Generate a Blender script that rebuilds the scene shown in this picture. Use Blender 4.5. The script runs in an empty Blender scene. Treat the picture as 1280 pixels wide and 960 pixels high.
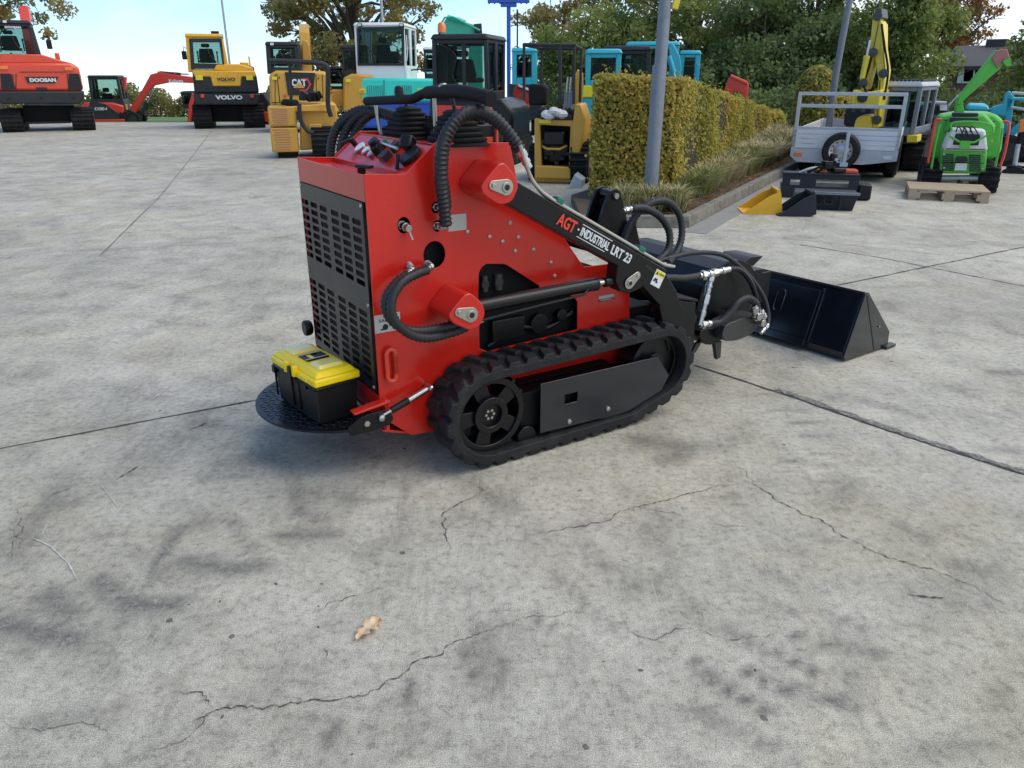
import bpy, bmesh, math, random
from mathutils import Vector, Matrix
import numpy as np
random.seed(7); rng = np.random.default_rng(7)
R = math.radians
S = bpy.context.scene
C = S.collection

# ------------------------------------------------------------------ camera
FPX, CH = 960.0, 1.5
PIT = math.atan((480-95)/960)
cam = bpy.data.objects.new('camera', bpy.data.cameras.new('camera')); C.objects.link(cam)
cam.location = (0, 0, CH); cam.rotation_euler = (math.pi/2-PIT, 0, 0)
cam.data.sensor_width = 36; cam.data.lens = 36*FPX/1280; cam.data.clip_end = 2000; cam.data.clip_start = .05
S.camera = cam
CAM = Vector((0, 0, CH))
def ray(px, py):
    a = (px-640)/FPX; b = (480-py)/FPX
    return Vector((a, math.cos(PIT)+b*math.sin(PIT), -math.sin(PIT)+b*math.cos(PIT)))
def ground(px, py, z=0):
    r = ray(px, py); return CAM + r*((z-CH)/r.z)
def atY(px, py, Y):
    r = ray(px, py); return CAM + r*(Y/r.y)

# ------------------------------------------------------------------ materials
def newmat(name):
    m = bpy.data.materials.new(name); m.use_nodes = True
    nt = m.node_tree; return m, nt, nt.nodes['Principled BSDF']
def ramp(nt, fac, stops):
    n = nt.nodes.new('ShaderNodeValToRGB'); e = n.color_ramp.elements
    while len(e) > 1: e.remove(e[-1])
    e[0].position, e[0].color = stops[0][0], (*stops[0][1], 1)
    for p, c in stops[1:]:
        q = e.new(p); q.color = (*c, 1)
    nt.links.new(fac, n.inputs[0]); return n.outputs[0]
def noise(nt, scale, detail=4, rough=.55, vec=None, dist=0):
    n = nt.nodes.new('ShaderNodeTexNoise'); n.inputs['Scale'].default_value = scale
    n.inputs['Detail'].default_value = detail; n.inputs['Roughness'].default_value = rough
    n.inputs['Distortion'].default_value = dist
    if vec is None:
        t = nt.nodes.new('ShaderNodeTexCoord'); vec = t.outputs['Object']
    nt.links.new(vec, n.inputs['Vector']); return n.outputs['Fac']
def math_(nt, op, a, b=None, clamp=False):
    n = nt.nodes.new('ShaderNodeMath'); n.operation = op; n.use_clamp = clamp
    for i, v in enumerate((a, b)):
        if v is None: continue
        if isinstance(v, (int, float)): n.inputs[i].default_value = v
        else: nt.links.new(v, n.inputs[i])
    return n.outputs[0]
def mixc(nt, fac, a, b, mode='MIX'):
    n = nt.nodes.new('ShaderNodeMix'); n.data_type = 'RGBA'; n.blend_type = mode
    for i, v in ((0, fac), (6, a), (7, b)):
        if isinstance(v, (int, float)): n.inputs[i].default_value = v
        elif isinstance(v, tuple): n.inputs[i].default_value = (*v, 1)
        else: nt.links.new(v, n.inputs[i])
    return n.outputs[2]
def bump(nt, b, h, strength=.2, dist=.01):
    n = nt.nodes.new('ShaderNodeBump'); n.inputs['Strength'].default_value = strength; n.inputs['Distance'].default_value = dist
    nt.links.new(h, n.inputs['Height']); nt.links.new(n.outputs[0], b.inputs['Normal'])
def paint(name, col, rough=.35, metal=0, coat=0, dirt=.15, dcol=(.16, .14, .11), scale=6, bmp=.02, spec=.5):
    m, nt, b = newmat(name); b.inputs['Specular IOR Level'].default_value = spec
    f = noise(nt, scale, 6, .65)
    f2 = noise(nt, scale*9, 3, .6)
    d = math_(nt, 'MULTIPLY', math_(nt, 'SUBTRACT', f, .45, True), dirt*4, True)
    c = mixc(nt, d, tuple(col), dcol)
    c = mixc(nt, math_(nt, 'MULTIPLY', f2, .25), c, tuple(x*.75 for x in col))
    nt.links.new(c, b.inputs['Base Color'])
    r = math_(nt, 'ADD', math_(nt, 'MULTIPLY', f, .25), rough-.1)
    nt.links.new(r, b.inputs['Roughness'])
    b.inputs['Metallic'].default_value = metal
    if coat: b.inputs['Coat Weight'].default_value = coat; b.inputs['Coat Roughness'].default_value = .12
    if bmp: bump(nt, b, f2, bmp, .01)
    return m
M = {}
M['red'] = paint('machine_red', (.60, .016, .008), .22, coat=.25, dirt=.03, scale=3)
M['redo'] = paint('orange_red', (.74, .060, .020), .35, coat=.3, dirt=.12)
M['redk'] = paint('excavator_red', (.66, .035, .018), .35, coat=.3, dirt=.12)
M['yel'] = paint('excavator_yellow', (.80, .42, .012), .38, coat=.2, dirt=.12)
M['cat'] = paint('ochre_yellow', (.62, .33, .035), .4, coat=.1, dirt=.18)
M['ly'] = paint('lemon_yellow', (.78, .60, .04), .42, coat=.1, dirt=.15)
M['boxy'] = paint('toolbox_yellow', (.95, .68, .0), .35, dirt=0)
M['mint'] = paint('mint_paint', (.03, .72, .56), .38, coat=.2, dirt=.08)
M['teal'] = paint('teal_paint', (.02, .42, .52), .38, coat=.2, dirt=.08)
M['tgreen'] = paint('boom_green', (.03, .46, .32), .4, coat=.2, dirt=.08)
M['blue'] = paint('royal_blue', (.012, .10, .52), .4, coat=.2, dirt=.08)
M['green'] = paint('bright_green', (.09, .50, .045), .42, coat=.1, dirt=.22)
M['white'] = paint('white_paint', (.80, .80, .78), .45, dirt=.04)
M['black'] = paint('satin_black', (.004, .004, .0048), .30, dirt=.05, dcol=(.04, .037, .033), spec=.38)
M['gloss'] = paint('gloss_black', (.008, .0095, .015), .15, coat=.4, dirt=.02, dcol=(.03, .03, .03), spec=.6)
M['dgrey'] = paint('dark_grey_paint', (.026, .028, .032), .45, dirt=.12, dcol=(.08, .075, .065), spec=.3)
M['bluegrey'] = paint('charcoal_blue', (.020, .024, .034), .5, dirt=.12, dcol=(.07, .07, .07), spec=.3)
M['grille'] = paint('grille_grey', (.016, .016, .016), .33, dirt=.03, spec=.45)
M['rubber'] = paint('track_rubber', (.009, .0095, .0105), .58, dirt=.26, dcol=(.085, .08, .072), scale=11, bmp=.35, spec=.35)
M['track'] = paint('dusty_track', (.012, .012, .012), .75, dirt=.3, dcol=(.08, .072, .06), scale=8, bmp=.3, spec=.25)
M['plast'] = paint('black_plastic', (.006, .006, .0065), .42, dirt=.04, dcol=(.03, .03, .03), bmp=.1, spec=.35)
M['hose'] = paint('hose_guard', (.017, .018, .020), .5, dirt=.08, dcol=(.05, .05, .05), bmp=.2, spec=.45)
M['foam'] = paint('foam_rubber', (.007, .007, .0075), .7, dirt=.04, dcol=(.03, .03, .03), bmp=.25, spec=.3)
M['chrome'] = paint('chrome', (.50, .50, .48), .28, metal=1, dirt=.03)
M['zinc'] = paint('zinc_plate', (.46, .44, .38), .38, metal=.8, dirt=.15, scale=20)
M['galv'] = paint('galvanised_steel', (.20, .22, .25), .55, metal=.25, dirt=.35, dcol=(.12, .13, .15), scale=12, bmp=.06)
M['galvl'] = paint('galvanised_bright', (.52, .54, .56), .5, metal=.15, dirt=.25, dcol=(.25, .26, .27), scale=8)
M['alu'] = paint('aluminium_board', (.74, .75, .76), .42, metal=.1, dirt=.06)
M['wood'] = paint('pallet_wood', (.48, .36, .23), .8, dirt=.3, dcol=(.2, .16, .12), scale=10, bmp=.2)
M['decal'] = paint('decal_white', (.72, .74, .72), .4, dirt=.03)
M['decaly'] = paint('decal_yellow', (.80, .68, .02), .4, dirt=.03)
M['decalg'] = paint('decal_silver', (.45, .47, .45), .4, dirt=.05)
M['inkred'] = paint('letter_red', (.75, .06, .03), .4, dirt=0)
M['ink'] = paint('letter_black', (.01, .01, .01), .4, dirt=0)
M['orange'] = paint('amber_lens', (.9, .20, .02), .25, coat=.5, dirt=0)
M['clearp'] = paint('clear_organiser', (.86, .72, .22), .15, coat=.5, dirt=.03)
M['greenp'] = paint('green_clip', (.01, .16, .11), .4, dirt=0)
M['void'] = paint('engine_dark', (.004, .004, .0045), .6, dirt=.1, dcol=(.02, .018, .015), spec=.2)
M['hosered'] = paint('dull_red', (.30, .03, .02), .5, dirt=.1)
M['cloth'] = paint('plastic_bag', (.65, .65, .66), .5, dirt=.1)
M['rust'] = paint('faded_red', (.42, .16, .14), .6, dirt=.3)
M['silver'] = paint('rim_silver', (.5, .5, .5), .35, metal=.7, dirt=.1)
M['cast'] = paint('cast_grey', (.07, .07, .066), .4, metal=.5, dirt=.15, scale=20)
def glass(name, tint, op):
    m = bpy.data.materials.new(name); m.use_nodes = True; nt = m.node_tree; nt.nodes.clear()
    o = nt.nodes.new('ShaderNodeOutputMaterial'); mx = nt.nodes.new('ShaderNodeMixShader')
    t = nt.nodes.new('ShaderNodeBsdfTransparent'); t.inputs[0].default_value = (*tint, 1)
    g = nt.nodes.new('ShaderNodeBsdfGlossy'); g.inputs['Roughness'].default_value = .03; g.inputs[0].default_value = (.9, .95, 1, 1)
    l = nt.nodes.new('ShaderNodeLayerWeight'); l.inputs[0].default_value = op
    nt.links.new(l.outputs['Fresnel'], mx.inputs[0]); nt.links.new(t.outputs[0], mx.inputs[1]); nt.links.new(g.outputs[0], mx.inputs[2])
    nt.links.new(mx.outputs[0], o.inputs[0]); return m
M['glass'] = glass('cab_glass', (.66, .76, .74), .14)
M['glassd'] = glass('dark_glass', (.30, .36, .36), .2)

# ------------------------------------------------------------------ mesh builder
class MB:
    def __init__(s, basis=None): s.bm = bmesh.new(); s.b = basis
    def v(s, p):
        p = Vector(p)
        return s.bm.verts.new(s.b @ p if s.b else p)
    def face(s, vs):
        try: return s.bm.faces.new(vs)
        except ValueError: return None
    def hexa(s, p):   # 8 points: bottom 4 ccw, top 4
        v = [s.v(q) for q in p]
        for f in ((3,2,1,0),(4,5,6,7),(0,1,5,4),(1,2,6,5),(2,3,7,6),(3,0,4,7)): s.face([v[i] for i in f])
        return s
    def box(s, x0, x1, y0, y1, z0, z1):
        return s.hexa([(x0,y0,z0),(x1,y0,z0),(x1,y1,z0),(x0,y1,z0),(x0,y0,z1),(x1,y0,z1),(x1,y1,z1),(x0,y1,z1)])
    def cbox(s, c, d, rx=0, ry=0, rz=0):
        m = Matrix.Translation(c) @ Matrix.Rotation(rz,4,'Z') @ Matrix.Rotation(ry,4,'Y') @ Matrix.Rotation(rx,4,'X')
        h = [x/2 for x in d]
        return s.hexa([m @ Vector(q) for q in ((-h[0],-h[1],-h[2]),(h[0],-h[1],-h[2]),(h[0],h[1],-h[2]),(-h[0],h[1],-h[2]),
              (-h[0],-h[1],h[2]),(h[0],-h[1],h[2]),(h[0],h[1],h[2]),(-h[0],h[1],h[2]))])
    def prism(s, poly, a0, a1, ax='y', poly2=None):
        f = {'y': lambda p, a: (p[0], a, p[1]), 'x': lambda p, a: (a, p[0], p[1]), 'z': lambda p, a: (p[0], p[1], a)}[ax]
        A = [s.v(f(p, a0)) for p in poly]; B = [s.v(f(p, a1)) for p in (poly2 or poly)]
        n = len(poly)
        s.face(A); s.face(B[::-1])
        for i in range(n): s.face([A[i], B[i], B[(i+1)%n], A[(i+1)%n]])
        return s
    def plate(s, outer, holes, a0, a1, ax='y'):
        f = {'y': lambda p, a: (p[0], a, p[1]), 'x': lambda p, a: (a, p[0], p[1]), 'z': lambda p, a: (p[0], p[1], a)}[ax]
        t = bmesh.new(); edges = []
        for lp in [outer]+holes:
            vs = [t.verts.new((p[0], p[1], 0)) for p in lp]
            edges += [t.edges.new((vs[i], vs[(i+1)%len(vs)])) for i in range(len(vs))]
        bmesh.ops.triangle_fill(t, use_beauty=True, use_dissolve=False, edges=edges)
        t.verts.index_update()
        co = [v.co.copy() for v in t.verts]; fs = [[v.index for v in q.verts] for q in t.faces]
        bd = [(e.verts[0].index, e.verts[1].index) for e in t.edges if len(e.link_faces) == 1]
        t.free()
        A = [s.v(f(c, a0)) for c in co]; B = [s.v(f(c, a1)) for c in co]
        for q in fs: s.face([A[i] for i in q]); s.face([B[i] for i in q[::-1]])
        for i, j in bd: s.face([A[i], A[j], B[j], B[i]])
        return s
    def tube(s, pts, r, seg=10, cap=True, ribs=None):
        pts = [Vector(p) for p in pts]; rings = []; n = len(pts)
        up = None
        for i, p in enumerate(pts):
            d = (pts[min(i+1, n-1)]-pts[max(i-1, 0)]).normalized()
            if up is None:
                up = Vector((0,0,1)) if abs(d.z) < .9 else Vector((1,0,0))
            a = d.cross(up).normalized(); b = a.cross(d).normalized(); up = b
            rr = r[i] if isinstance(r, (list, tuple)) else r
            if ribs: rr = rr*(1+(ribs if i % 2 else -ribs))
            rings.append([s.v(p+a*rr*math.cos(2*math.pi*k/seg)+b*rr*math.sin(2*math.pi*k/seg)) for k in range(seg)])
        for i in range(n-1):
            for k in range(seg):
                s.face([rings[i][k], rings[i][(k+1)%seg], rings[i+1][(k+1)%seg], rings[i+1][k]])
        if cap: s.face(rings[0][::-1]); s.face(rings[-1])
        return s
    def cyl(s, p0, p1, r, seg=16, r2=None): return s.tube([p0, p1], [r, r if r2 is None else r2], seg)
    def lathe(s, prof, origin=(0,0,0), axis='z', seg=24, cap=True):
        o = Vector(origin)
        fx = {'z': lambda r,h,a:(r*math.cos(a), r*math.sin(a), h), 'y': lambda r,h,a:(r*math.cos(a), h, r*math.sin(a)), 'x': lambda r,h,a:(h, r*math.cos(a), r*math.sin(a))}[axis]
        rings = [[s.v(o+Vector(fx(r, h, 2*math.pi*k/seg))) for k in range(seg)] for r, h in prof]
        for i in range(len(prof)-1):
            for k in range(seg): s.face([rings[i][k], rings[i][(k+1)%seg], rings[i+1][(k+1)%seg], rings[i+1][k]])
        if cap: s.face(rings[0][::-1]); s.face(rings[-1])
        return s
    def build(s, name, mat, parent=None, bev=0, smooth=35):
        bm = s.bm
        bmesh.ops.recalc_face_normals(bm, faces=bm.faces)
        me = bpy.data.meshes.new(name); bm.to_mesh(me); bm.free()
        for m in (mat if isinstance(mat, (list, tuple)) else [mat]): me.materials.append(m)
        o = bpy.data.objects.new(name, me); C.objects.link(o)
        if parent: o.parent = parent
        if smooth:
            me.shade_smooth()
            try: me.set_sharp_from_angle(angle=R(smooth))
            except Exception: pass
        if bev:
            b = o.modifiers.new('bevel', 'BEVEL'); b.width = bev; b.segments = 2; b.limit_method = 'ANGLE'; b.angle_limit = R(35); b.harden_normals = False
        return o
def each(mb, name, mat, parent=None, bev=0, smooth=35):
    """build every loose piece of mb as a part of its own"""
    bm = mb.bm; bm.verts.ensure_lookup_table(); seen = set(); out = []
    for v0 in bm.verts:
        if v0 in seen: continue
        st = [v0]; isl = []; seen.add(v0)
        while st:
            v = st.pop(); isl.append(v)
            for e in v.link_edges:
                q = e.other_vert(v)
                if q not in seen: seen.add(q); st.append(q)
        n = MB(); mp = {v: n.bm.verts.new(v.co) for v in isl}; fs = {f for v in isl for f in v.link_faces}
        for f in sorted(fs, key=lambda f: f.index):
            try: n.bm.faces.new([mp[v] for v in f.verts])
            except ValueError: pass
        out.append(n.build(name, mat, parent, bev, smooth))
    bm.free(); return out
def spline(pts, n=12):
    P = [Vector(p) for p in pts]; P = [P[0]*2-P[1]]+P+[P[-1]*2-P[-2]]; out = []
    for i in range(1, len(P)-2):
        for k in range(n):
            t = k/n; a, b, c, d = P[i-1:i+3]
            out.append(.5*((2*b)+(c-a)*t+(2*a-5*b+4*c-d)*t*t+(3*b-a-3*c+d)*t**3))
    out.append(P[-2]); return out
def resample(pts, step):
    out = [pts[0]]; acc = 0
    for a, b in zip(pts, pts[1:]):
        L = (b-a).length
        while acc+L >= step and L > 1e-9:
            t = (step-acc)/L; a = a.lerp(b, t); out.append(a.copy()); L = (b-a).length; acc = 0
        acc += L
    return out
def tag(o, label=None, cat=None, group=None, kind=None):
    if label: o['label'] = label
    if cat: o['category'] = cat
    if group: o['group'] = group
    if kind: o['kind'] = kind
    return o
def thing(name, label, cat, loc=(0,0,0), rz=0, group=None):
    o = bpy.data.objects.new(name, None); C.objects.link(o); o.empty_display_size = .2
    o.location = loc; o.rotation_euler = (0, 0, rz)
    return tag(o, label, cat, group)
def lettering(txt, mat, parent, mtx, w, h, bold=.0, name='lettering', ext=.002, shear=0, space=1):
    cu = bpy.data.curves.new(name, 'FONT'); cu.body = txt; cu.size = 1; cu.extrude = .01; cu.offset = bold
    cu.align_x = 'CENTER'; cu.align_y = 'CENTER'; cu.shear = shear; cu.space_character = space; cu.resolution_u = 3
    t = bpy.data.objects.new('tmp', cu); C.objects.link(t)
    bpy.context.view_layer.update()
    me = bpy.data.meshes.new_from_object(t.evaluated_get(bpy.context.evaluated_depsgraph_get()))
    bpy.data.objects.remove(t)
    xs = [v.co.x for v in me.vertices]; ys = [v.co.y for v in me.vertices]; zs = [v.co.z for v in me.vertices]
    me.transform(mtx @ Matrix.Diagonal((w/(max(xs)-min(xs)), h/(max(ys)-min(ys)), ext/max(zs), 1)) @ Matrix.Translation((-(max(xs)+min(xs))/2, -(max(ys)+min(ys))/2, 0))); me.materials.clear(); me.materials.append(mat); me.name = name
    o = bpy.data.objects.new(name, me); C.objects.link(o); o.parent = parent
    return o
def basis(o, x, y):   # plane axes -> matrix, z = x cross y
    x = Vector(x).normalized(); y = Vector(y).normalized(); z = x.cross(y)
    return Matrix(((x.x,y.x,z.x,o[0]),(x.y,y.y,z.y,o[1]),(x.z,y.z,z.z,o[2]),(0,0,0,1)))
def circ(cx, cz, r, n=20, rz=None):
    return [(cx+r*math.cos(2*math.pi*k/n), cz+(rz or r)*math.sin(2*math.pi*k/n)) for k in range(n)]

# ------------------------------------------------------------------ ground
def terrain(y):
    if y < 28: return 0.
    if y < 90: return -(y-28)*.0437
    return -2.709-(y-90)*.05
def polyw(pts): return [np.array(ground(*p)[:2]) for p in pts]
def dseg(X, Y, pts):
    best = np.full(X.shape, 1e9)
    for a, b in zip(pts, pts[1:]):
        d = b-a; L = max((d@d), 1e-9)
        t = np.clip(((X-a[0])*d[0]+(Y-a[1])*d[1])/L, 0, 1)
        best = np.minimum(best, np.hypot(X-a[0]-t*d[0], Y-a[1]-t*d[1]))
    return best
xs = np.concatenate([np.linspace(-500, -20, 12), np.linspace(-16, -7, 10), np.arange(-6.5, 7.5, .035), np.linspace(8, 20, 12), np.linspace(30, 500, 12)])
ys = np.concatenate([[-60, -20, -8, -3, -1], np.arange(0, 7.2, .035), np.arange(7.4, 28, .5), np.linspace(28, 62, 30), [75, 90, 110, 200, 400, 900]])
X, Y = np.meshgrid(xs, ys)
stain = np.zeros(X.shape)
smears = [  # (pixels on the floor, half width m, strength): rubber scuffs and oil stains with shapes of their own
 ([(222,662),(200,700),(190,725)], .035, .8), ([(125,725),(160,755),(220,755)], .05, .9), ([(175,690),(215,730)], .03, .4),
 ([(0,780),(50,790),(90,800)], .05, .9), ([(60,745),(90,770)], .05, .8), ([(230,700),(280,712),(330,708)], .045, .8),
 ([(290,650),(315,690)], .03, .6), ([(340,670),(420,668)], .035, .7), ([(370,600),(372,640),(400,648)], .03, .6),
 ([(430,625),(480,625)], .03, .5), ([(505,600),(510,640),(500,650)], .02, .5), ([(250,600),(310,595)], .02, .5),
 ([(508,850),(515,890)], .02, .8), ([(410,900),(415,940)], .02, .8), ([(580,810),(590,840)], .02, .7), ([(626,825),(634,850)], .02, .6),
 ([(672,770),(690,790)], .02, .7), ([(905,785),(950,810),(1020,840)], .018, 1.0), ([(870,830),(905,860),(965,892)], .022, 1.0),
 ([(938,840),(980,862),(1070,882)], .022, 1.0), ([(990,795),(1060,812),(1105,815)], .014, .9), ([(870,885),(930,920),(990,940)], .02, .7),
 ([(740,700),(760,715)], .03, .5), ([(730,680),(800,735)], .02, .5), ([(690,720),(770,790)], .02, .5),
 ([(960,512),(1010,512)], .018, .6), ([(990,528),(1050,530)], .018, .6), ([(1000,545),(1050,547)], .018, .6), ([(975,575),(1040,582)], .02, .6), ([(1010,565),(1050,570)], .018, .6),
 ([(1010,600),(1050,603)], .018, .5), ([(1020,630),(1060,640)], .02, .5), ([(955,750),(1000,770)], .018, .6), ([(1040,770),(1090,790)], .02, .6), ([(1000,670),(1060,680)], .02, .5),
 ([(1120,655),(1160,675)], .03, .6), ([(1190,705),(1230,715)], .04, .6), ([(1080,500),(1150,520)], .05, .5), ([(1220,560),(1280,565)], .04, .5), ([(1240,465),(1275,466)], .05, .7),
 ([(800,550),(860,560)], .08, .65), ([(830,575),(850,570)], .06, .5), ([(1150,940),(1230,930)], .04, .5),
 ([(40,905),(140,890)], .05, .4), ([(60,620),(20,700)], .05, .4), ([(250,530),(340,540),(460,565)], .05, .4), ([(420,560),(560,590),(640,640)], .05, .35)]
for pts, w, k in smears:
    d = dseg(X, Y, polyw(pts)); stain = np.maximum(stain, k*np.exp(-(d/w)**2*1.3))
scr = np.zeros(X.shape)
verts = [(float(x), float(y), terrain(float(y))) for y in ys for x in xs]
nx, ny = len(xs), len(ys)
faces = [(j*nx+i, j*nx+i+1, (j+1)*nx+i+1, (j+1)*nx+i) for j in range(ny-1) for i in range(nx-1)]
me = bpy.data.meshes.new('ground'); me.from_pydata(verts, [], faces)
at = me.attributes.new('stain', 'FLOAT', 'POINT'); at.data.foreach_set('value', stain.ravel().astype(np.float32))
mi = np.array([1 if ys[j] > 28.9 else 0 for j in range(ny-1) for i in range(nx-1)], dtype=np.int32)
me.polygons.foreach_set('material_index', mi)
m, nt, b = newmat('worn_concrete')
tc = nt.nodes.new('ShaderNodeTexCoord'); ob = tc.outputs['Object']
def mapped(sc, rot=0):
    n = nt.nodes.new('ShaderNodeMapping'); n.inputs['Scale'].default_value = sc; n.inputs['Rotation'].default_value = (0, 0, rot)
    nt.links.new(ob, n.inputs['Vector']); return n.outputs[0]
n1 = noise(nt, .7, 10, .62, ob, .5); n2 = noise(nt, 3.2, 12, .74, ob, .3); n3 = noise(nt, 330, 2, .6, ob); n4 = noise(nt, 34, 6, .78, ob)
st1 = noise(nt, 1.8, 12, .78, mapped((1.7, .8, 1), R(-62)), .8)
st2 = noise(nt, 2.6, 12, .8, mapped((2.4, .9, 1), R(35)), .8)
c = ramp(nt, n1, [(.3, (.368, .340, .266)), (.5, (.440, .410, .330)), (.7, (.512, .482, .396))])
n0 = noise(nt, .32, 5, .62, ob, .8); n5 = noise(nt, .9, 6, .7, mapped((1, 1, 1), 2.), .8)
c = mixc(nt, .9, c, ramp(nt, n0, [(.34, (.90, .90, .89)), (.5, (1, 1, 1)), (.64, (1.09, 1.09, 1.08))]), 'MULTIPLY')
c = mixc(nt, .8, c, ramp(nt, n5, [(.36, (.93, .94, .95)), (.5, (1, 1, 1)), (.64, (1.04, 1.01, .93))]), 'MULTIPLY')
c = mixc(nt, .85, c, ramp(nt, n2, [(.34, (.55, .545, .53)), (.45, (.84, .84, .83)), (.55, (1, 1, 1)), (.68, (1.14, 1.14, 1.13))]), 'MULTIPLY')
c = mixc(nt, .7, c, ramp(nt, st1, [(.34, (.66, .66, .66)), (.47, (.97, .97, .97)), (.7, (1.14, 1.14, 1.13))]), 'MULTIPLY')
c = mixc(nt, .55, c, ramp(nt, st2, [(.34, (.68, .68, .68)), (.47, (1, 1, 1)), (.75, (1.12, 1.12, 1.12))]), 'MULTIPLY')
c = mixc(nt, .8, c, ramp(nt, n4, [(.36, (.55, .54, .52)), (.47, (.96, .96, .96)), (.62, (1.2, 1.2, 1.19))]), 'MULTIPLY')
c = mixc(nt, .9, c, ramp(nt, n3, [(.30, (.42, .41, .39)), (.5, (1, 1, 1)), (.68, (1.6, 1.6, 1.58))]), 'MULTIPLY')
# fine directional scratches
st3 = noise(nt, 5., 3, .6, mapped((40, 1.2, 1), R(-58)), .2)
c = mixc(nt, math_(nt, 'MULTIPLY', math_(nt, 'SUBTRACT', st3, .61, True), 3.5, True), c, (.66, .64, .59))
st4 = noise(nt, 5., 3, .6, mapped((34, 1.6, 1), R(70)), .2)
c = mixc(nt, math_(nt, 'MULTIPLY', math_(nt, 'SUBTRACT', st4, .63, True), 3.5, True), c, (.64, .62, .57))
# pits
vo = nt.nodes.new('ShaderNodeTexVoronoi'); vo.inputs['Scale'].default_value = 4.2; nt.links.new(ob, vo.inputs['Vector'])
pit = math_(nt, 'MULTIPLY', math_(nt, 'LESS_THAN', math_(nt, 'ADD', vo.outputs['Distance'], math_(nt, 'MULTIPLY', n4, .08)), .085), math_(nt, 'GREATER_THAN', noise(nt, 1.9, 2, .5, ob), .50))
c = mixc(nt, math_(nt, 'MULTIPLY', pit, .75), c, (.05, .045, .04))
# rust brown tints
c = mixc(nt, math_(nt, 'MULTIPLY', math_(nt, 'SUBTRACT', noise(nt, 1.3, 5, .7, mapped((1, 1, 1), 1.)), .58, True), 2.2, True), c, (.34, .27, .19))
an = nt.nodes.new('ShaderNodeAttribute'); an.attribute_name = 'stain'
sm = math_(nt, 'MULTIPLY', an.outputs['Fac'], math_(nt, 'MULTIPLY', math_(nt, 'SUBTRACT', noise(nt, 48, 7, .85, ob, 1.), .31, True), 5., True), True)
c = mixc(nt, math_(nt, 'MULTIPLY', sm, .88), c, (.060, .056, .052))
nt.links.new(c, b.inputs['Base Color'])
nt.links.new(math_(nt, 'ADD', math_(nt, 'MULTIPLY', n2, .3), .58), b.inputs['Roughness'])
bump(nt, b, math_(nt, 'ADD', math_(nt, 'MULTIPLY', n3, .5), math_(nt, 'ADD', n4, math_(nt, 'MULTIPLY', pit, -1))), .35, .006)
M['conc'] = m
m, nt, b = newmat('field_grass'); f = noise(nt, .25, 6); nt.links.new(ramp(nt, f, [(.3, (.06, .12, .02)), (.7, (.12, .20, .04))]), b.inputs['Base Color']); b.inputs['Roughness'].default_value = .9
M['field'] = m
for k in ('conc', 'field'): me.materials.append(M[k])
g = bpy.data.objects.new('ground', me); C.objects.link(g); tag(g, kind='structure')
M['joint'] = paint('joint_dark', (.055, .050, .043), .9, dirt=.7, dcol=(.20, .18, .155), scale=30, bmp=.3)
M['jointr'] = paint('joint_rubble', (.16, .15, .13), .9, dirt=1.2, dcol=(.40, .38, .34), scale=60, bmp=.5)
M['jointl'] = paint('joint_pale', (.19, .175, .15), .9, dirt=.6, dcol=(.3, .28, .24), scale=10)
M['scratch'] = paint('scrape_white', (.56, .54, .50), .8, dirt=.3, scale=30)
M['mark'] = paint('dark_mark', (.07, .065, .06), .9, dirt=.5, scale=30)
def strip(name, pix, w, mat, jit=0., wj=.5, z=.003, step=.05, taper=False, sub=1):
    pts = [ground(*p) for p in pix]
    L = resample([Vector(p) for p in pts], step)
    mb = MB(); prev = None; off = 0; n = len(L)
    for i, p in enumerate(L):
        d = (L[min(i+1, n-1)]-L[max(i-1, 0)]).normalized(); nn = Vector((-d.y, d.x, 0))
        off = off*.85+random.gauss(0, 1)*jit
        ww = w*(1+random.uniform(-wj, wj))/2
        if taper: ww *= min(1, .25+3*min(i, n-1-i)/n)
        q = p+nn*off; a = mb.v((q.x+nn.x*ww, q.y+nn.y*ww, z)); c_ = mb.v((q.x-nn.x*ww, q.y-nn.y*ww, z))
        if prev: mb.face([prev[0], a, c_, prev[1]])
        prev = (a, c_)
    o = mb.build(name, mat, smooth=0); tag(o, kind='structure'); return o
strip('expansion_joint', [(-60,574),(0,561),(328,499),(470,468)], .011, M['joint'], .0008)
strip('expansion_joint', [(868,457),(1000,500),(1100,535),(1200,568),(1340,612)], .014, M['joint'], .0015)
strip('expansion_joint', [(970,487),(1100,533),(1200,566),(1340,610)], .035, M['jointr'], .002, .55, z=.0045, step=.025)
strip('expansion_joint', [(1030,360),(1280,309),(1400,286)], .014, M['joint'], .001)
strip('expansion_joint', [(1000,306),(1100,322),(1165,335),(1290,360)], .012, M['joint'], .001)
strip('expansion_joint', [(125,320),(200,246),(240,196),(265,163)], .016, M['jointl'], .001, step=.2)
strip('expansion_joint', [(-40,322),(130,312),(370,300)], .006, M['jointl'], .001)
strip('expansion_joint', [(870,290),(1000,300),(1280,330)], .006, M['joint'], .001)
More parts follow.
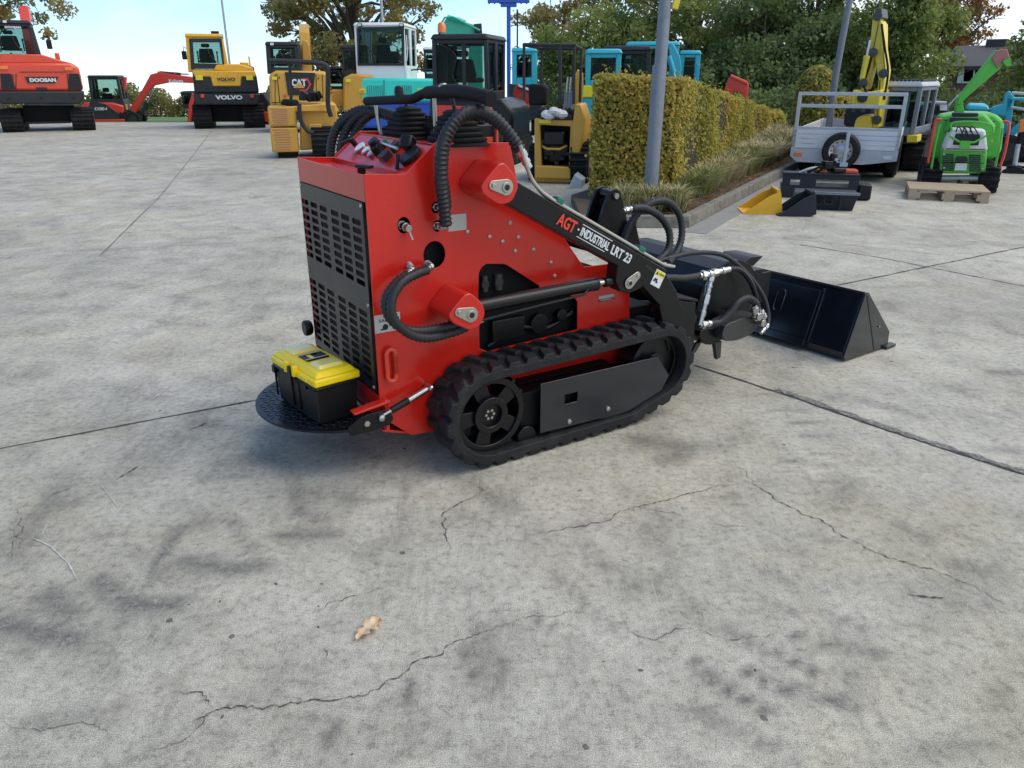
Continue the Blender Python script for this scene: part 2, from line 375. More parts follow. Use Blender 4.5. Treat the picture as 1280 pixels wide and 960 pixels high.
ck = [([(905,575),(930,590),(945,608),(985,630),(1000,640),(1040,660),(1090,690),(1150,712),(1200,725),(1285,765)], .0045),
 ([(936,604),(900,608),(850,618),(800,634),(760,648),(715,660),(680,668),(648,668)], .0038), ([(790,632),(812,638),(860,646)], .003), ([(891,654),(910,659),(942,658)], .003),
 ([(185,945),(230,920),(262,890),(268,885),(330,885),(360,876),(420,870),(455,865),(490,845),(520,830),(575,802),(640,775)], .0042), ([(268,885),(250,868),(212,866)], .003), ([(262,890),(240,908)], .003),
 ([(600,618),(575,628),(555,645),(558,670),(564,686)], .0045), ([(600,618),(610,612),(590,605)], .003), ([(390,768),(420,754),(460,742),(480,733)], .0028),
 ([(765,775),(800,795),(820,800),(860,788),(900,797),(925,800),(970,790)], .0026), ([(640,775),(700,765),(730,765)], .0022), ([(0,905),(60,915),(120,905),(150,915)], .002), ([(10,700),(20,660),(22,630)], .0025),
 ([(30,690),(5,655)], .002), ([(400,810),(420,830)], .002)]
for p, w in ck: strip('crack', p, w*.72, M['joint'], .0042, .75, step=.010, taper=True)
for p, w in [([(40,672),(65,684),(85,705),(98,728)], .0055), ([(75,735),(95,722)], .004), ([(52,670),(62,650)], .003), ([(120,600),(150,640)], .003), ([(190,500),(215,480)], .01), ([(150,500),(195,465)], .006), ([(230,440),(225,470)], .006),
             ([(1130,633),(1150,642)], .004), ([(1215,850),(1250,858)], .004)]:
    strip('scrape_mark', p, w, M['scratch'], .001, .8, step=.02, taper=True)
for p, w in [([(1133,744),(1158,747),(1182,749)], .006), ([(90,320+290),(60,340+280)], .003), ([(145,600),(175,582)], .007), ([(236,538),(262,528)], .006)]:
    strip('dark_mark', p, w, M['mark'], .001, .8, z=.0035, step=.01, taper=True)

# ------------------------------------------------------------------ mini track loader
LZ = R(32.5)
L0 = (-.0661, 2.8168, 0)
ld = thing('mini_track_loader', 'red mini track loader with black lift arms, rubber tracks and corrugated hoses in the foreground', 'mini loader', L0, LZ)
MIR = Matrix.Translation((0, 1.135, 0)) @ Matrix.Diagonal((1, -1, 1, 1))
side = [(-.408,1.181),(-.25,1.173),(-.122,1.276),(.195,1.262),(.212,1.197),(.235,1.09),(.462,.871),(.578,.727),(.712,.724),(.846,.607),(.861,.40),(.84,.20),(-.158,.128),(-.279,.137),(-.383,.227),(-.408,.315)]
cut1 = [(.041,.635),(.05,.77),(.062,.79),(.084,.802),(.163,.792),(.18,.786),(.342,.677),(.352,.65),(.345,.635)]
cut2 = [(.047,.612),(.50,.612),(.53,.60),(.548,.575),(.554,.446),(.087,.43),(.047,.45)]
holes = [cut1, cut2, circ(-.145,.866,.047,24,.052), circ(-.266,.99,.026,18,.03), circ(-.131,1.043,.019,16,.022), circ(-.128,.974,.019,16,.022)]
body = MB().plate(side, holes, .2, .206).build('side_panel', M['red'], ld, bev=.0015)
MB(MIR).plate(side, [], .2, .206).build('side_panel', M['red'], ld, bev=.0015)
inner = [(-.37,1.14),(-.24,1.145),(-.12,1.24),(.19,1.24),(.20,1.09),(.44,.86),(.56,.71),(.70,.70),(.83,.6),(.84,.25),(-.15,.15),(-.27,.15),(-.37,.25)]
eng = MB().prism(inner, .245, .89).build('engine_block', M['void'], ld)
# shell: rear strips, deck, sloped panel, bottom
sh = MB()
sh.box(-.408,-.402,.208,.928,1.082,1.178)
sh.box(-.408,-.402,.208,.928,.235,.335)
sh.box(-.402,-.395,.208,.222,.335,1.082); sh.box(-.402,-.395,.914,.928,.335,1.082)
sh.prism([(-.401,1.148),(-.401,1.155),(-.256,1.155),(-.256,1.148)], .208, .928)
sh.prism([(.20,1.19),(.193,1.19),(.193,1.255),(.20,1.255)], .208, .928)
sh.prism([(-.255,1.150),(-.255,1.163),(-.124,1.266),(-.120,1.255)], .208, .928)
sh.prism([(-.11,1.247),(-.11,1.257),(.19,1.252),(.19,1.244)], .208, .928)
sh.prism([(-.401,.18),(-.401,.19),(-.28,.15),(-.16,.14),(-.16,.13),(-.28,.14)], .208, .928)
for k in (0, 1):   # folded lips
    m_ = None if k == 0 else MIR
    t = MB(m_)
sh.build('body_shell', M['red'], ld, bev=.001)
for u0, z0, u1, z1, in ((-.247, 1.176, -.257, 1.166), (-.128, 1.272, -.118, 1.268)):
    MB().box(min(u0,u1), max(u0,u1), .215, .92, min(z0,z1)-.004, max(z0,z1)-.002).build('panel_lip', M['red'], ld, bev=.001)
# rear grille with slots
go = [(.222,.352),(.222,1.080),(.918,1.080),(.918,.352)]
gh = []
colv = [.262+.112*k for k in range(3)]+[.262+.112*3+.018+.112*k for k in range(3)]
def slot(v0, z0, w=.083, h=.021):
    return [(v0,z0+.006),(v0,z0+h-.006),(v0+.005,z0+h),(v0+w-.005,z0+h),(v0+w,z0+h-.006),(v0+w,z0+.006),(v0+w-.005,z0),(v0+.005,z0)]
for band in ((.765, 8), (.385, 9)):
    for r_ in range(band[1]):
        for v0 in colv: gh.append(slot(v0-.012, band[0]+r_*.0325))
gr = MB().plate(go, gh, -.414, -.409, 'x').build('rear_grille', M['grille'], ld)
MB().box(-.374,-.371,.23,.91,.36,1.07).build('radiator', paint('radiator_dark', (.045,.007,.006), .6, dirt=.1), ld)
for v_ in (.2275,.906): MB().box(-.400,-.375,v_,v_+.004,.345,1.075).build('dark_liner', M['void'], ld)  # added black liners hide the lit red shell so edge slots look shaded
for v_, z_ in ((.235,1.068),(.905,1.068),(.235,.367),(.905,.367),(.232,.70),(.908,.70)):
    MB().lathe([(.007,-.418),(.008,-.414),(.008,-.410)], (0,v_,z_), 'x', 10).build('bolt', M['zinc'], gr)
MB().lathe([(.033,-.45),(.036,-.445),(.036,-.425),(.03,-.415),(.02,-.411)], (0,.955,.42), 'x', 20).build('fuel_cap', M['plast'], ld)
# deck control panel
sl = Vector((.128, 0, .103)).normalized(); nrm = Vector((-.103, 0, .128)).normalized()
def pan(s, v, h=0): return Vector((-.25, 0, 1.168))+sl*(s*.164)+Vector((0, v, 0))+nrm*h
cp = MB()
for s_, v_, r_ in ((.48,.755,.030),(.42,.675,.022),(.38,.605,.022)):
    cp.cyl(pan(s_,v_,0), pan(s_,v_,.012), r_, 24)
gb = each(cp, 'gauge', M['chrome'], ld, bev=.001)
for (s_, v_, r_), g_ in zip(((.48,.755,.025),(.42,.675,.017),(.38,.605,.017)), gb): MB().cyl(pan(s_,v_,.012), pan(s_,v_,.0135), r_, 24).build('gauge_face', M['decal'], g_)
cp = MB(); cp.cyl(pan(.55,.585,0), pan(.55,.585,.03), .03, 12, .026); cp.cyl(pan(.55,.585,.03), pan(.55,.585,.05), .022, 12); cp.cyl(pan(.45,.56,0), pan(.45,.56,.035), .02, 10)
cp.build('rotary_knob', M['plast'], ld, bev=.002)
MB().cyl(pan(.75,.56,0), pan(.75,.56,.025), .011, 12).build('push_button', M['greenp'], ld, bev=.001)
for s_, v_, w_ in ((.35,.455,.022),(.68,.45,.018)):
    MB().cbox(pan(s_,v_,.012), (.04,w_*2.2,.03), ry=-math.atan2(.103,.128)).build('rocker_switch', M['dgrey'], ld, bev=.003)
MB().cyl(pan(.62,.55,.03), pan(.48,.34,.04), .006, 8).build('throttle_lever', M['chrome'], ld)
MB().cbox(pan(.75,.33,.03), (.045,.05,.05), ry=.5, rz=.6).build('lever_knob', M['plast'], ld, bev=.008)
MB().cyl(pan(.5,.275,0), pan(.5,.275,.02), .045, 20).cyl(pan(.1,.30,0), pan(.35,.30,.04), .008, 8).build('horn_cover', M['plast'], ld, bev=.002)
MB().cyl(pan(.58,.855,0), pan(.58,.855,.03), .012, 10).cbox(pan(.4,.86,.035), (.05,.01,.016), ry=-.4).build('ignition_key', M['plast'], ld, bev=.001)
MB().cyl((-.325,.43,1.155), (-.325,.43,1.19), .016, 12).cbox((-.325,.40,1.185), (.03,.075,.012), rz=.3).cbox((-.30,.46,1.178), (.012,.06,.012), rz=-.5).build('battery_switch', M['plast'], ld, bev=.002)
# boots, levers, grip bar
def boot(cu, cv, rw, rv):
    t = MB(); prof = []
    zz = 1.256
    n = 6
    for i in range(n):
        f = 1-i*.092; f2 = f-.13
        prof += [(f, zz+i*.019), (f, zz+i*.019+.006), (f2, zz+i*.019+.013)]
    prof += [(.42, zz+.118), (.26, zz+.126), (.05, zz+.128)]
    rings = []
    for f, z in prof:
        ring = []
        for k in range(28):
            a = 2*math.pi*k/28; cx = math.copysign(abs(math.cos(a))**.6, math.cos(a)); sx = math.copysign(abs(math.sin(a))**.6, math.sin(a))
            ring.append(t.v((cu+rw*f*cx, cv+rv*f*sx, z)))
        rings.append(ring)
    for a, b_ in zip(rings, rings[1:]):
        for k in range(28): t.face([a[k], a[(k+1)%28], b_[(k+1)%28], b_[k]])
    t.face(rings[-1]); t.face(rings[0][::-1])
    return t.build('lever_boot', M['foam'], ld, smooth=50)
b1 = boot(.02,.72,.105,.15); b2 = boot(.02,.30,.105,.13)
for v_ in (.72, .30):
    MB().cyl((.02,v_,1.36), (.0,v_,1.43), .008).build('control_lever', M['dgrey'], ld)
    if v_ > .5: MB().lathe([(.006,1.405),(.018,1.415),(.020,1.44),(.017,1.457),(.006,1.463)], (-.02,v_,0), 'z', 16).build('lever_knob', M['plast'], ld)
grip = [(-.05,1.0,1.396),(-.03,.80,1.405),(-.015,.62,1.413),(-.01,.58,1.42),(0,.52,1.437),(0,.45,1.443)]
MB().tube(resample(spline(grip), .02), .0185, 14).build('grip_bar', M['foam'], ld)
MB().tube(resample(spline([(0,.50,1.438),(0,.40,1.445),(0,.25,1.448),(.01,.12,1.438),(.02,.03,1.425)]), .02), .0245, 14, ribs=.02).build('grip_bar', M['foam'], ld)
each(MB().cyl((.0,.44,1.25), (.0,.44,1.43), .008).cyl((-.03,.91,1.25),(-.04,.93,1.39),.008), 'grip_post', M['zinc'], ld)
MB().lathe([(.012,1.43),(.02,1.45),(.02,1.465),(.01,1.475)], (0,.36,0), 'z', 12).build('grip_knob', M['zinc'], ld)
vb = MB()
for i in range(4):
    v_ = .49+i*.035
    vb.box(.03,.12,v_,v_+.026,1.255,1.31+.01*(i%2)); vb.cyl((.05,v_+.013,1.31),(.05,v_+.013,1.35),.009,8); vb.cyl((.10,v_+.013,1.30),(.13,v_+.013,1.34),.011,8)
vb.build('valve_block', M['void'], ld, bev=.003)
vb = MB()
for i in range(5): vb.tube(spline([(.08,.47+i*.03,1.26),(.10,.46+i*.03,1.32),(.16,.45+i*.035,1.33),(.2,.44+i*.05,1.25)],6), .009, 8)
vb.build('pipe_bundle', M['plast'], ld)
eb = MB().box(.06,.18,.10+.12,.40,1.255,1.33).cyl((.10,.28,1.33),(.10,.28,1.37),.03,12).cyl((.16,.25,1.30),(.16,.36,1.32),.028,12)
eb.build('air_filter', M['plast'], ld, bev=.006)
MB().cyl((.14,.205,1.255),(.14,.205,1.33),.006,8).cbox((.10,.22,1.27),(.06,.01,.03)).build('red_bracket', M['redo'], ld)
for u_, v_ in ((.07,.42),(.15,.24)):
    MB().lathe([(.014,1.255),(.018,1.27),(.018,1.30),(.01,1.315)], (u_,v_,0),'z',12).build('hydraulic_fitting', M['hosered'], ld)
# pins, bosses
def rcorner(poly, n=3):   # soften outline with chaikin
    for _ in range(n):
        q = []
        for i in range(len(poly)):
            a, b_ = poly[i], poly[(i+1)%len(poly)]
            q += [(a[0]*.82+b_[0]*.18, a[1]*.82+b_[1]*.18), (a[0]*.18+b_[0]*.82, a[1]*.18+b_[1]*.82)]
        poly = q
    return poly
ub = rcorner([(.056,1.220),(.112,1.160),(.128,1.118),(.098,1.066),(.045,1.058),(-.026,1.103),(-.033,1.138)], 2)
lb = rcorner([(-.097,.756),(-.036,.700),(-.022,.655),(-.050,.606),(-.095,.600),(-.165,.640),(-.184,.676)], 2)
def keeper(mb, c, e, v, r0=.030, r1=.017, t=.005):
    c = Vector((c[0], c[1])); e = Vector((e[0], e[1])); d = (e-c).normalized(); a0 = math.atan2(d.y, d.x)
    pts = [(c.x+r0*math.cos(a0+a), c.y+r0*math.sin(a0+a)) for a in [R(90+x) for x in range(0, 181, 20)]]
    pts += [(e.x+r1*math.cos(a0+a), e.y+r1*math.sin(a0+a)) for a in [R(-90+x) for x in range(0, 181, 30)]]
    mb.plate(pts, [], v-t, v)
for k, mtx in enumerate((None, MIR)):
    for nm, prof, c, e in (('upper_pivot_boss', ub, (.070,1.122), (.014,1.133)), ('lower_pivot_boss', lb, (-.088,.662), (-.140,.680))):
        o = MB(mtx).prism(prof, .03, .199).build(nm, M['red'], ld, bev=.004)
        if k == 0:
            t = MB(); keeper(t, c, e, .029); t.cyl((c[0],.030,c[1]),(c[0],.019,c[1]),.019,20)
            t.cyl((e[0],.024,e[1]),(e[0],.017,e[1]),.008,6); t.build('pin_keeper', M['zinc'], o, bev=.0015)
            MB().cyl((c[0],.020,c[1]),(c[0],.0175,c[1]),.011,16).build('pin_bore', M['ink'], o)
# lift arms
armp = [(.02,1.14),(.06,1.166),(.12,1.142),(.924,.701),(.906,.535),(.79,.645),(.760,.632),(.712,.622),(.66,.64),(.632,.69),(.640,.755),(.10,1.050),(.03,1.08)]
arms = []
for k, mtx in enumerate((None, MIR)):
    a = MB(mtx).prism(armp, .048, .118).build('lift_arm', M['black'], ld, bev=.004); arms.append(a)
    MB(mtx).prism([(.90,.56),(.924,.69),(1.0,.60),(1.07,.47),(1.05,.33),(.99,.30),(.95,.40)], .06, .11).build('arm_foot', M['black'], ld, bev=.004)
    cyl = MB(mtx); cyl.cyl((-.05,.082,.671),(.555,.082,.682),.028,28); cyl.cyl((.545,.082,.682),(.556,.082,.682),.0295,28)
    co = cyl.build('lift_cylinder', M['black'], ld, bev=.002)
    MB(mtx).cyl((.55,.082,.682),(.64,.082,.684),.0125,16).build('piston_rod', M['chrome'], co)
    MB(mtx).cyl((.595,.082,.683),(.66,.082,.684),.022,16).build('rod_end', M['black'], co, bev=.003)
    if k == 0:
        t = MB(); keeper(t, (.706,.672), (.748,.700), .045, .026, .017); t.cyl((.706,.046,.672),(.706,.036,.672),.014,20); t.cyl((.748,.041,.700),(.748,.034,.700),.007,6)
        t.build('pin_keeper', M['zinc'], a, bev=.0015)
        MB().cyl((.706,.037,.672),(.706,.0345,.672),.009,16).build('pin_bore', M['ink'], a)
        t = MB(); t.tube(resample(spline([(-.03,.05,.625),(.2,.05,.640),(.42,.05,.652),(.47,.052,.656),(.49,.06,.672),(.495,.07,.69)]),.02), .006, 8); t.build('cylinder_pipe', M['black'], co)
        t = MB(); t.box(.60,.625,.046,.119,.66,.70); 
        t.free = None
        # slots embossed at arm end
        MB().prism([(.79,.735),(.80,.742),(.87,.695),(.86,.688)], .0465, .048).build('arm_slot', M['ink'], a)
dirv = Vector((.792, 0, -.431)).normalized(); upv = Vector((.431, 0, .792)).normalized()
def armpt(u, off=0, v=.0465): return Vector((u, v, 1.0865-.5400*(u-.132)))+upv*off
lettering('AGT', M['inkred'], arms[0], basis(armpt(.365), dirv, upv), .098, .050, .025)
lettering('·', M['decal'], arms[0], basis(armpt(.423), dirv, upv), .008, .008, .02)
lettering('INDUSTRIAL', M['decal'], arms[0], basis(armpt(.512), dirv, upv), .170, .036, .02)
MB().prism([tuple(armpt(.432,.026).xz), tuple(armpt(.590,.026).xz), tuple(armpt(.590,.029).xz), tuple(armpt(.432,.029).xz)], .0462, .0475).prism([tuple(armpt(.428,-.028).xz), tuple(armpt(.575,-.028).xz), tuple(armpt(.575,-.025).xz), tuple(armpt(.428,-.025).xz)], .0462, .0475).build('letter_rule', M['decal'], arms[0])
lettering('LRT 23', M['decal'], arms[0], basis(armpt(.655,-.002), dirv, upv), .122, .040, .02)
# warning decals on arm end
def decal(parent, c, w, h, x, y, mats=('decal',), name='decal'):
    bs = basis(c, x, y)
    o = MB(bs).box(-w/2,w/2,-h/2,h/2,0,.0008).build(name, M[mats[0]], parent)
    return bs
dc = Vector((.873,.0465,.668)); bs = decal(arms[0], dc, .062, .072, dirv, upv)
MB(bs).box(-.029,.029,.012,.033,.001,.0014).build('warning_band', M['decaly'], arms[0])
MB(bs).prism([(-.026,.014),(-.010,.014),(-.018,.030)], .0015, .0018, 'z').box(-.020,.0,-.012,-.002,.001,.0014).box(-.024,-.012,-.018,-.010,.001,.0016).box(-.008,.006,-.020,-.012,.001,.0016).build('warning_mark', M['ink'], arms[0])
lettering('WARNING', M['ink'], arms[0], basis(bs @ Vector((.010,.022,.0015)), dirv, upv), .034, .009, .01, ext=.0004)
fx = Vector((0,1,0)); fy = Vector((.018,0,.166)).normalized()
bs = decal(arms[0], Vector((.9175,.083,.618)), .045, .10, fx, fy, ('decaly',))
# chrome pipes on top of arm
for dv, du in ((.058, 0), (.078, .012)):
    pts = [(.150+du,dv,1.265),(.19+du,dv,1.165),(.225+du,dv,1.112),(.30,dv,1.056),(.5,dv,.948),(.7,dv,.839),(.86,dv,.752),(.93,dv+.01,.718),(1.0,dv+.02,.700)]
    MB().tube(resample(spline(pts),.015), .0075, 10).build('hydraulic_pipe', M['zinc'], ld)
    MB(MIR).tube(resample(spline(pts),.03), .0075, 8).build('hydraulic_pipe', M['zinc'], ld)
for u_ in (.335, .775): MB(Matrix.Translation((0,.068,1.0375-.5442*(u_-.335)))@Matrix.Rotation(0,4,'X')).cbox((u_,0,.012),(.035,.04,.02), ry=R(28.5)).build('pipe_clip', M['greenp'], ld, bev=.003)
# near hoses from ports to arm pipes (ribbed)
def hose(pts, r=.0165, mat='hose', name='hydraulic_hose', step=.0085, rib=.12, par=ld, seg=12):
    return MB().tube(resample(spline(pts, 20), step), r, seg, ribs=rib).build(name, M[mat], par, smooth=60)
def fitting(p0, p1, r=.011, par=ld, mat='chrome'):
    p0 = Vector(p0); p1 = Vector(p1); d = p1-p0
    t = MB(); t.cyl(p0, p1, r, 14); t.cyl(p0+d*.15, p0+d*.4, r*1.45, 6); t.cyl(p0+d*.6, p0+d*.75, r*1.25, 14)
    return t.build('hydraulic_fitting', M[mat], par, bev=.001)
h1 = [(-.125,.135,.985),(-.135,.13,1.06),(-.150,.12,1.16),(-.138,.115,1.28),(-.075,.11,1.365),(.0,.105,1.385),(.07,.10,1.355),(.125,.09,1.30),(.165,.08,1.245)]
hose(h1, .022)
h2 = [(-.115,.15,1.045),(-.12,.145,1.10),(-.128,.145,1.18),(-.11,.14,1.29),(-.055,.13,1.36),(.01,.12,1.375),(.08,.11,1.345),(.14,.10,1.29),(.18,.095,1.235)]
hose(h2, .020)
fitting((-.128,.24,.974),(-.128,.155,.974)); fitting((-.128,.155,.970),(-.126,.137,1.00), .010)
fitting((-.131,.24,1.043),(-.12,.16,1.043)); fitting((-.118,.16,1.04),(-.115,.15,1.07),.010)
fitting((.160,.08,1.255),(.195,.06,1.18),.013); fitting((.176,.095,1.245),(.205,.08,1.175),.013)
# upper port with tap
fitting((-.266,.26,.99),(-.262,.165,.982),.013); MB().cyl((-.262,.175,.985),(-.25,.165,.94),.004,8).build('tap_lever', M['chrome'], ld)
t = MB(); 
ringo = [(.026,.1995),(.033,.1995),(.033,.196),(.026,.196)]
t.lathe([(.027,.2),(.034,.199),(.034,.196),(.027,.1955)], (-.266,0,.99), 'y', 24); 
# loop hose
fitting((-.175,.225,.835),(-.185,.15,.835),.011); fitting((-.18,.155,.838),(-.215,.14,.828),.011)
fitting((-.25,.225,.838),(-.262,.16,.838),.011); fitting((-.255,.165,.832),(-.285,.15,.820),.011)
hose([(-.205,.14,.828),(-.26,.125,.823),(-.33,.11,.800),(-.375,.10,.745),(-.375,.095,.68),(-.32,.09,.612),(-.24,.09,.580),(-.13,.088,.585),(-.075,.07,.605)], .0175)
hose([(-.28,.15,.818),(-.335,.14,.795),(-.385,.13,.745),(-.385,.125,.69),(-.345,.12,.635),(-.27,.11,.606),(-.16,.10,.607),(-.08,.085,.622)], .0175)
fitting((-.08,.07,.604),(-.02,.055,.622),.010)
# mirrored hoses on far side
for k in range(3):
    o_ = k*.035
    MB(MIR).tube(resample(spline([(-.17+o_,-.05+o_,1.02),(-.17+o_,-.05+o_,1.10),(-.165+o_,-.045+o_,1.20),(-.13+o_,-.01+o_,1.295),(-.06+o_*.5,.07+o_,1.355-.004*k),(.0,.17+o_,1.345),(.04,.24+o_,1.32),(.05,.28+o_,1.27)],20),.0085), .021, 12, ribs=.12).build('hydraulic_hose', M['hose'], ld, smooth=60)
# decals, tow ring, bolts on side panel
dl = Vector((1,0,0)); dz = Vector((0,0,1))
SP = body
bs = decal(SP, (-.043,.1995,.979), .078, .062, dl, dz, ('decalg',))
t = MB(bs)
for i in range(6):
    for j in range(5): t.box(-.034+i*.012,-.026+i*.012,-.024+j*.010,-.020+j*.010,.0008,.0012)
t.build('decal_print', M['zinc'], SP)
bs = decal(SP, (-.355,.1995,.630), .105, .070, dl, dz, ('decalg',))
lettering('SAFETY', M['ink'], SP, basis(bs@Vector((0,.012,.001)), dl, dz), .07,.012,.01,ext=.0004)
MB(bs).prism(circ(-.01,-.015,.012,10), .001,.0014,'z').box(-.03,-.01,-.026,-.02,.001,.0015).build('decal_print', M['ink'], SP)
bs = decal(SP, (.71,.1995,.575), .085, .014, dl, dz, ('decalg',)); 
bs = decal(SP, (.71,.1995,.562), .085, .010, dl, dz, ('ink',)); lettering('WARNING', M['decal'], SP, basis((.71,.1985,.562), dl, dz), .07,.006,.01,ext=.0003)
t = MB(); N_ = 28
ro = [(-.357+(.018*math.cos(a)), .463+(.045 if math.sin(a)>0 else -.045)+.02*math.sin(a)) for a in [2*math.pi*k/N_ for k in range(N_)]]
t.tube(resample([Vector((x,.182,z)) for x, z in ro+[ro[0],ro[1]]],.008), .0085, 10)
t.build('tie_down_ring', M['redo'], ld)
for x, z in ((.10,.91),(.16,.885),(.235,.895),(.31,.835),(.40,.77),(.42,.71),(.25,1.02),(.195,.955),(.0,.94),(.22,.84)):
    MB().lathe([(.004,.193),(.008,.195),(.009,.2)], (x,0,z), 'y', 10).build('bolt', M['zinc'], SP)
# engine details in the cutout
t = MB(); t.cyl((.095,.235,.68),(.095,.235,.745),.014,12); t.cyl((.16,.235,.68),(.16,.235,.745),.018,12); t.cyl((.095,.235,.70),(.095,.235,.72),.019,6); t.cyl((.16,.235,.70),(.16,.235,.725),.022,6); t.build('hydraulic_coupling', M['cast'], ld)
t = MB(); t.tube(spline([(.1,.23,.44),(.25,.225,.50),(.4,.23,.47),(.55,.235,.52)],8),.011,8); t.box(.12,.28,.215,.25,.46,.55); t.cyl((.36,.24,.5),(.36,.215,.5),.045,20); t.cyl((.48,.24,.52),(.48,.215,.52),.028,16); each(t, 'engine_part', M['black'], ld, bev=.003)
MB().prism([(.087,.428),(.554,.444),(.554,.449),(.087,.433)], .19,.2).build('sill_edge', M['red'], ld)
# gas strut + platform bracket
MB().cyl((-.43,.145,.278),(-.21,.150,.352),.006,10).build('strut_rod', M['chrome'], ld)
MB().cyl((-.385,.146,.293),(-.31,.148,.318),.014,14).build('strut_sleeve', M['plast'], ld, bev=.002)
MB().cyl((-.31,.148,.318),(-.225,.150,.347),.013,14).build('gas_strut', M['chrome'], ld, bev=.002)
MB().lathe([(.004,.125),(.013,.13),(.015,.142),(.013,.155),(.004,.16)], (-.43,0,.276), 'y', 14).build('ball_joint', M['chrome'], ld)
MB().lathe([(.004,.13),(.010,.135),(.010,.17),(.004,.2)], (-.212,0,.352), 'y', 12).build('ball_joint', M['chrome'], ld)
t = MB().prism(rcorner([(-.56,.222),(-.56,.262),(-.50,.297),(-.395,.300),(-.375,.255),(-.40,.228)],1), .148,.158).build('platform_bracket', M['black'], ld, bev=.001)
MB().lathe([(.005,.14),(.012,.141),(.012,.149)], (-.488,0,.262), 'y', 6).build('bolt', M['zinc'], t)
MB().prism([(-.53,.300),(-.53,.308),(-.38,.330),(-.38,.318)], .16,.205).box(-.40,-.385,.17,.205,.20,.33).build('hinge_plate', M['red'], ld, bev=.002)
# riding platform: round tread plate
t = MB(); pl_ = [(-.425+.365*math.cos(a), .565+.375*math.sin(a)) for a in [R(90+x) for x in range(0,181,5)]]
t.prism([( x,y) for x,y in pl_], .212,.222, 'z')
plat = t.build('riding_platform', M['black'], ld, bev=.002)
t = MB()
for i in range(-14,15):
    for j in range(-16,17):
        cx = -.60+i*.026; cy = .565+j*.026+(.013 if i%2 else 0)
        if math.hypot((cx+.425)/.345,(cy-.565)/.355) < 1 and cx < -.43:
            t.cbox((cx,cy,.2225),(.022,.005,.004), rz=R(45) if (i+j)%2 else R(-45))
t.build('tread_pattern', M['gloss'], plat, bev=.001)
MB().cyl((-.42,.36,.232),(-.42,.80,.232),.01,10).build('hinge_rod', M['zinc'], ld)

# tracks
def hull(P):
    P = sorted(set((round(x,5), round(y,5)) for x,y in P))
    def half(pts):
        h = []
        for p in pts:
            while len(h) > 1 and (h[-1][0]-h[-2][0])*(p[1]-h[-2][1])-(h[-1][1]-h[-2][1])*(p[0]-h[-2][0]) <= 0: h.pop()
            h.append(p)
        return h[:-1]
    return half(P)+half(P[::-1])
def belt(mtx, v0, v1):
    pts = hull(circ(0,.222,.196,72)+circ(.900,.262,.178,72)+circ(.74,.079,.05,30)+circ(.1,.079,.05,30))
    P3 = [Vector((x,0,z)) for x, z in pts+[pts[0]]]
    tot = sum((b_-a).length for a, b_ in zip(P3, P3[1:])); n = 36
    P = resample(P3, tot/(n*3))[:n*3]
    t = MB(mtx); th = .032; N = len(P); fr = []
    for i in range(N):
        d = (P[(i+1)%N]-P[i-1]).normalized(); nn = Vector((d.z,0,-d.x)); fr.append((P[i], d, nn))
    secs = []
    for p, d, nn in fr:
        q = [(v0,0),(v0+.004,.004),(v1-.004,.004),(v1,0),(v1,-th),(v1-.02,-th-.004),(v0+.02,-th-.004),(v0,-th)]
        secs.append([t.v((p.x+nn.x*h, v, p.z+nn.z*h)) for v, h in q])
    for i in range(N):
        a, b_ = secs[i], secs[(i+1)%N]
        for k in range(8): t.face([a[k], a[(k+1)%8], b_[(k+1)%8], b_[k]])
    W = v1-v0; H = .021
    def lug(i, va, vb, la, lb, sk):
        p, d, nn = fr[i%N]
        def q(v, s, h): 
            z_ = s + sk*(v-(va+vb)/2)
            return (p.x+d.x*z_+nn.x*h, v, p.z+d.z*z_+nn.z*h)
        vm = (va+vb)/2
        B = [q(va,-la,-.002), q(vm,-la*1.1,-.002), q(vb,-lb,-.002), q(vb,lb,-.002), q(vm,la*.9,-.002), q(va,la,-.002)]
        T = [q(va+.003,-la*.62,H), q(vm,-la*.85,H), q(vb-.012,-lb*.55,H), q(vb-.012,lb*.55,H), q(vm,la*.5,H), q(va+.003,la*.62,H)]
        B = [t.v(x) for x in B]; T = [t.v(x) for x in T]; t.face(B); t.face(T[::-1])
        for k in range(6): t.face([B[k],B[(k+1)%6],T[(k+1)%6],T[k]])
    for j in range(n):
        i = j*3
        lug(i, v0, v0+W*.50, .036, .019, -.22)
        lug(i+1, v0+W*.50, v1, .019, .036, .22)
    # inner guide teeth
    for j in range(n):
        p, d, nn = fr[j*3]
        m_ = (v0+v1)/2
        for v_ in (m_-.035, m_+.015):
            B = []
            for (s,h,vv) in ((-.018,-.02,0),(.018,-.02,0),(.018,-.02,.02),(-.018,-.02,.02),(-.008,-.055,.003),(.008,-.055,.003),(.008,-.055,.017),(-.008,-.055,.017)):
                B.append((p.x+d.x*s+nn.x*h, v_+vv, p.z+d.z*s+nn.z*h))
            t.hexa(B)
    return t.build('rubber_track', M['rubber'], ld, bev=.0022, smooth=30)
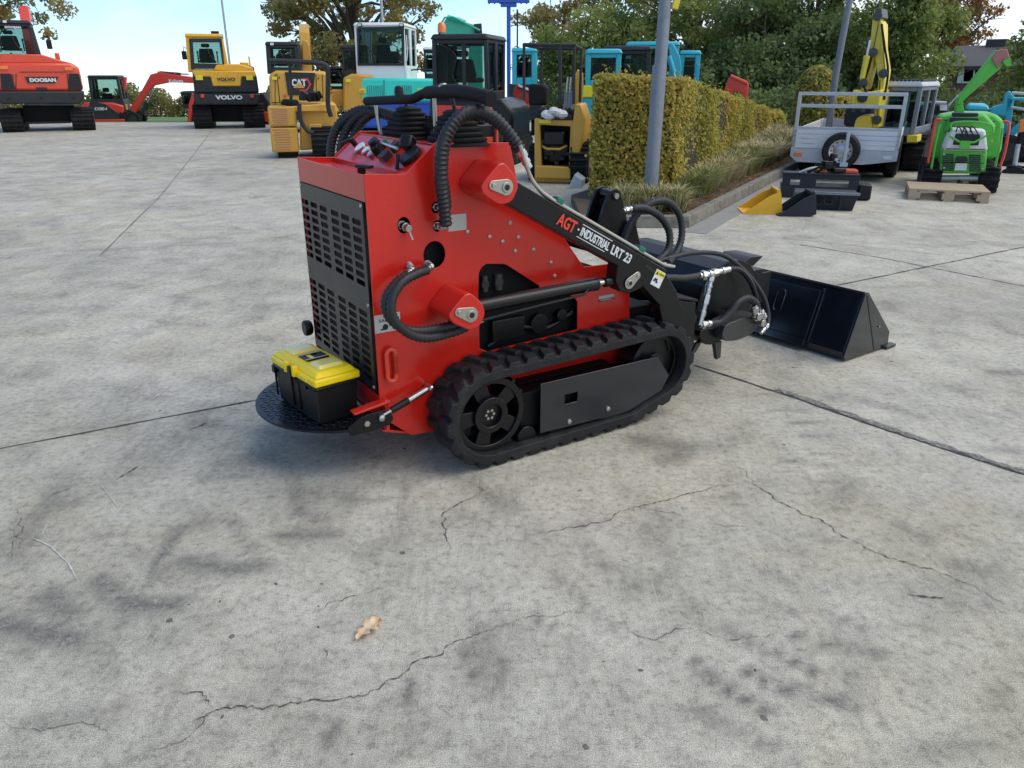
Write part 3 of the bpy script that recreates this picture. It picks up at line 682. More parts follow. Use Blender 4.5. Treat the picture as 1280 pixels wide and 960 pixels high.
for k, mtx in enumerate((None, MIR)):
    tr = belt(mtx, .0, .195)
    w = MB(mtx)   # sprocket with spokes
    def ringplate(mb, cx, cz, ro, ri, a0, a1, n=40): mb.plate(circ(cx,cz,ro,n), [circ(cx,cz,ri,n)], a0, a1)
    ringplate(w, 0,.222,.160,.134,.035,.15); ringplate(w, 0,.222,.078,.05,.028,.12)
    for j in range(5):
        a = R(90+72*j+20); c_, s_ = math.cos(a), math.sin(a)
        q = [(0+.07*c_-.030*s_, .222+.07*s_+.030*c_),(0+.07*c_+.030*s_, .222+.07*s_-.030*c_),(.14*c_+.036*s_, .222+.14*s_-.036*c_),(.14*c_-.036*s_, .222+.14*s_+.036*c_)]
        w.prism(q, .045,.11)
    w.cyl((0,.05,.222),(0,.12,.222),.055,30)
    for j in range(16):
        a = 2*math.pi*j/16
        w.cyl((.165*math.cos(a),.05,.222+.165*math.sin(a)),(.165*math.cos(a),.14,.222+.165*math.sin(a)),.012,8)
    w.build('drive_sprocket', M['black'], tr, bev=.003)
    if k == 0:
        w = MB()
        for j in range(6):
            a = R(60*j); w.cyl((.018*math.cos(a),.05,.222+.018*math.sin(a)),(.018*math.cos(a),.042,.222+.018*math.sin(a)),.0065,6)
        w.build('hub_bolt', M['chrome'], tr)
    w = MB(mtx); ringplate(w,.90,.262,.143,.118,.05,.14); w.cyl((.90,.05,.262),(.90,.14,.262),.05,24); w.cyl((.90,.07,.262),(.90,.11,.262),.125,32)
    w.build('front_idler', M['black'], tr, bev=.002)
    for x in (.18,.34,.50,.66): MB(mtx).cyl((x,.04,.078),(x,.15,.078),.046,20).build('track_roller', M['black'], tr, bev=.003)
    w = MB(mtx); w.plate([(.235,.085),(.235,.312),(.885,.306),(.965,.20),(.895,.088),(.62,.06),(.55,.075)], [[(.36,.19),(.36,.235),(.43,.235),(.43,.19)]], .022, .030)
    w.build('side_guard', M['gloss'], tr, bev=.0015)
    MB(mtx).box(.16,.80,.06,.15,.11,.27).build('track_frame', M['void'], tr, bev=.004)
    MB(mtx).box(.10,.70,.15,.22,.14,.28).build('frame_link', M['void'], tr)
    if k == 0:
        for x, z in ((.385,.105),(.60,.115)):
            MB().lathe([(.006,.012),(.011,.014),(.012,.022)], (x,0,z), 'y', 6).build('bolt', M['zinc'], tr)
# cross member + tilt cylinder towers between the arms
t = MB(); t.cyl((.80,.11,.76),(.80,1.02,.76),.035,20); t.build('cross_tube', M['black'], ld)
for v_ in (.50,.60):
    MB().prism(rcorner([(.86,.74),(.945,.985),(.985,1.0),(1.02,.985),(1.12,.70),(1.0,.66)],1), v_, v_+.018).build('tower_plate', M['black'], ld, bev=.002)
MB().cyl((.985,.50,.965),(.985,.62,.965),.026,20).build('tower_pin_boss', M['black'], ld, bev=.003)
MB().cyl((.985,.485,.965),(.985,.50,.965),.014,16).build('tower_pin', M['zinc'], ld)
MB().prism([(1.0,.70),(1.06,.84),(1.10,.83),(1.16,.66)], .47,.485).build('tower_gusset', M['black'], ld, bev=.002)
MB().cyl((.98,.56,.95),(1.10,.56,.55),.026,20).build('tilt_cylinder', M['black'], ld, bev=.002)
# hose loops at front
fitting((.89,.32,.925),(.94,.31,.935),.012)
hose([(.93,.31,.935),(1.0,.30,.93),(1.09,.29,.885),(1.145,.28,.81),(1.13,.26,.735),(1.06,.24,.695),(.99,.20,.69)], .017)
hose([(.93,.36,.72),(.94,.36,.80),(.98,.35,.88),(1.06,.34,.94),(1.16,.33,.945),(1.24,.32,.88),(1.25,.30,.79),(1.20,.27,.715),(1.11,.22,.69),(1.04,.17,.69)], .017)
fitting((.97,.13,.70),(1.02,.16,.692),.010); fitting((.97,.17,.695),(1.02,.21,.69),.010)
# quick attach frame
t = MB()
for v_ in (.12, .98): t.prism([(1.02,.535),(1.20,.49),(1.215,.27),(1.15,.26),(1.04,.40)], v_, v_+.02)
t.prism([(1.195,.26),(1.195,.50),(1.215,.50),(1.215,.26)], .142,.978); t.prism([(1.02,.540),(1.03,.55),(1.215,.505),(1.215,.492)], .12,.33); t.prism([(1.02,.540),(1.03,.55),(1.215,.505),(1.215,.492)], .80,1.0)
t.build('quick_attach_frame', M['black'], ld, bev=.003)
MB().prism(rcorner([(.93,.40),(.97,.50),(1.06,.54),(1.10,.46),(1.06,.30),(1.0,.27)],1), .135,.175).build('tilt_link', M['black'], ld, bev=.004)
MB().cyl((1.0,.11,.44),(1.0,.16,.44),.010,12).build('link_pin', M['chrome'], ld)
# rotary tiller: hood, end plates, motor
hp = [(1.635+.235*math.cos(R(a)), .385+.225*math.sin(R(a))) for a in (178,150,122,100,78,56,34,12)]
hin = [(1.635+.229*math.cos(R(a)), .385+.219*math.sin(R(a))) for a in (12,34,56,78,100,122,150,178)]
hood = MB().prism(hp+hin, .30,1.02).build('tiller_hood', M['black'], ld, smooth=10, bev=.001)
MB().prism(hp+[(1.86,.36),(1.72,.24),(1.5,.24),(1.40,.36)], .302,.31).build('end_plate', M['black'], hood)
MB().prism(hp+[(1.86,.36),(1.72,.24),(1.5,.24),(1.40,.36)], 1.01,1.018).build('end_plate', M['black'], hood)
MB().cyl((1.62,.31,.35),(1.62,1.0,.35),.04,16).build('tiller_shaft', M['void'], hood)
t = MB(MIR @ Matrix.Identity(4))
for j in range(8):
    v_ = .35+j*.085
    for a in (20+j*37, 200+j*37):
        c_ = Vector((1.62, v_, .35)); d = Vector((math.cos(R(a)),0,math.sin(R(a)))); e = Vector((-d.z,0,d.x))
        MB().hexa([tuple(c_+d*r_+e*s_+Vector((0,w_,0))) for r_, s_, w_ in ((.03,-.015,0),(.16,-.005,0),(.16,-.005,.006),(.03,-.015,.006),(.03,.015,0),(.15,.035,0),(.15,.035,.006),(.03,.015,.006))]).build('tine', M['cast'], hood)
MB().prism([(1.40,.30),(1.34,.44),(1.22,.44),(1.22,.30)], .35,.95).build('tiller_mount', M['black'], ld, bev=.003)
MB().prism([(1.74,.565),(1.80,.60),(1.90,.595),(1.83,.55)], .33,.52).build('hood_flap', M['black'], hood, bev=.001)
MB().plate([(1.80,.50),(1.98,.50),(1.985,.34),(1.84,.31)], [circ(1.86,.46,.012,10)], .33,.342).build('bracket_plate', M['black'], hood, bev=.001)
MB().box(1.80,1.93,.342,.60,.49,.52).build('bracket_box', M['black'], hood, bev=.003)
# motor + hoses
mt = MB().prism(rcorner([(1.44,.28),(1.46,.33),(1.60,.345),(1.72,.34),(1.74,.30),(1.66,.24),(1.56,.225),(1.46,.24)],1), .15,.26).build('drive_motor', M['cast'], ld, bev=.004)
MB().cyl((1.56,.26,.30),(1.56,.31,.30),.06,20).build('motor_flange', M['black'], mt)
MB().prism(rcorner([(1.33,.27),(1.34,.31),(1.50,.30),(1.52,.23),(1.40,.21)],1), .2,.3).build('motor_bracket', M['black'], mt, bev=.004)
each(MB().prism([(1.45,.22),(1.50,.22),(1.505,.13),(1.48,.12)], .2,.225).prism([(1.36,.22),(1.40,.23),(1.36,.17),(1.33,.17)], .24,.26), 'motor_lug', M['cast'], mt, bev=.002)
fitting((1.27,.18,.600),(1.36,.17,.603),.017); fitting((1.33,.175,.603),(1.46,.165,.612),.015); fitting((1.345,.17,.60),(1.315,.16,.52),.015); fitting((1.32,.16,.53),(1.27,.15,.36),.015)
fitting((1.27,.15,.36),(1.35,.14,.358),.015)
hose([(.93,.14,.64),(1.05,.16,.625),(1.16,.175,.605),(1.27,.18,.600)], .0165, 'hose', rib=.05)
hose([(1.34,.14,.357),(1.40,.135,.36),(1.46,.13,.40),(1.51,.13,.445),(1.58,.13,.455),(1.64,.13,.42),(1.66,.13,.385)], .018, 'hose')
hose([(1.46,.165,.612),(1.53,.16,.60),(1.60,.15,.54),(1.65,.14,.45),(1.655,.14,.40)], .013, 'black', rib=0, step=.02)
hose([(.92,.2,.685),(1.10,.22,.70),(1.30,.24,.70),(1.50,.24,.66),(1.68,.23,.54),(1.78,.2,.42),(1.80,.17,.33),(1.77,.14,.27)], .0115, 'hose', rib=.04)
fitting((1.63,.13,.41),(1.66,.125,.33),.018); fitting((1.66,.125,.375),(1.71,.12,.335),.018); fitting((1.76,.13,.285),(1.70,.12,.25),.010)
t = MB(); t.cyl((1.655,.10,.35),(1.655,.14,.35),.022,8); t.cyl((1.69,.10,.31),(1.69,.14,.31),.02,8); t.build('motor_port', M['chrome'], mt, bev=.002)
t = MB(); t.box(.86,.98,.2,.9,.25,.5); t.cyl((.98,.35,.45),(1.19,.35,.42),.03,14); t.cyl((.98,.75,.45),(1.19,.75,.42),.03,14); t.build('front_frame', M['void'], ld, bev=.004)

# ------------------------------------------------------------------ bucket lying in front
bk = thing('loader_bucket', 'wide gloss black loader bucket standing on the concrete ahead of the red loader', 'bucket', tuple(Vector(L0)+Matrix.Rotation(LZ,3,'Z')@Vector((2.52,0.02,0))), LZ+R(3))
def bp(pts): return [(x-2.52, z) for x, z in pts]
sidep = bp([(2.29,.035),(2.31,.012),(2.745,.012),(2.735,.105),(2.445,.375),(2.405,.385)])
MB().prism(sidep, 0,.014).build('side_plate', M['gloss'], bk, bev=.002)
MB().prism(sidep, 1.286,1.30).build('side_plate', M['gloss'], bk, bev=.002)
MB().prism(bp([(2.405,.385),(2.40,.36),(2.298,.055),(2.31,.015),(2.34,.012),(2.34,.03),(2.32,.06),(2.42,.375)]), .014,1.286).build('back_plate', M['gloss'], bk, bev=.002)
MB().prism(bp([(2.34,.012),(2.34,.022),(2.74,.022),(2.76,.012)]), .014,1.286).build('floor_plate', M['gloss'], bk)
MB().prism(bp([(2.385,.385),(2.385,.397),(2.44,.384),(2.44,.372)]), -.002,1.302).build('top_rail', M['gloss'], bk, bev=.002)
MB().box(2.70-2.52,2.80-2.52,-.02,.02,.004,.022).box(2.72-2.52,2.79-2.52,-.005,1.30,.002,.011).build('cutting_edge', M['cast'], bk, bev=.002)
ax = Vector((0,-1,0)); ay = Vector((.105,0,.325)).normalized()
def bkp(v, s, h=0): 
    p = Vector((2.302-2.52, v, .06))+ay*s; n = Vector((-.325,0,.105)).normalized(); return p+n*h
for v0, v1 in ((.17,.235), ):
    pass
def bpanel(name, v0, v1, s0, s1, h0, h1, mat='gloss', bev=.002):
    p = [bkp(v,s,h) for h in (h0,) for v, s in ((v0,s0),(v1,s0),(v1,s1),(v0,s1))]+[bkp(v,s,h1) for v, s in ((v0,s0),(v1,s0),(v1,s1),(v0,s1))]
    return MB().hexa([tuple(q) for q in p]).build(name, M[mat], bk, bev=bev)
bpanel('hinge_panel', .255, 1.05, .01, .30, .0, .018)
bpanel('panel_edge', .236,.250, .0,.32,.0,.012)
bpanel('rib', .25,.95,-.035,.005,.0,.03); 
t = MB(); lo = []
for k in range(24):
    a = 2*math.pi*k/24; lo.append(bkp(.50+.028*math.cos(a), .19+(.04 if math.sin(a)>0 else -.04)+.028*math.sin(a), .019))
t.tube(lo+[lo[0]], .004, 6); t.build('pressed_slot', M['gloss'], bk)
MB().cyl((2.60-2.52,-.003,.16),(2.60-2.52,-.008,.16),.006,8).build('bolt', M['zinc'], bk)
MB().prism(bp([(2.415,.37),(2.42,.37),(2.60,.02),(2.592,.02)]), -.002,.0).build('weld_seam', M['black'], bk)

# ------------------------------------------------------------------ toolbox
tb = thing('toolbox', 'black plastic toolbox with yellow lid standing on the round tread plate behind the loader', 'toolbox', tuple(Vector(L0)+Matrix.Rotation(LZ,3,'Z')@Vector((-.563,.492,.2245))), LZ+R(8))
def frus(mb, x, y, z0, z1, k): mb.hexa([(-x*k,-y*k,z0),(x*k,-y*k,z0),(x*k,y*k,z0),(-x*k,y*k,z0),(-x,-y,z1),(x,-y,z1),(x,y,z1),(-x,y,z1)])
t = MB(); frus(t, .090,.190,0,.165,.93); t.box(-.097,.097,-.196,.196,.148,.164); t.build('box_body', M['plast'], tb, bev=.008)
t = MB(); frus(t,.099,.200,.165,.197,1.0); lid = t.build('lid', M['boxy'], tb, bev=.008)
t = MB(); t.hexa([(-.092,-.192,.197),(.092,-.192,.197),(.092,.192,.197),(-.092,.192,.197),(-.072,-.168,.219),(.072,-.168,.219),(.072,.168,.219),(-.072,.168,.219)]); t.build('lid_top', M['boxy'], lid, bev=.006)
for y0, y1 in ((-.155,-.068),(.068,.155)):
    t = MB(); t.hexa([(-.055,y0,.219),(.055,y0,.219),(.055,y1,.219),(-.055,y1,.219),(-.045,y0+.012,.232),(.045,y0+.012,.232),(.045,y1-.012,.232),(-.045,y1-.012,.232)]); t.build('organiser_cover', M['clearp'], lid, bev=.003)
t = MB().plate([(-.045,-.042),(.050,-.042),(.050,.042),(-.045,.042)], [[(-.028,-.030),(.028,-.030),(.028,.030),(-.028,.030)]], .2195,.2255,'z'); t.build('handle_frame', M['plast'], lid, bev=.0015)
t = MB(); t.box(-.050,.050,-.036,-.028,.2258,.2262); t.box(-.050,.050,.028,.036,.2258,.2262); t.build('handle_inlay', M['decalg'], lid)
MB().box(-.026,.026,-.029,.029,.219,.2205).build('handle_recess', M['ink'], lid)
MB().box(-.020,-.002,-.029,.029,.2207,.2225).build('handle_insert', M['boxy'], lid)
for y_ in (-.0,):
    MB().box(-.112,-.099,-.013,.013,.125,.205).build('latch', M['plast'], tb, bev=.003)
t = MB(); t.box(-.1035,-.098,.05,.135,.172,.192); t.box(-.1035,-.098,-.135,-.05,.172,.192); t.box(-.112,-.09,.024,.045,.17,.215); t.box(-.112,-.09,-.045,-.024,.17,.215); each(t, 'lid_boss', M['boxy'], lid, bev=.004)
t = MB()
for y_ in (-.19,-.03,.03,.185): t.box(-.0935,-.085,y_-.003,y_+.003,.02,.15)
t.box(-.102,-.088,-.12,-.10,.14,.155); t.box(-.102,-.088,.165,.19,.125,.155); each(t, 'body_rib', M['plast'], tb, bev=.002)

# ------------------------------------------------------------------ background machines
class Frame:
    def __init__(s, px, py, rz=None, z=0):
        s.o = ground(px, py, z)
        s.rz = math.atan2(-s.o.x, s.o.y) if rz is None else R(rz)
        s.X = Vector((math.cos(s.rz), math.sin(s.rz), 0)); s.Y = Vector((-math.sin(s.rz), math.cos(s.rz), 0))
    def q(s, px, py, y=0):
        r = ray(px, py); p0 = s.o+s.Y*y
        t = (p0-CAM).dot(s.Y)/r.dot(s.Y); p = CAM+r*t-s.o
        return (p.dot(s.X), p.z)
    def P(s, pts, y=0): return [s.q(a, b, y) for a, b in pts]
    def pt(s, px, py, y=0): x, z = s.q(px, py, y); return Vector((x, y, z))
    def thing(s, name, label, cat, group=None): return thing(name, label, cat, tuple(s.o), s.rz, group)
def pr(F, name, pix, y0, y1, mat, par, bev=.02, rnd=0, smooth=35):
    p = F.P(pix, y0)
    if rnd: p = rcorner(p, rnd)
    return MB().prism(p, y0, y1).build(name, M[mat], par, bev=bev, smooth=smooth)
def crawler(par, x0, x1, y0, y1, h, pitch=.11, name='crawler_track', z0=0):
    r_ = h/2; n = 10
    prof = [(y0+r_+r_*math.cos(R(90+180*k/n)), z0+r_+r_*math.sin(R(90+180*k/n))) for k in range(n+1)]+[(y1-r_*.9+r_*.9*math.cos(R(-90+180*k/n)), z0+r_+r_*.95*math.sin(R(-90+180*k/n))) for k in range(n+1)]
    t = MB(); t.prism(prof, x0, x1, 'x')
    P = resample([Vector((0,)+p) for p in prof+[prof[0]]], pitch); N = len(P)
    c_ = Vector((0, (y0+y1)/2, z0+r_))
    for i, p in enumerate(P[:-1]):
        d = (P[i+1]-P[i-1]).normalized() if i else (P[1]-P[0]).normalized(); nn = Vector((0, d.z, -d.y))
        if nn.dot(p-c_) < 0: nn = -nn
        a = x0-.004; b_ = x1+.004; w_ = pitch*.30
        q = [p-d*w_-nn*.02, p+d*w_-nn*.02]; q2 = [p-d*w_*.5+nn*.035, p+d*w_*.5+nn*.035]
        t.hexa([(a,q[0].y,q[0].z),(b_,q[0].y,q[0].z),(b_,q[1].y,q[1].z),(a,q[1].y,q[1].z),(a,q2[0].y,q2[0].z),(b_,q2[0].y,q2[0].z),(b_,q2[1].y,q2[1].z),(a,q2[1].y,q2[1].z)])
    o = t.build(name, M['track'], par, bev=.004, smooth=30)
    t = MB()
    for sx, e in ((x0,-1),(x1,1)):
        for k in range(5):
            yy = y0+r_+(y1-y0-2*r_)*k/4; rr = r_*.62 if k in (0,4) else r_*.34
            zz_ = z0+r_ if k in (0,4) else z0+r_*.5
            t.cyl((sx,yy,zz_),(sx+e*.012,yy,zz_),rr,18)
    each(t, 'roller', M['dgrey'], o, bev=.003)
    return o
def cab(par, x0, x1, y0, y1, z0, z1, mat='dgrey', roof=None, zs=None, post=.06, taper=0, glassm='glass', seat=True, lean=0, name='cab', rear=(None, None)):
    """four posts, roof, sill, panes, seat inside; zs = sill height; rear pane spans fraction"""
    zs = z0+.35 if zs is None else zs
    g = MB(); T = taper; L = lean; zr = z1-.09
    def px(x, z): 
        f = (z-z0)/(z1-z0); c_ = (x0+x1)/2; return c_+(x-c_)*(1-T*f)
    def py_(y, z):
        f = (z-z0)/(z1-z0); return y+(L*f if y > (y0+y1)/2 else 0)
    def beam(xa, xb, ya, yb, za, zb):
        g.hexa([(px(xa,za),py_(ya,za),za),(px(xb,za),py_(ya,za),za),(px(xb,za),py_(yb,za),za),(px(xa,za),py_(yb,za),za),
                (px(xa,zb),py_(ya,zb),zb),(px(xb,zb),py_(ya,zb),zb),(px(xb,zb),py_(yb,zb),zb),(px(xa,zb),py_(yb,zb),zb)])
    p = post
    for xa in (x0, x1-p):
        for ya in (y0, y1-p): beam(xa, xa+p, ya, ya+p, z0, zr)
        beam(xa, xa+p, (y0+y1)/2-p/2, (y0+y1)/2+p/2, zs, zr)
    for ya in (y0, y1-p):
        beam(x0+p, x1-p, ya+.004, ya+p-.004, z0, zs); beam(x0+p, x1-p, ya+.004, ya+p-.004, zr-.07, zr)
    for xa in (x0, x1-p): beam(xa+.004, xa+p-.004, y0+p, y1-p, z0, zs); beam(xa+.004, xa+p-.004, y0+p, y1-p, zr-.06, zr)
    c_ = g.build(name, M[mat], par, bev=.012)
    t = MB(); t.hexa([(px(x0,zr)-.03,y0-.04,zr),(px(x1,zr)+.03,y0-.04,zr),(px(x1,zr)+.03,py_(y1,zr)+.05,zr),(px(x0,zr)-.03,py_(y1,zr)+.05,zr),
             (px(x0,zr)+.02,y0,z1),(px(x1,zr)-.02,y0,z1),(px(x1,zr)-.02,py_(y1,z1),z1),(px(x0,zr)+.02,py_(y1,z1),z1)])
    t.build('roof', M[roof or mat], c_, bev=.03)
    zt = zr-.07
    for ya in (y0+p*.5, y1-p*.5):
        MB().hexa([(px(x0+p,zs),py_(ya,zs),zs),(px(x1-p,zs),py_(ya,zs),zs),(px(x1-p,zs),py_(ya,zs)+.006,zs),(px(x0+p,zs),py_(ya,zs)+.006,zs),
              (px(x0+p,zt),py_(ya,zt),zt),(px(x1-p,zt),py_(ya,zt),zt),(px(x1-p,zt),py_(ya,zt)+.006,zt),(px(x0+p,zt),py_(ya,zt)+.006,zt)]).build('window', M[glassm], c_)
    for xa in (x0+p*.5, x1-p*.5):
        MB().hexa([(px(xa,zs),y0+p,zs),(px(xa,zs)+.006,y0+p,zs),(px(xa,zs)+.006,py_(y1-p,zs),zs),(px(xa,zs),py_(y1-p,zs),zs),
              (px(xa,zt),y0+p,zt),(px(xa,zt)+.006,y0+p,zt),(px(xa,zt)+.006,py_(y1-p,zt),zt),(px(xa,zt),py_(y1-p,zt),zt)]).build('window', M[glassm], c_)
    if seat:
        cx, cy = (x0+x1)/2, (y0+y1)/2-.1
        hgt = min(z1-z0, 1.6)
        t = MB(); t.box(cx-.24,cx+.24,cy-.25,cy+.25,z0+hgt*.25,z0+hgt*.33); t.hexa([(cx-.23,cy-.28,z0+hgt*.33),(cx+.23,cy-.28,z0+hgt*.33),(cx+.23,cy-.16,z0+hgt*.33),(cx-.23,cy-.16,z0+hgt*.33),(cx-.19,cy-.36,z0+hgt*.62),(cx+.19,cy-.36,z0+hgt*.62),(cx+.19,cy-.27,z0+hgt*.62),(cx-.19,cy-.27,z0+hgt*.62)])
        t.box(cx-.12,cx+.12,cy-.37,cy-.29,z0+hgt*.65,z0+hgt*.75)
        t.build('seat', M['foam'], c_, bev=.04)
        t = MB(); 
        for s_ in (-.35,.35): t.cyl((cx+s_*.8,cy+.2,z0+hgt*.25),(cx+s_*.8,cy+.28,z0+hgt*.52),.018,8); t.lathe([(.01,-.03),(.03,0),(.02,.04)],(cx+s_*.8,cy+.28,z0+hgt*.53),'z',8)
        t.build('joystick', M['plast'], c_)
    return c_
def boom(par, pts, w, t0, mat, name='boom', x=0, thick=None):
    """box-section arm along (y,z) points, centred on x, heights thick[i]"""
    P = [Vector((0, a, b_)) for a, b_ in pts]; n = len(P); t = MB(); up = []; dn = []
    for i, p in enumerate(P):
        d = (P[min(i+1,n-1)]-P[max(i-1,0)]).normalized(); nn = Vector((0,-d.z,d.y)); h = (thick[i] if thick else t0)/2
        up.append((p+nn*h)); dn.append((p-nn*h))
    poly = [(q.y,q.z) for q in up]+[(q.y,q.z) for q in dn[::-1]]
    t.prism(poly, x-w/2, x+w/2, 'x'); return t.build(name, M[mat], par, bev=.015)
def ram(par, a, b_, r=.05, mat='dgrey'):
    a = Vector(a); b_ = Vector(b_); m_ = a.lerp(b_, .58)
    o = MB().cyl(a, m_, r, 14).cyl(m_-(m_-a).normalized()*.04, m_+(m_-a).normalized()*.01, r*1.15, 14).build('hydraulic_cylinder', M[mat], par, bev=.004)
    MB().cyl(m_, b_, r*.5, 12).build('piston_rod', M['chrome'], o); return o
FX = Vector((1,0,0)); FZ = Vector((0,0,1))
def word(F, par, txt, mat, px0, px1, py0, py1, y, bold=.03, shear=0, back=None, name='lettering'):
    a = F.q(px0, (py0+py1)/2, y); b_ = F.q(px1, (py0+py1)/2, y); c0 = F.q((px0+px1)/2, py0, y); c1 = F.q((px0+px1)/2, py1, y)
    ctr = ((a[0]+b_[0])/2, y-.003, (c0[1]+c1[1])/2)
    return lettering(txt, M[mat], par, basis(ctr, FX, Vector((0,0,1))), abs(b_[0]-a[0]), abs(c0[1]-c1[1]), bold, ext=.004, shear=shear, name=name)
def lamp(F, par, px, py, y, w=.16, h=.07, mat='orange'):
    p = F.pt(px, py, y); return MB().box(p.x-w/2,p.x+w/2,y-.02,y+.02,p.z-h/2,p.z+h/2).build('lamp', M[mat], par, bev=.008)
def bits(mb, x, y, z, n=6, mat=None): pass

# --- orange excavator far left, seen from behind
F = Frame(57, 165, 27); t_ = F.thing('excavator', 'orange excavator with dark counterweight and DOOSAN on its back at the left edge', 'excavator', 'excavators parked in the yard')
tw = [F.q(3,165)[0], F.q(30,165)[0], F.q(92,163)[0], F.q(120,163)[0]]
crawler(t_, tw[0], tw[1], .1, 2.6, .58); crawler(t_, tw[2], tw[3], .1, 2.6, .58)
pr(F, 'undercarriage', [(28,132),(92,132),(92,153),(28,153)], .6, 2.0, 'void', t_)
for k in range(4): MB().box(tw[1]+.05, tw[2]-.05, .5+.1*k, .53+.1*k, .2, .26).build('frame_bar', M['dgrey'], t_)
pr(F, 'counterweight', [(0,114),(105,114),(105,124),(100,130),(2,130),(-6,124),(-6,114)], -.05, 1.0, 'dgrey', t_, .04)
pr(F, 'rear_body', [(-4,114),(104,114),(98,84),(88,78),(0,78),(-6,86)], .0, 2.2, 'redo', t_, .08)
pr(F, 'hood', [(-2,79),(90,79),(78,76),(52,68),(0,67)], .05, 1.2, 'redo', t_, .05)
for s_, gx in ((0,(2,16)),(1,(88,100))):
    g_ = pr(F, 'vent_grille', [(gx[0]-2,92),(gx[1]-3 if s_==0 else gx[1]-2,92),(gx[1]+4,112),(gx[0]+(0 if s_==0 else -3),112)], -.02, .02, 'ink', t_, 0)
    t = MB()
    for k in range(7):
        a = F.q(gx[0]-1,94+k*2.6,-.03); b_ = F.q(gx[1]+1,94+k*2.6,-.03); t.box(a[0],b_[0],-.035,-.015,a[1]-.012,a[1]+.012)
    t.build('grille_slats', M['dgrey'], g_)
pl_ = pr(F, 'name_plate', [(31,96),(73,96),(69,104),(35,104)], -.03, .0, 'ink', t_, .0)
word(F, pl_, 'DOOSAN', 'decal', 37, 70, 97.5, 102.5, -.032, .06)
MB().box(*[F.q(52,111,-.04)[0]-.13, F.q(52,111,-.04)[0]+.13], -.03, .02, F.q(52,111)[1]-.04, F.q(52,111)[1]+.04).build('latch', M['ink'], t_)
lamp(F, t_, 4, 84.5, -.03, .22, .09); lamp(F, t_, 86, 86, -.03, .2, .09)
a = F.q(-20,70,.3); b_ = F.q(50,70,.3); top = F.q(20,25,.3)
cb_ = cab(t_, a[0], b_[0], .3, 1.6, a[1]-.1, top[1], 'dgrey', zs=a[1]+.02, taper=.13, post=.09)
word(F, cb_, 'DOOSAN', 'decal', 6, 26, 32.5, 35.5, .26, .05)
boom(t_, [(1.6,1.2),(2.0,2.4),(2.8,3.3),(3.7,3.25)], .26, .35, 'redk', x=F.q(34,40,2.0)[0])
ram(t_, (F.q(34,40,2.0)[0],2.3,1.8),(F.q(34,40,2.0)[0],3.0,3.45), .07, 'redk')
p = F.pt(72,72,.4); MB().box(p.x-.06,p.x+.06,.35,.5,p.z-.2,p.z+.12).build('exhaust_cover', M['redo'], t_, bev=.02)
p = F.pt(18,74,.1); MB().cyl((p.x,.1,p.z-.1),(p.x-.05,.1,p.z+.16),.03,8).build('mirror_stalk', M['plast'], t_)

def wiper(F, par, p0, p1, p2, y): MB().tube([F.pt(*p0,y), F.pt(*p1,y), F.pt(*p2,y)], .012, 6).build('wiper', M['ink'], par)
def gaps(F, par, segs, y, w=.012, mat='ink'):
    for (a, b_, c_, d_) in segs:
        p = F.pt(a,b_,y); q = F.pt(c_,d_,y); MB().tube([p, q], w, 4).build('panel_gap', M[mat], par)
def rail(F, par, pts, y, r=.018, mat='dgrey'): MB().tube(spline([F.pt(a,b_,y) for a,b_ in pts],5), r, 8).build('hand_rail', M[mat], par)
def worklight(F, par, px, py, y):
    p = F.pt(px,py,y); o = MB().box(p.x-.06,p.x+.06,y-.05,y+.05,p.z-.045,p.z+.045).build('work_light', M['plast'], par, bev=.01)
    MB().box(p.x-.045,p.x+.045,y-.056,y-.05,p.z-.032,p.z+.032).build('lens', M['decal'], o)
def mirror(F, par, px, py, y, dx=.25):
    p = F.pt(px,py,y); MB().tube([p, p+Vector((dx,0,.08)), p+Vector((dx,0,-.05))], .014, 6).build('mirror_arm', M['plast'], par); MB().box(p.x+dx-.07,p.x+dx+.07,y-.03,y+.02,p.z-.28,p.z-.04).build('mirror', M['plast'], par, bev=.02)
def underside(F, par, x0, x1, y, z):
    t = MB(); t.cyl((x0,y,z),(x1,y,z),.09,12); t.box(x0,x1,y+.2,y+.5,z-.05,z+.08); t.cyl(((x0+x1)/2,y+.5,z+.1),((x0+x1)/2,y+.5,z+.35),.35,20); each(t, 'axle_tube', M['dgrey'], par, bev=.01)
rail(F, t_, [(6,79),(6,74),(40,72),(44,77)], .3, .02)
wiper(F, cb_, (30,66),(22,58),(14,44), .24); worklight(F, cb_, 44, 29, .3); worklight(F, cb_, 6, 27, .3)
gaps(F, t_, [(24,90,82,90),(20,112,20,92),(86,112,84,92)], -.015, .008)
mirror(F, t_, 50, 48, .9, .2); underside(F, t_, tw[1], tw[2], .7, .3)
for k in range(3): p = F.pt(12+k*40, 121, -.08); MB().lathe([(.01,-.02),(.035,-.015),(.035,.02)], tuple(p), 'y', 10).build('plug', M['ink'], t_)

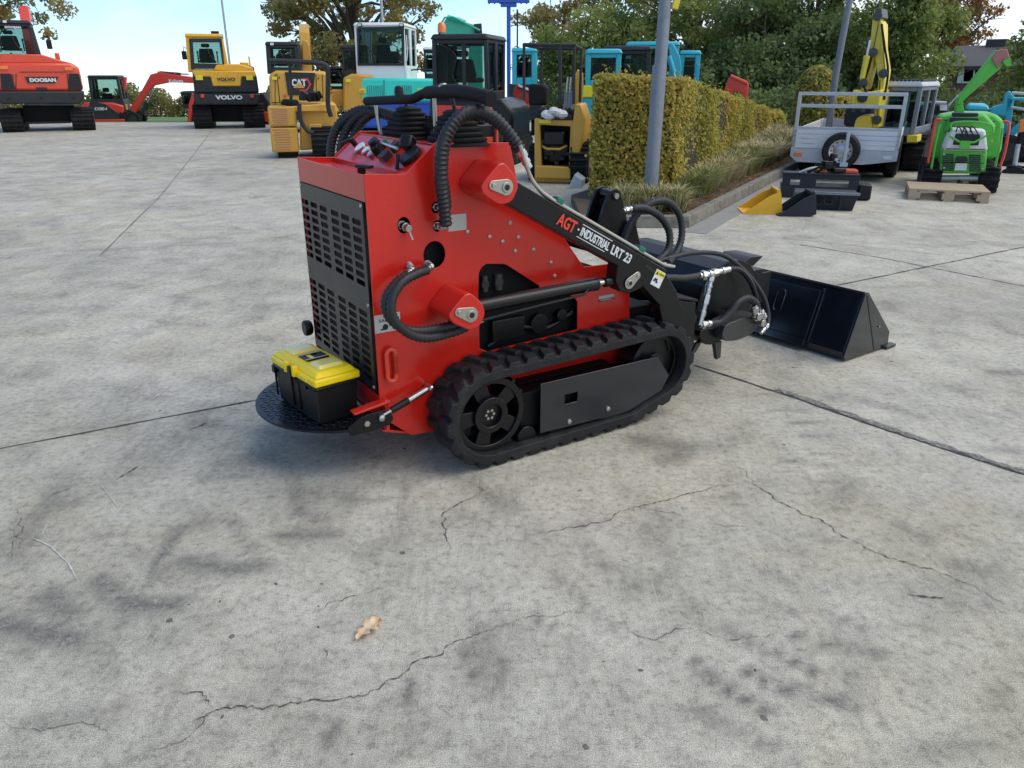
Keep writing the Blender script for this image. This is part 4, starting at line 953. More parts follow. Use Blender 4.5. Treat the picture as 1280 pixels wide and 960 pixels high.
# --- red excavator seen from the side, boom reaching right; stands beyond the crest
F = Frame(135, 158, 14, -.35); t_ = F.thing('excavator', 'red excavator seen from its side behind the yard edge, boom lowered toward the yellow one', 'excavator', 'excavators parked in the yard')
o = crawler(t_, 0, .35, -1.2, 1.2, .5); 
for c_ in [o]: c_.matrix_basis = Matrix.Translation((0,0,0))@Matrix.Rotation(R(90),4,'Z')
o = crawler(t_, 0, .35, -1.2, 1.2, .5); o.matrix_basis = Matrix.Translation((0,1.3,0))@Matrix.Rotation(R(90),4,'Z')
pr(F, 'body', [(101,150),(155,150),(155,132),(140,128),(106,128),(100,134)], .0, 1.7, 'redk', t_, .06)
pr(F, 'lower_skirt', [(104,154),(156,154),(156,149),(104,149)], -.02, 1.6, 'redk', t_, .02)
a = F.q(107,150,.1); b_ = F.q(150,150,.1); top = F.q(120,94,.1)
cab(t_, F.q(107,95,.1)[0], F.q(150,95,.1)[0], .05, 1.15, a[1]-.02, top[1], 'dgrey', zs=F.q(120,124,.1)[1], taper=.12, post=.1)
pr(F, 'door_panel', [(112,126),(132,130),(148,142),(150,149),(110,149)], -.01, .04, 'dgrey', t_, .01)
word(F, t_, 'KX080-4', 'decal', 118, 134, 134, 138, -.03, .02, .3)
pr(F, 'side_cover', [(147,98),(157,96),(156,118),(152,120)], .9, 1.2, 'redk', t_, .03)
bm_ = pr(F, 'boom', [(161,143),(169,143),(183,118),(193,107),(212,103),(241,104),(241,96),(215,93),(200,90),(188,93),(181,106),(172,122),(163,134)], .55, .85, 'redk', t_, .02)
word(F, bm_, 'Kubota', 'decal', 211, 229, 99, 103.5, .545, .04)
pr(F, 'boom_foot', [(155,152),(172,152),(168,140),(160,136),(155,140)], .5, .95, 'dgrey', t_, .02)
for y_ in (.5,.9): ram(t_, F.pt(172,151,y_), F.pt(193,112,y_), .07, 'dgrey')
ram(t_, F.pt(197,91,.7), F.pt(236,93,.7), .06, 'redk'); MB().cyl(F.pt(200,91,.7), F.pt(226,93,.7), .07, 10).build('arm_cylinder', M['dgrey'], t_)
lamp(F, t_, 156, 134, .3, .2, .2, 'ly')

# --- grey cab peeking out left of the yellow one, and red one to its right
F = Frame(240, 158, 12, -.35); t_ = F.thing('excavator', 'dark cab excavator with red arm mostly hidden left behind the yellow one', 'excavator', 'excavators parked in the yard')
a = F.q(230,150); b_ = F.q(246,115)
cab(t_, F.q(231,150)[0], F.q(252,150)[0], 0, 1.2, F.q(235,135)[1], F.q(235,114)[1], 'dgrey', zs=F.q(235,130)[1])
pr(F, 'arm', [(234,152),(238,152),(243,120),(240,116),(236,130)], -.3, -.1, 'redk', t_, .01)
pr(F, 'body', [(236,153),(262,153),(262,136),(236,136)], 0, 1.4, 'dgrey', t_)
F = Frame(335, 160, 8, -.1); t_ = F.thing('excavator', 'low dark machine with a red skirt seen just right of the yellow excavator', 'excavator', 'excavators parked in the yard')
pr(F, 'body', [(318,150),(337,150),(337,128),(330,116),(322,116),(318,130)], .2, 1.4, 'dgrey', t_, .05)
pr(F, 'skirt', [(326,152),(341,152),(341,140),(328,140)], .0, .3, 'redo', t_, .02)
crawler(t_, F.q(322,158)[0], F.q(333,158)[0], .3, 2.2, .5)

# --- yellow excavator from behind
F = Frame(288, 161, 17); t_ = F.thing('excavator', 'bright yellow excavator with a dark grey back reading VOLVO twice', 'excavator', 'excavators parked in the yard')
crawler(t_, F.q(243,160)[0], F.q(266,160)[0], .1, 2.3, .66); crawler(t_, F.q(306,160)[0], F.q(332,160)[0], .1, 2.3, .66)
pr(F, 'undercarriage', [(264,131),(308,131),(308,152),(264,152)], .6, 1.9, 'void', t_)
pr(F, 'counterweight', [(241,117),(325,117),(323,131),(244,131)], -.05, .9, 'dgrey', t_, .04)
pr(F, 'rear_body', [(243,117),(324,117),(321,97),(319,90),(240,88),(241,100)], .0, 1.9, 'dgrey', t_, .06)
pr(F, 'rear_hood', [(266,108),(301,108),(302,96),(320,96),(319,89),(240,88),(243,96),(263,96)], -.02, 1.2, 'yel', t_, .03)
pr(F, 'engine_cover', [(266,88),(318,92),(316,84),(300,80),(270,80)], .2, 1.6, 'yel', t_, .04)
word(F, t_, 'VOLVO', 'ink', 271, 294, 97, 101.5, -.04, .03)
word(F, t_, 'VOLVO', 'decal', 269, 303, 119, 124.5, -.07, .05)
for x_ in (249,312): lamp(F, t_, x_, 97.5, -.04, .2, .12, 'decaly')
for x_ in (253,315): lamp(F, t_, x_, 120, -.08, .1, .1, 'inkred')
a = F.q(235,88,.25); b_ = F.q(285,88,.25)
c_ = cab(t_, a[0], b_[0], .25, 1.5, a[1]-.05, F.q(260,42,.25)[1], 'yel', zs=a[1]+.03, taper=.12, post=.10)
rp = F.P([(239,86),(281,86),(277,48),(237,48)], .22); rh = F.P([(243,79),(278,80),(274,53),(241,53)], .22)
MB().plate(rp, [rh], .21, .245).build('rear_frame', M['dgrey'], c_, bev=.005)
MB().box(F.q(268,40,.4)[0]-.1,F.q(268,40,.4)[0]+.12,.4,.6,F.q(262,43,.4)[1]-.02,F.q(262,41,.4)[1]+.05).build('beacon_base', M['plast'], c_)
wiper(F, c_, (270,77),(262,68),(256,54), .19); worklight(F, c_, 243, 45, .3); worklight(F, c_, 276, 45, .3); mirror(F, c_, 236, 62, 1.0, -.15)
gaps(F, t_, [(243,110,322,110),(266,108,301,108),(282,117,282,108)], -.065, .007); rail(F, t_, [(302,90),(302,83),(316,84),(317,91)], .3, .018)
for x_ in (262,284,304): p = F.pt(x_,128,-.09); MB().lathe([(.01,-.02),(.03,-.015),(.03,.02)], tuple(p), 'y', 10).build('plug', M['ink'], t_)
underside(F, t_, F.q(266,160)[0], F.q(306,160)[0], .7, .32)
p = F.pt(306,86,.4); MB().cyl((p.x,.4,p.z),(p.x,.4,p.z+.18),.13,14).build('air_intake', M['yel'], t_, bev=.02)
p = F.pt(313,86,.5); MB().cyl((p.x,.5,p.z),(p.x,.5,p.z+.35),.025,8).build('exhaust_stack', M['ly'], t_)

# --- ochre excavator with CAT plate
F = Frame(385, 166, 12); t_ = F.thing('excavator', 'ochre excavator with a black CAT plate on its back, behind the small ochre loader', 'excavator', 'excavators parked in the yard')
pr(F, 'rear_body', [(337,132),(416,134),(412,92),(404,89),(345,88),(336,93)], 0, 1.7, 'cat', t_, .08)
pr(F, 'lower_body', [(338,133),(414,135),(412,150),(344,150)], .05, 1.6, 'dgrey', t_, .04)
pl_ = pr(F, 'name_plate', [(356,90),(394,91),(391,119),(360,119)], -.03, .01, 'ink', t_, .01)
word(F, pl_, 'CAT', 'decal', 364.5, 383, 98.5, 108, -.035, .05)
pr(F, 'emblem', [(366,110),(381,110),(374,103)], -.045, -.034, 'cat', pl_, 0)
hx = [(374,113.5),(384,113.5),(389,105.5),(385,98),(379,98),(379,99.4),(383.5,99.4),(387,105.5),(383,112),(374,112)]
MB().plate(F.P(hx,-.035), [], -.045, -.035).build('emblem', M['inkred'], pl_)
for y_ in (100,104,108,112,116): 
    a = F.q(411,y_,-.02); t = MB().box(a[0]-.05,a[0]+.09,-.03,.0,a[1]-.015,a[1]+.015).build('vent_slot', M['ink'], t_)
MB().box(F.q(348,110)[0]-.01,F.q(348,110)[0]+.01,-.012,.0,F.q(348,128)[1],F.q(348,92)[1]).build('door_gap', M['ink'], t_)
lamp(F, t_, 356.5, 119.5, -.03, .07, .07, 'inkred'); lamp(F, t_, 343, 98, -.02, .14, .08, 'decaly')
a = F.q(336,90,.3)
c_ = cab(t_, F.q(334,90,.3)[0], F.q(377,90,.3)[0], .3, 1.5, a[1]-.05, F.q(355,52,.3)[1], 'dgrey', zs=F.q(355,84,.3)[1], taper=.08, post=.12)
bx_ = F.q(383,80,1.5)[0]
boom(t_, [(1.6,1.0),(1.7,2.0),(1.9,2.6),(2.4,2.8),(3.2,2.3)], .28, .3, 'cat', x=bx_)
pr(F, 'boom_top', [(378,76),(388,76),(387,58),(384,50),(379,50),(377,56)], 1.4, 1.7, 'cat', t_, .03)
gaps(F, t_, [(344,92,344,132),(395,92,396,133),(340,128,412,129),(403,93,404,132)], -.01, .008); rail(F, t_, [(398,91),(398,84),(410,86),(411,93)], .3, .018)
for px_, py_ in ((349,97),(390,126),(398,98),(350,126)): p = F.pt(px_,py_,-.02); MB().lathe([(.008,-.01),(.02,-.008),(.02,.01)], tuple(p), 'y', 8).build('bolt', M['ink'], t_)
wiper(F, c_, (362,82),(356,74),(350,64), .25); worklight(F, c_, 340, 55, .3)
crawler(t_, F.q(345,166)[0], F.q(366,166)[0], .3, 2.4, .6); crawler(t_, F.q(392,166)[0], F.q(412,166)[0], .3, 2.4, .6)

# --- second ochre excavator behind
F = Frame(448, 164, 10); t_ = F.thing('excavator', 'ochre excavator with black cab squeezed between the CAT plate one and the mint one', 'excavator', 'excavators parked in the yard')
pr(F, 'rear_body', [(428,140),(466,140),(466,94),(440,92),(429,97)], 0, 1.6, 'cat', t_, .06)
pr(F, 'side_steps', [(408,134),(430,134),(430,112),(410,112)], .3, 1.4, 'cat', t_, .04)
lamp(F, t_, 435, 101, -.02, .14, .08, 'decaly')
cab(t_, F.q(429,95,.3)[0], F.q(462,95,.3)[0], .3, 1.4, F.q(440,95,.3)[1], F.q(440,56,.3)[1], 'dgrey', zs=F.q(440,88,.3)[1])
cab(t_, F.q(408,112,1.6)[0], F.q(430,112,1.6)[0], 1.6, 2.5, F.q(420,112,1.6)[1], F.q(420,83,1.6)[1], 'black', zs=F.q(420,108,1.6)[1], name='front_cab')
crawler(t_, F.q(430,160)[0], F.q(445,160)[0], .3, 2.3, .6)

# --- mint and blue excavator
F = Frame(490, 164, -4); t_ = F.thing('excavator', 'mint green and royal blue excavator with a white cab, behind the red loader', 'excavator', 'excavators parked in the yard')
pr(F, 'blue_body', [(438,160),(560,162),(560,124),(470,126),(450,122),(440,118)], .0, 2.2, 'blue', t_, .08)
pr(F, 'mint_hood', [(438,119),(447,125),(470,127.5),(560,127.5),(560,99),(450,97),(441,101)], -.02, 2.0, 'mint', t_, .07)
for x0_ in (459, 495):
    t = MB()
    for i in range(8):
        for j in range(1):
            a = F.q(x0_+i*2.6,107,-.03); b_ = F.q(x0_+i*2.6+1.2,121,-.03); t.box(a[0],b_[0],-.035,-.015,b_[1],a[1])
    t.build('vent_grille', M['dgrey'], t_)
for x_ in (453, 526): lamp(F, t_, x_, 113.5, -.04, .18, .12, 'decaly'); lamp(F, t_, x_, 114, -.055, .1, .05, 'orange')
p = F.P([(483,115),(489,115),(489,121),(483,121)], -.03); MB().plate(p, [], -.04,-.02).build('latch', M['mint'], t_, bev=.004)
lamp(F, t_, 449, 149, -.02, .12, .08, 'decal'); lamp(F, t_, 458, 148, -.02, .08, .12, 'ink')
a = F.q(445,97,.2)
c_ = cab(t_, F.q(446,97,.15)[0], F.q(509,97,.15)[0], .15, 1.75, a[1]-.03, F.q(470,28,.15)[1], 'white', zs=F.q(470,82,.15)[1], taper=.03, post=.07, lean=.25)
wp = F.P([(447,82),(505,82),(505,33),(446,34)], .12); wh = F.P([(449,79),(502,79),(502,36),(449,37)], .12)
MB().plate(wp, [wh], .12, .15).build('window_seal', M['ink'], c_, bev=.004)
MB().box(F.q(485,64,.6)[0]-.35,F.q(485,64,.6)[0]+.3,.5,.75,F.q(485,80,.6)[1],F.q(485,64,.6)[1]).build('seat_back', M['foam'], c_, bev=.08)
crawler(t_, F.q(445,166)[0], F.q(468,166)[0], .2, 2.6, .45); crawler(t_, F.q(515,166)[0], F.q(540,166)[0], .2, 2.6, .45)

wiper(F, c_, (470,80),(466,66),(454,52), .10); worklight(F, c_, 450, 31, .12); worklight(F, c_, 502, 31, .12); rail(F, t_, [(512,98),(512,88),(545,88),(546,98)], .8, .02, 'dgrey')
gaps(F, t_, [(480,99.5,480,127),(441,124,470,130),(470,130,558,130)], -.03, .008); gaps(F, t_, [(500,130,500,160),(520,130,520,160)], -.01, .008)
rail(F, c_, [(506,84),(509,70),(508,44)], .10, .014, 'white')
# --- white-roofed cab between
F = Frame(535, 158, 6); t_ = F.thing('excavator', 'distant grey cab with a white roof seen between the mint excavator and the dark cab', 'excavator', 'excavators parked in the yard')
cab(t_, F.q(531,100)[0], F.q(546,100)[0], 0, 1.3, F.q(538,100)[1], F.q(538,58)[1], 'dgrey', 'white', zs=F.q(538,92)[1])
pr(F, 'body', [(528,140),(552,140),(552,99),(528,99)], 0, 1.6, 'dgrey', t_)
crawler(t_, F.q(530,158)[0], F.q(538,158)[0], .2, 2.0, .4)

# --- green boom behind dark cab
F = Frame(585, 157, 5); t_ = F.thing('excavator', 'excavator raising a folded sea green boom behind the dark cab', 'excavator', 'excavators parked in the yard')
pr(F, 'boom', [(551,60),(575,62),(602,56),(602,44),(590,30),(575,22),(560,20),(553,30),(549,45)], .8, 1.2, 'tgreen', t_, .03)
pr(F, 'lower_boom', [(583,140),(604,140),(603,42),(588,42)], .7, 1.3, 'tgreen', t_, .03)
ram(t_, F.pt(559,21,.7), F.pt(597,33,.7), .07, 'tgreen')
pr(F, 'boom_end', [(592,30),(602,29),(603,43),(594,41)], .65, .8, 'dgrey', t_, .02)
MB().tube([F.pt(551,30,.6), F.pt(556,22,.6), F.pt(566,21,.6), F.pt(600,38,.6)], .03, 8).build('boom_hose', M['tgreen'], t_)
pr(F, 'body', [(560,155),(612,155),(612,110),(560,110)], .3, 2.0, 'tgreen', t_)
crawler(t_, F.q(562,157)[0], F.q(580,157)[0], .3, 2.4, .5)

# --- dark cab machine
F = Frame(600, 206, -14); t_ = F.thing('excavator', 'compact excavator with a large dark grey cab and orange beacon right behind the loader levers', 'excavator', 'excavators parked in the yard')
z_ = F.q(570,122)[1]; x0_, x1_ = F.q(541,118)[0], F.q(611,118)[0]
c_ = cab(t_, x0_, x1_, 0, 1.15, z_-.02, F.q(575,42)[1], 'dgrey', zs=F.q(575,114)[1], taper=.03, post=.075, lean=.10)
MB().box(F.q(577,100)[0],F.q(577,100)[0]+.07,.03,.09,F.q(577,114)[1],F.q(577,52)[1]).build('rear_post', M['dgrey'], c_, bev=.01)
pr(F, 'body', [(534,170),(641,178),(641,138),(628,124),(536,122)], -.1, 1.3, 'black', t_, .06)
pr(F, 'side_panel', [(541,150),(615,155),(615,134),(541,131)], -.14, -.09, 'redk', t_, .02)
p = F.pt(549,42,.1); MB().tube([p+Vector((0,0,-.3)), p+Vector((0,0,0)), p+Vector((.04,0,.06))], .018, 8).build('beacon_stalk', M['plast'], c_)
p = F.pt(552,34,.1); MB().lathe([(.05,-.09),(.075,-.085),(.068,.04),(.04,.075),(.01,.08)], tuple(p), 'z', 16).build('beacon', M['orange'], c_)
pr(F, 'dozer_wall', [(612,200),(640,205),(644,150),(612,142)], .2, 1.0, 'black', t_, .03)
crawler(t_, F.q(548,206)[0], F.q(574,206)[0], .0, 1.6, .42); crawler(t_, F.q(616,206)[0], F.q(642,206)[0], .0, 1.6, .42)
t = MB(); t.tube(spline([F.pt(552,55,-.03),F.pt(570,70,-.02),F.pt(566,95,-.02),F.pt(577,110,-.02)],6), .012, 6); t.build('cable', M['plast'], c_)

# --- red arm standing
F = Frame(652, 196, -10); t_ = F.thing('red_digger', 'upright red excavator arm with a teal bucket link between dark cab and canopy loader', 'excavator', 'excavators parked in the yard')
pr(F, 'arm', [(645,190),(657,190),(661,120),(664,112),(646,105),(642,112),(641,140),(650,128),(652,134)], 0, .16, 'redk', t_, .01)
pr(F, 'bucket_link', [(641,140),(646,125),(652,128),(646,136)], -.05, .0, 'teal', t_, .005)
pr(F, 'arm_cylinder', [(649,168),(652,168),(653,138),(650,138)], -.05, -.01, 'yel', t_, .005)
MB().cyl(F.pt(648,108,-.02), F.pt(662,114,-.02), .03, 8).build('pin_bar', M['chrome'], t_)
pr(F, 'arm_foot', [(632,206),(664,206),(660,184),(640,180)], -.1, .5, 'black', t_, .03)
pr(F, 'side_plate', [(656,190),(661,190),(662,182),(657,178)], -.04, 0, 'redo', t_, .005)

# --- ochre canopy loader
F = Frame(700, 229, -12); t_ = F.thing('canopy_loader', 'ochre compact machine with open engine bay, black seat and tubular canopy beside the hedge', 'loader', None)
can = MB()
r_ = .022
tops = {k: F.pt(*k[:2], k[2]) for k in ((654,57,0),(719,58,0),(668,55,.75),(702,57,.75))}
T_ = [F.pt(655,56,0), F.pt(718,57,0)]
back = [T_[0]+Vector((.12,.8,-.02)), T_[1]+Vector((.0,.8,-.02))]
can.tube([F.pt(655,125,0), T_[0]], r_, 8); can.tube([F.pt(717,130,0), T_[1]], r_, 8)
can.tube([back[0]+Vector((0,0,-.75)), back[0]], r_, 8); can.tube([back[1]+Vector((0,0,-.75)), back[1]], r_, 8)
can.tube([F.pt(700,130,-.02), F.pt(700,57,-.02)], .03, 8)
for a, b_ in ((T_[0],T_[1]),(back[0],back[1]),(T_[0],back[0]),(T_[1],back[1])): can.tube([a, b_], r_*1.2, 8)
can.build('canopy_frame', M['dgrey'], t_)
pr(F, 'seat', [(660,132),(682,132),(684,108),(678,105),(660,105)], .35, .6, 'foam', t_, .04)
pr(F, 'rear_hood', [(673,153),(718,153),(716,143),(676,142)], 0, .7, 'black', t_, .03)
t = MB()
for k in range(7):
    p = F.pt(677+k*6, 142, .1+.05*(k%3)); t.cbox(p, (.14,.16,.10), rx=.3*k, rz=.5*k, ry=.4*k)
t.build('dash_parts', M['plast'], t_, bev=.02)
for k, (x_, y_) in enumerate(((683,143),(692,139),(697,141),(687,145),(703,143))):
    p = F.pt(x_, y_, -.02-.03*(k%2)); t = MB(); t.lathe([(.02,-.06),(.075,-.03),(.085,.01),(.05,.05),(.01,.06)], tuple(p), 'z', 7); t.build('wrapped_part', M['cloth'], t_, smooth=0)
pr(F, 'decal_strip', [(674,154),(689,154),(689,149.5),(674,149.5)], -.02, 0, 'decaly', t_, 0)
MB().plate(F.P([(668,228),(720,229),(722,150),(668,148)],0), [F.P([(677,207),(711,208),(713,158),(675,156)],0)], 0, .1).build('rear_frame', M['cat'], t_, bev=.015)
pr(F, 'bumper', [(669,223),(713,224),(713,209),(669,207)], -.12, -.001, 'cat', t_, .02)
pr(F, 'engine_bay', [(672,210),(716,210),(716,152),(672,152)], .25, .9, 'void', t_, .0)
p = F.pt(694,186,.12)
t = MB().lathe([(.05,-.12),(.22,-.1),(.24,0),(.16,.05),(.05,.07)], (p.x,.2,p.z), 'y', 14).box(p.x-.16,p.x+.16,.0,.2,p.z+.05,p.z+.26); t.build('engine', M['black'], t_, bev=.03)
MB().tube([(p.x-.18,.05,p.z+.04),(p.x-.1,-.04,p.z+.01),(p.x+.1,-.04,p.z+.01),(p.x+.18,.05,p.z+.05)], .018, 8).build('engine_band', M['cat'], t_)
t = MB()
for k in range(6): t.cbox((p.x-.2+.08*k, .05, p.z-.2+.07*(k%3)), (.06,.06,.05), rz=k)
each(t, 'engine_part', M['dgrey'], t_, bev=.01)
pr(F, 'side_arm', [(714,200),(724,196),(733,150),(726,130),(719,130),(716,150)], -.05, .6, 'cat', t_, .02)
crawler(t_, F.q(712,236)[0], F.q(733,236)[0], -.1, 1.3, .55, .09); crawler(t_, F.q(658,222)[0], F.q(672,222)[0], .1, 1.3, .5, .09)
t = MB().prism(F.P([(708,241),(724,252),(728,226),(718,218)],-.5), -.5,-.1).build('loader_bucket', M['galvl'], t_, bev=.01)

# --- small ochre mini loader in front of CAT
F = Frame(372, 198, 14); t_ = F.thing('mini_loader', 'small ochre mini loader with perforated rear panels and a black tubular guard', 'mini loader', None)
xa, xb = F.q(341,196)[0], F.q(375,196)[0]; za = F.q(345,194)[1]; zb = F.q(345,133)[1]; zm = F.q(345,159)[1]
MB().box(xa, xb, 0, .55, za+.05, zm-.01).build('lower_panel', M['cat'], t_, bev=.03)
MB().box(xa, xb, 0, .55, zm+.01, zb).build('upper_panel', M['cat'], t_, bev=.03)
t = MB()
for (z0_, z1_) in ((za+.10, zm-.05), (zm+.05, zb-.05)):
    nn_ = 9
    for i in range(6):
        for j in range(nn_):
            x_ = xa+.06+(xb-xa-.22)*(i+.5*(j%2))/6; zz_ = z0_+(z1_-z0_)*j/(nn_-1)
            t.box(x_, x_+.045, -.004, .002, zz_-.008, zz_+.008)
t.build('perforation', M['rust'], t_)
MB().hexa([(xb-.05,.0,zb-.1),(F.q(430,196)[0],.3,zb-.12),(F.q(430,196)[0],1.2,zb-.12),(xb-.05,.8,zb-.1),(xb-.05,.0,zb),(F.q(424,196)[0],.3,zb+.05),(F.q(424,196)[0],1.2,zb+.05),(xb-.05,.8,zb+.02)]).build('top_deck', M['cat'], t_, bev=.02)
pr(F, 'side_body', [(375,188),(408,186),(424,160),(420,130),(375,128)], .25, 1.0, 'cat', t_, .03)
pr(F, 'hinge_block', [(386,166),(402,166),(402,155),(386,155)], .1, .25, 'cat', t_, .02)
pr(F, 'seat_pad', [(350,131),(375,134),(372,125),(353,124)], .05, .4, 'foam', t_, .03)
g = MB(); g.tube(spline([F.pt(336,76,0),F.pt(370,77,0),F.pt(398,79,0),F.pt(408,83,0),F.pt(410,95,0),F.pt(410,130,0),F.pt(414,146,0)],6), .045, 8); g.tube([F.pt(362,80,.1),F.pt(364,126,.1)], .03, 8); g.tube(spline([F.pt(374,130,-.05),F.pt(376,150,-.05),F.pt(384,163,-.05),F.pt(392,166,-.05)],6), .04, 8)
g.build('guard_rail', M['dgrey'], t_)
t = MB()
for k in range(6): t.cbox(F.pt(378+k*4,122-(k%2)*3,.3), (.13,.14,.10), rz=k, rx=k*.4); t.tube([F.pt(380+k*4,126,.3),F.pt(378+k*4,116,.3)],.02,6)
t.build('control_lever', M['plast'], t_, bev=.02)
crawler(t_, F.q(392,198)[0], F.q(418,198)[0], -.1, 1.4, .55, .09); crawler(t_, F.q(348,198)[0], F.q(372,198)[0], .1, 1.4, .35, .09)

# --- teal cabs
F = Frame(662, 170, -3); t_ = F.thing('excavator', 'teal excavator cab seen through the canopy loader frame', 'excavator', 'excavators parked in the yard')
cab(t_, F.q(640,105)[0], F.q(670,105)[0], 0, 1.3, F.q(655,106)[1], F.q(655,60)[1], 'teal', zs=F.q(655,97)[1], post=.12)
pr(F, 'body', [(636,150),(676,150),(676,105),(636,105)], 0, 1.8, 'dgrey', t_)
crawler(t_, F.q(640,170)[0], F.q(652,170)[0], .2, 2.2, .5); crawler(t_, F.q(664,170)[0], F.q(676,170)[0], .2, 2.2, .5)
F = Frame(748, 196, -6); t_ = F.thing('excavator', 'teal excavator with yellow side stripe at the near end of the hedge', 'excavator', 'excavators parked in the yard')
cab(t_, F.q(731,108)[0], F.q(775,108)[0], 0, 1.2, F.q(740,108)[1], F.q(740,61)[1], 'teal', zs=F.q(740,100)[1], post=.1)
pr(F, 'body', [(726,170),(790,170),(790,122),(728,122)], -.05, 1.5, 'teal', t_, .05); pr(F, 'stripe', [(727,122),(790,122),(790,107),(729,107)], -.06, 1.4, 'decaly', t_, .02)
pr(F, 'boom_foot', [(726,190),(742,190),(742,150),(728,140)], -.3, -.1, 'cat', t_, .02)
crawler(t_, F.q(728,196)[0], F.q(745,196)[0], .1, 2., .5); crawler(t_, F.q(765,196)[0], F.q(782,196)[0], .1, 2., .5)
F = Frame(785, 190, -9); t_ = F.thing('excavator', 'excavator with a rounded dark grey cab rising over the near end of the hedge', 'excavator', 'excavators parked in the yard')
cab(t_, F.q(751,115)[0], F.q(812,115)[0], 0, 1.3, F.q(785,120)[1], F.q(785,57)[1], 'dgrey', zs=F.q(785,108)[1], post=.1, taper=.04)
pr(F, 'body', [(748,175),(825,175),(825,118),(748,118)], -.05, 1.6, 'dgrey', t_, .05)
crawler(t_, F.q(752,190)[0], F.q(772,190)[0], .1, 2.2, .5); crawler(t_, F.q(802,190)[0], F.q(822,190)[0], .1, 2.2, .5)
F = Frame(800, 176, -9); t_ = F.thing('excavator', 'teal roofed excavator just behind the dark grey cab over the hedge', 'excavator', 'excavators parked in the yard')
cab(t_, F.q(781,100)[0], F.q(846,100)[0], 0, 1.3, F.q(800,110)[1], F.q(800,52)[1], 'teal', zs=F.q(800,102)[1], post=.12)
pr(F, 'body', [(778,160),(850,160),(850,110),(778,110)], -.05, 1.6, 'teal', t_, .05)
pr(F, 'boom', [(834,112),(848,112),(852,85),(850,70),(842,55),(836,58),(838,72)], -.5, -.2, 'teal', t_, .02)
ram(t_, F.pt(836,70,-.6), F.pt(846,105,-.6), .06, 'teal')
crawler(t_, F.q(782,176)[0], F.q(802,176)[0], .1, 2.2, .5); crawler(t_, F.q(826,176)[0], F.q(846,176)[0], .1, 2.2, .5)
F = Frame(862, 176, -12); t_ = F.thing('excavator', 'rightmost of the teal excavator cabs that look over the hedge', 'excavator', 'excavators parked in the yard')
cab(t_, F.q(846,115)[0], F.q(872,115)[0], 0, 1.3, F.q(860,115)[1], F.q(860,63)[1], 'teal', zs=F.q(860,102)[1], post=.12)
pr(F, 'arm', [(868,112),(873,112),(875,82),(871,78)], -.3, -.1, 'teal', t_, .01)
pr(F, 'body', [(842,160),(888,160),(888,114),(842,114)], -.05, 1.6, 'ly', t_, .05)
crawler(t_, F.q(846,176)[0], F.q(860,176)[0], .1, 2.2, .5)
F = Frame(918, 165, -15); t_ = F.thing('excavator', 'excavator showing only its angular red boom top above the far end of the hedge', 'excavator', 'excavators parked in the yard')
pr(F, 'boom', [(904,122),(911,122),(919,113),(928,117),(930,127),(934,127),(936,104),(929,103),(922,97),(914,94),(911,97),(906,110)], 0, .35, 'redk', t_, .02)
MB().cyl(F.pt(913,95,-.03), F.pt(934,104,-.03), .05, 8).build('boom_cylinder', M['redk'], t_)
pr(F, 'boom_leg', [(902,160),(914,160),(911,120),(904,120)], 0, .35, 'redk', t_, .02); pr(F, 'body', [(896,160),(940,160),(940,145),(896,145)], .4, 1.8, 'redk', t_, .05)
crawler(t_, F.q(898,165)[0], F.q(908,165)[0], .1, 2.2, .5)

# --- ochre lattice behind canopy
F = Frame(722, 175, -5); t_ = F.thing('excavator', 'tan excavator boom with bare rods standing left of the teal cab', 'excavator', 'excavators parked in the yard')
pr(F, 'boom', [(714,140),(730,140),(729,92),(722,86),(716,100)], 0, .4, 'cat', t_, .02)
for k in range(3): ram(t_, F.pt(706+k*4,140,-.1), F.pt(710+k*4,96,-.1), .05, 'galv')
pr(F, 'body', [(704,170),(734,170),(734,140),(704,140)], 0, 1.5, 'cat', t_, .03)
crawler(t_, F.q(706,175)[0], F.q(716,175)[0], .1, 2.2, .4)

# ------------------------------------------------------------------ trailer
F = Frame(1058, 226, -27); t_ = F.thing('flatbed_trailer', 'galvanised flatbed trailer with silver boards, tall mesh frame and a spare wheel on its end', 'trailer')
def zq(py, y=0): return F.q(1058, py, y)[1]
xL, xR = F.q(989,190)[0], F.q(1122,190)[0]
board = MB(); zt, zb = zq(163), zq(187)
for k in range(4): 
    z0_ = zb+(zt-zb)*k/4; board.box(xL, xR, 0, .03, z0_+.004, z0_+(zt-zb)/4-.004); board.box(xL, xR, .002, .028, z0_, z0_+.006)
board.build('end_board', M['alu'], t_, bev=.003)
sideb = MB()
for k in range(4):
    z0_ = zb+(zt-zb)*k/4
    sideb.box(xR-.03, xR, .04, 3.6, z0_+.004, z0_+(zt-zb)/4-.004); sideb.box(xL, xL+.03, .04, 3.6, z0_+.004, z0_+(zt-zb)/4-.004)
sideb.box(xL, xR, 3.6, 3.63, zb, zt)
sideb.build('side_board', M['alu'], t_, bev=.003)
MB().box(xL+.03, xR-.03, .04, 3.6, zb-.02, zb+.02).build('deck', M['wood'], t_)
zc = zq(205)
MB().plate([(xL-.01,zb-.005),(xR+.01,zb-.005),(xR+.01,zb-.14),(xR-.45,zc),(xL+.1,zc),(xL-.01,zb-.12)], [], -.03, .03).build('bumper_beam', M['galvl'], t_, bev=.004)
MB().box(xL, xL+.08, .03, 3.6, zb-.15, zb-.025).box(xR-.08, xR, .03, 3.6, zb-.15, zb-.025).build('chassis_rail', M['galv'], t_, bev=.004)
for x_ in (xL+.05, xR-.18): MB().box(x_, x_+.12, -.045, -.03, zb-.12, zb-.07).build('rear_light', M['orange'] if x_ < 0 else M['decal'], t_, bev=.005)
rail = MB(); zt2 = zq(117)
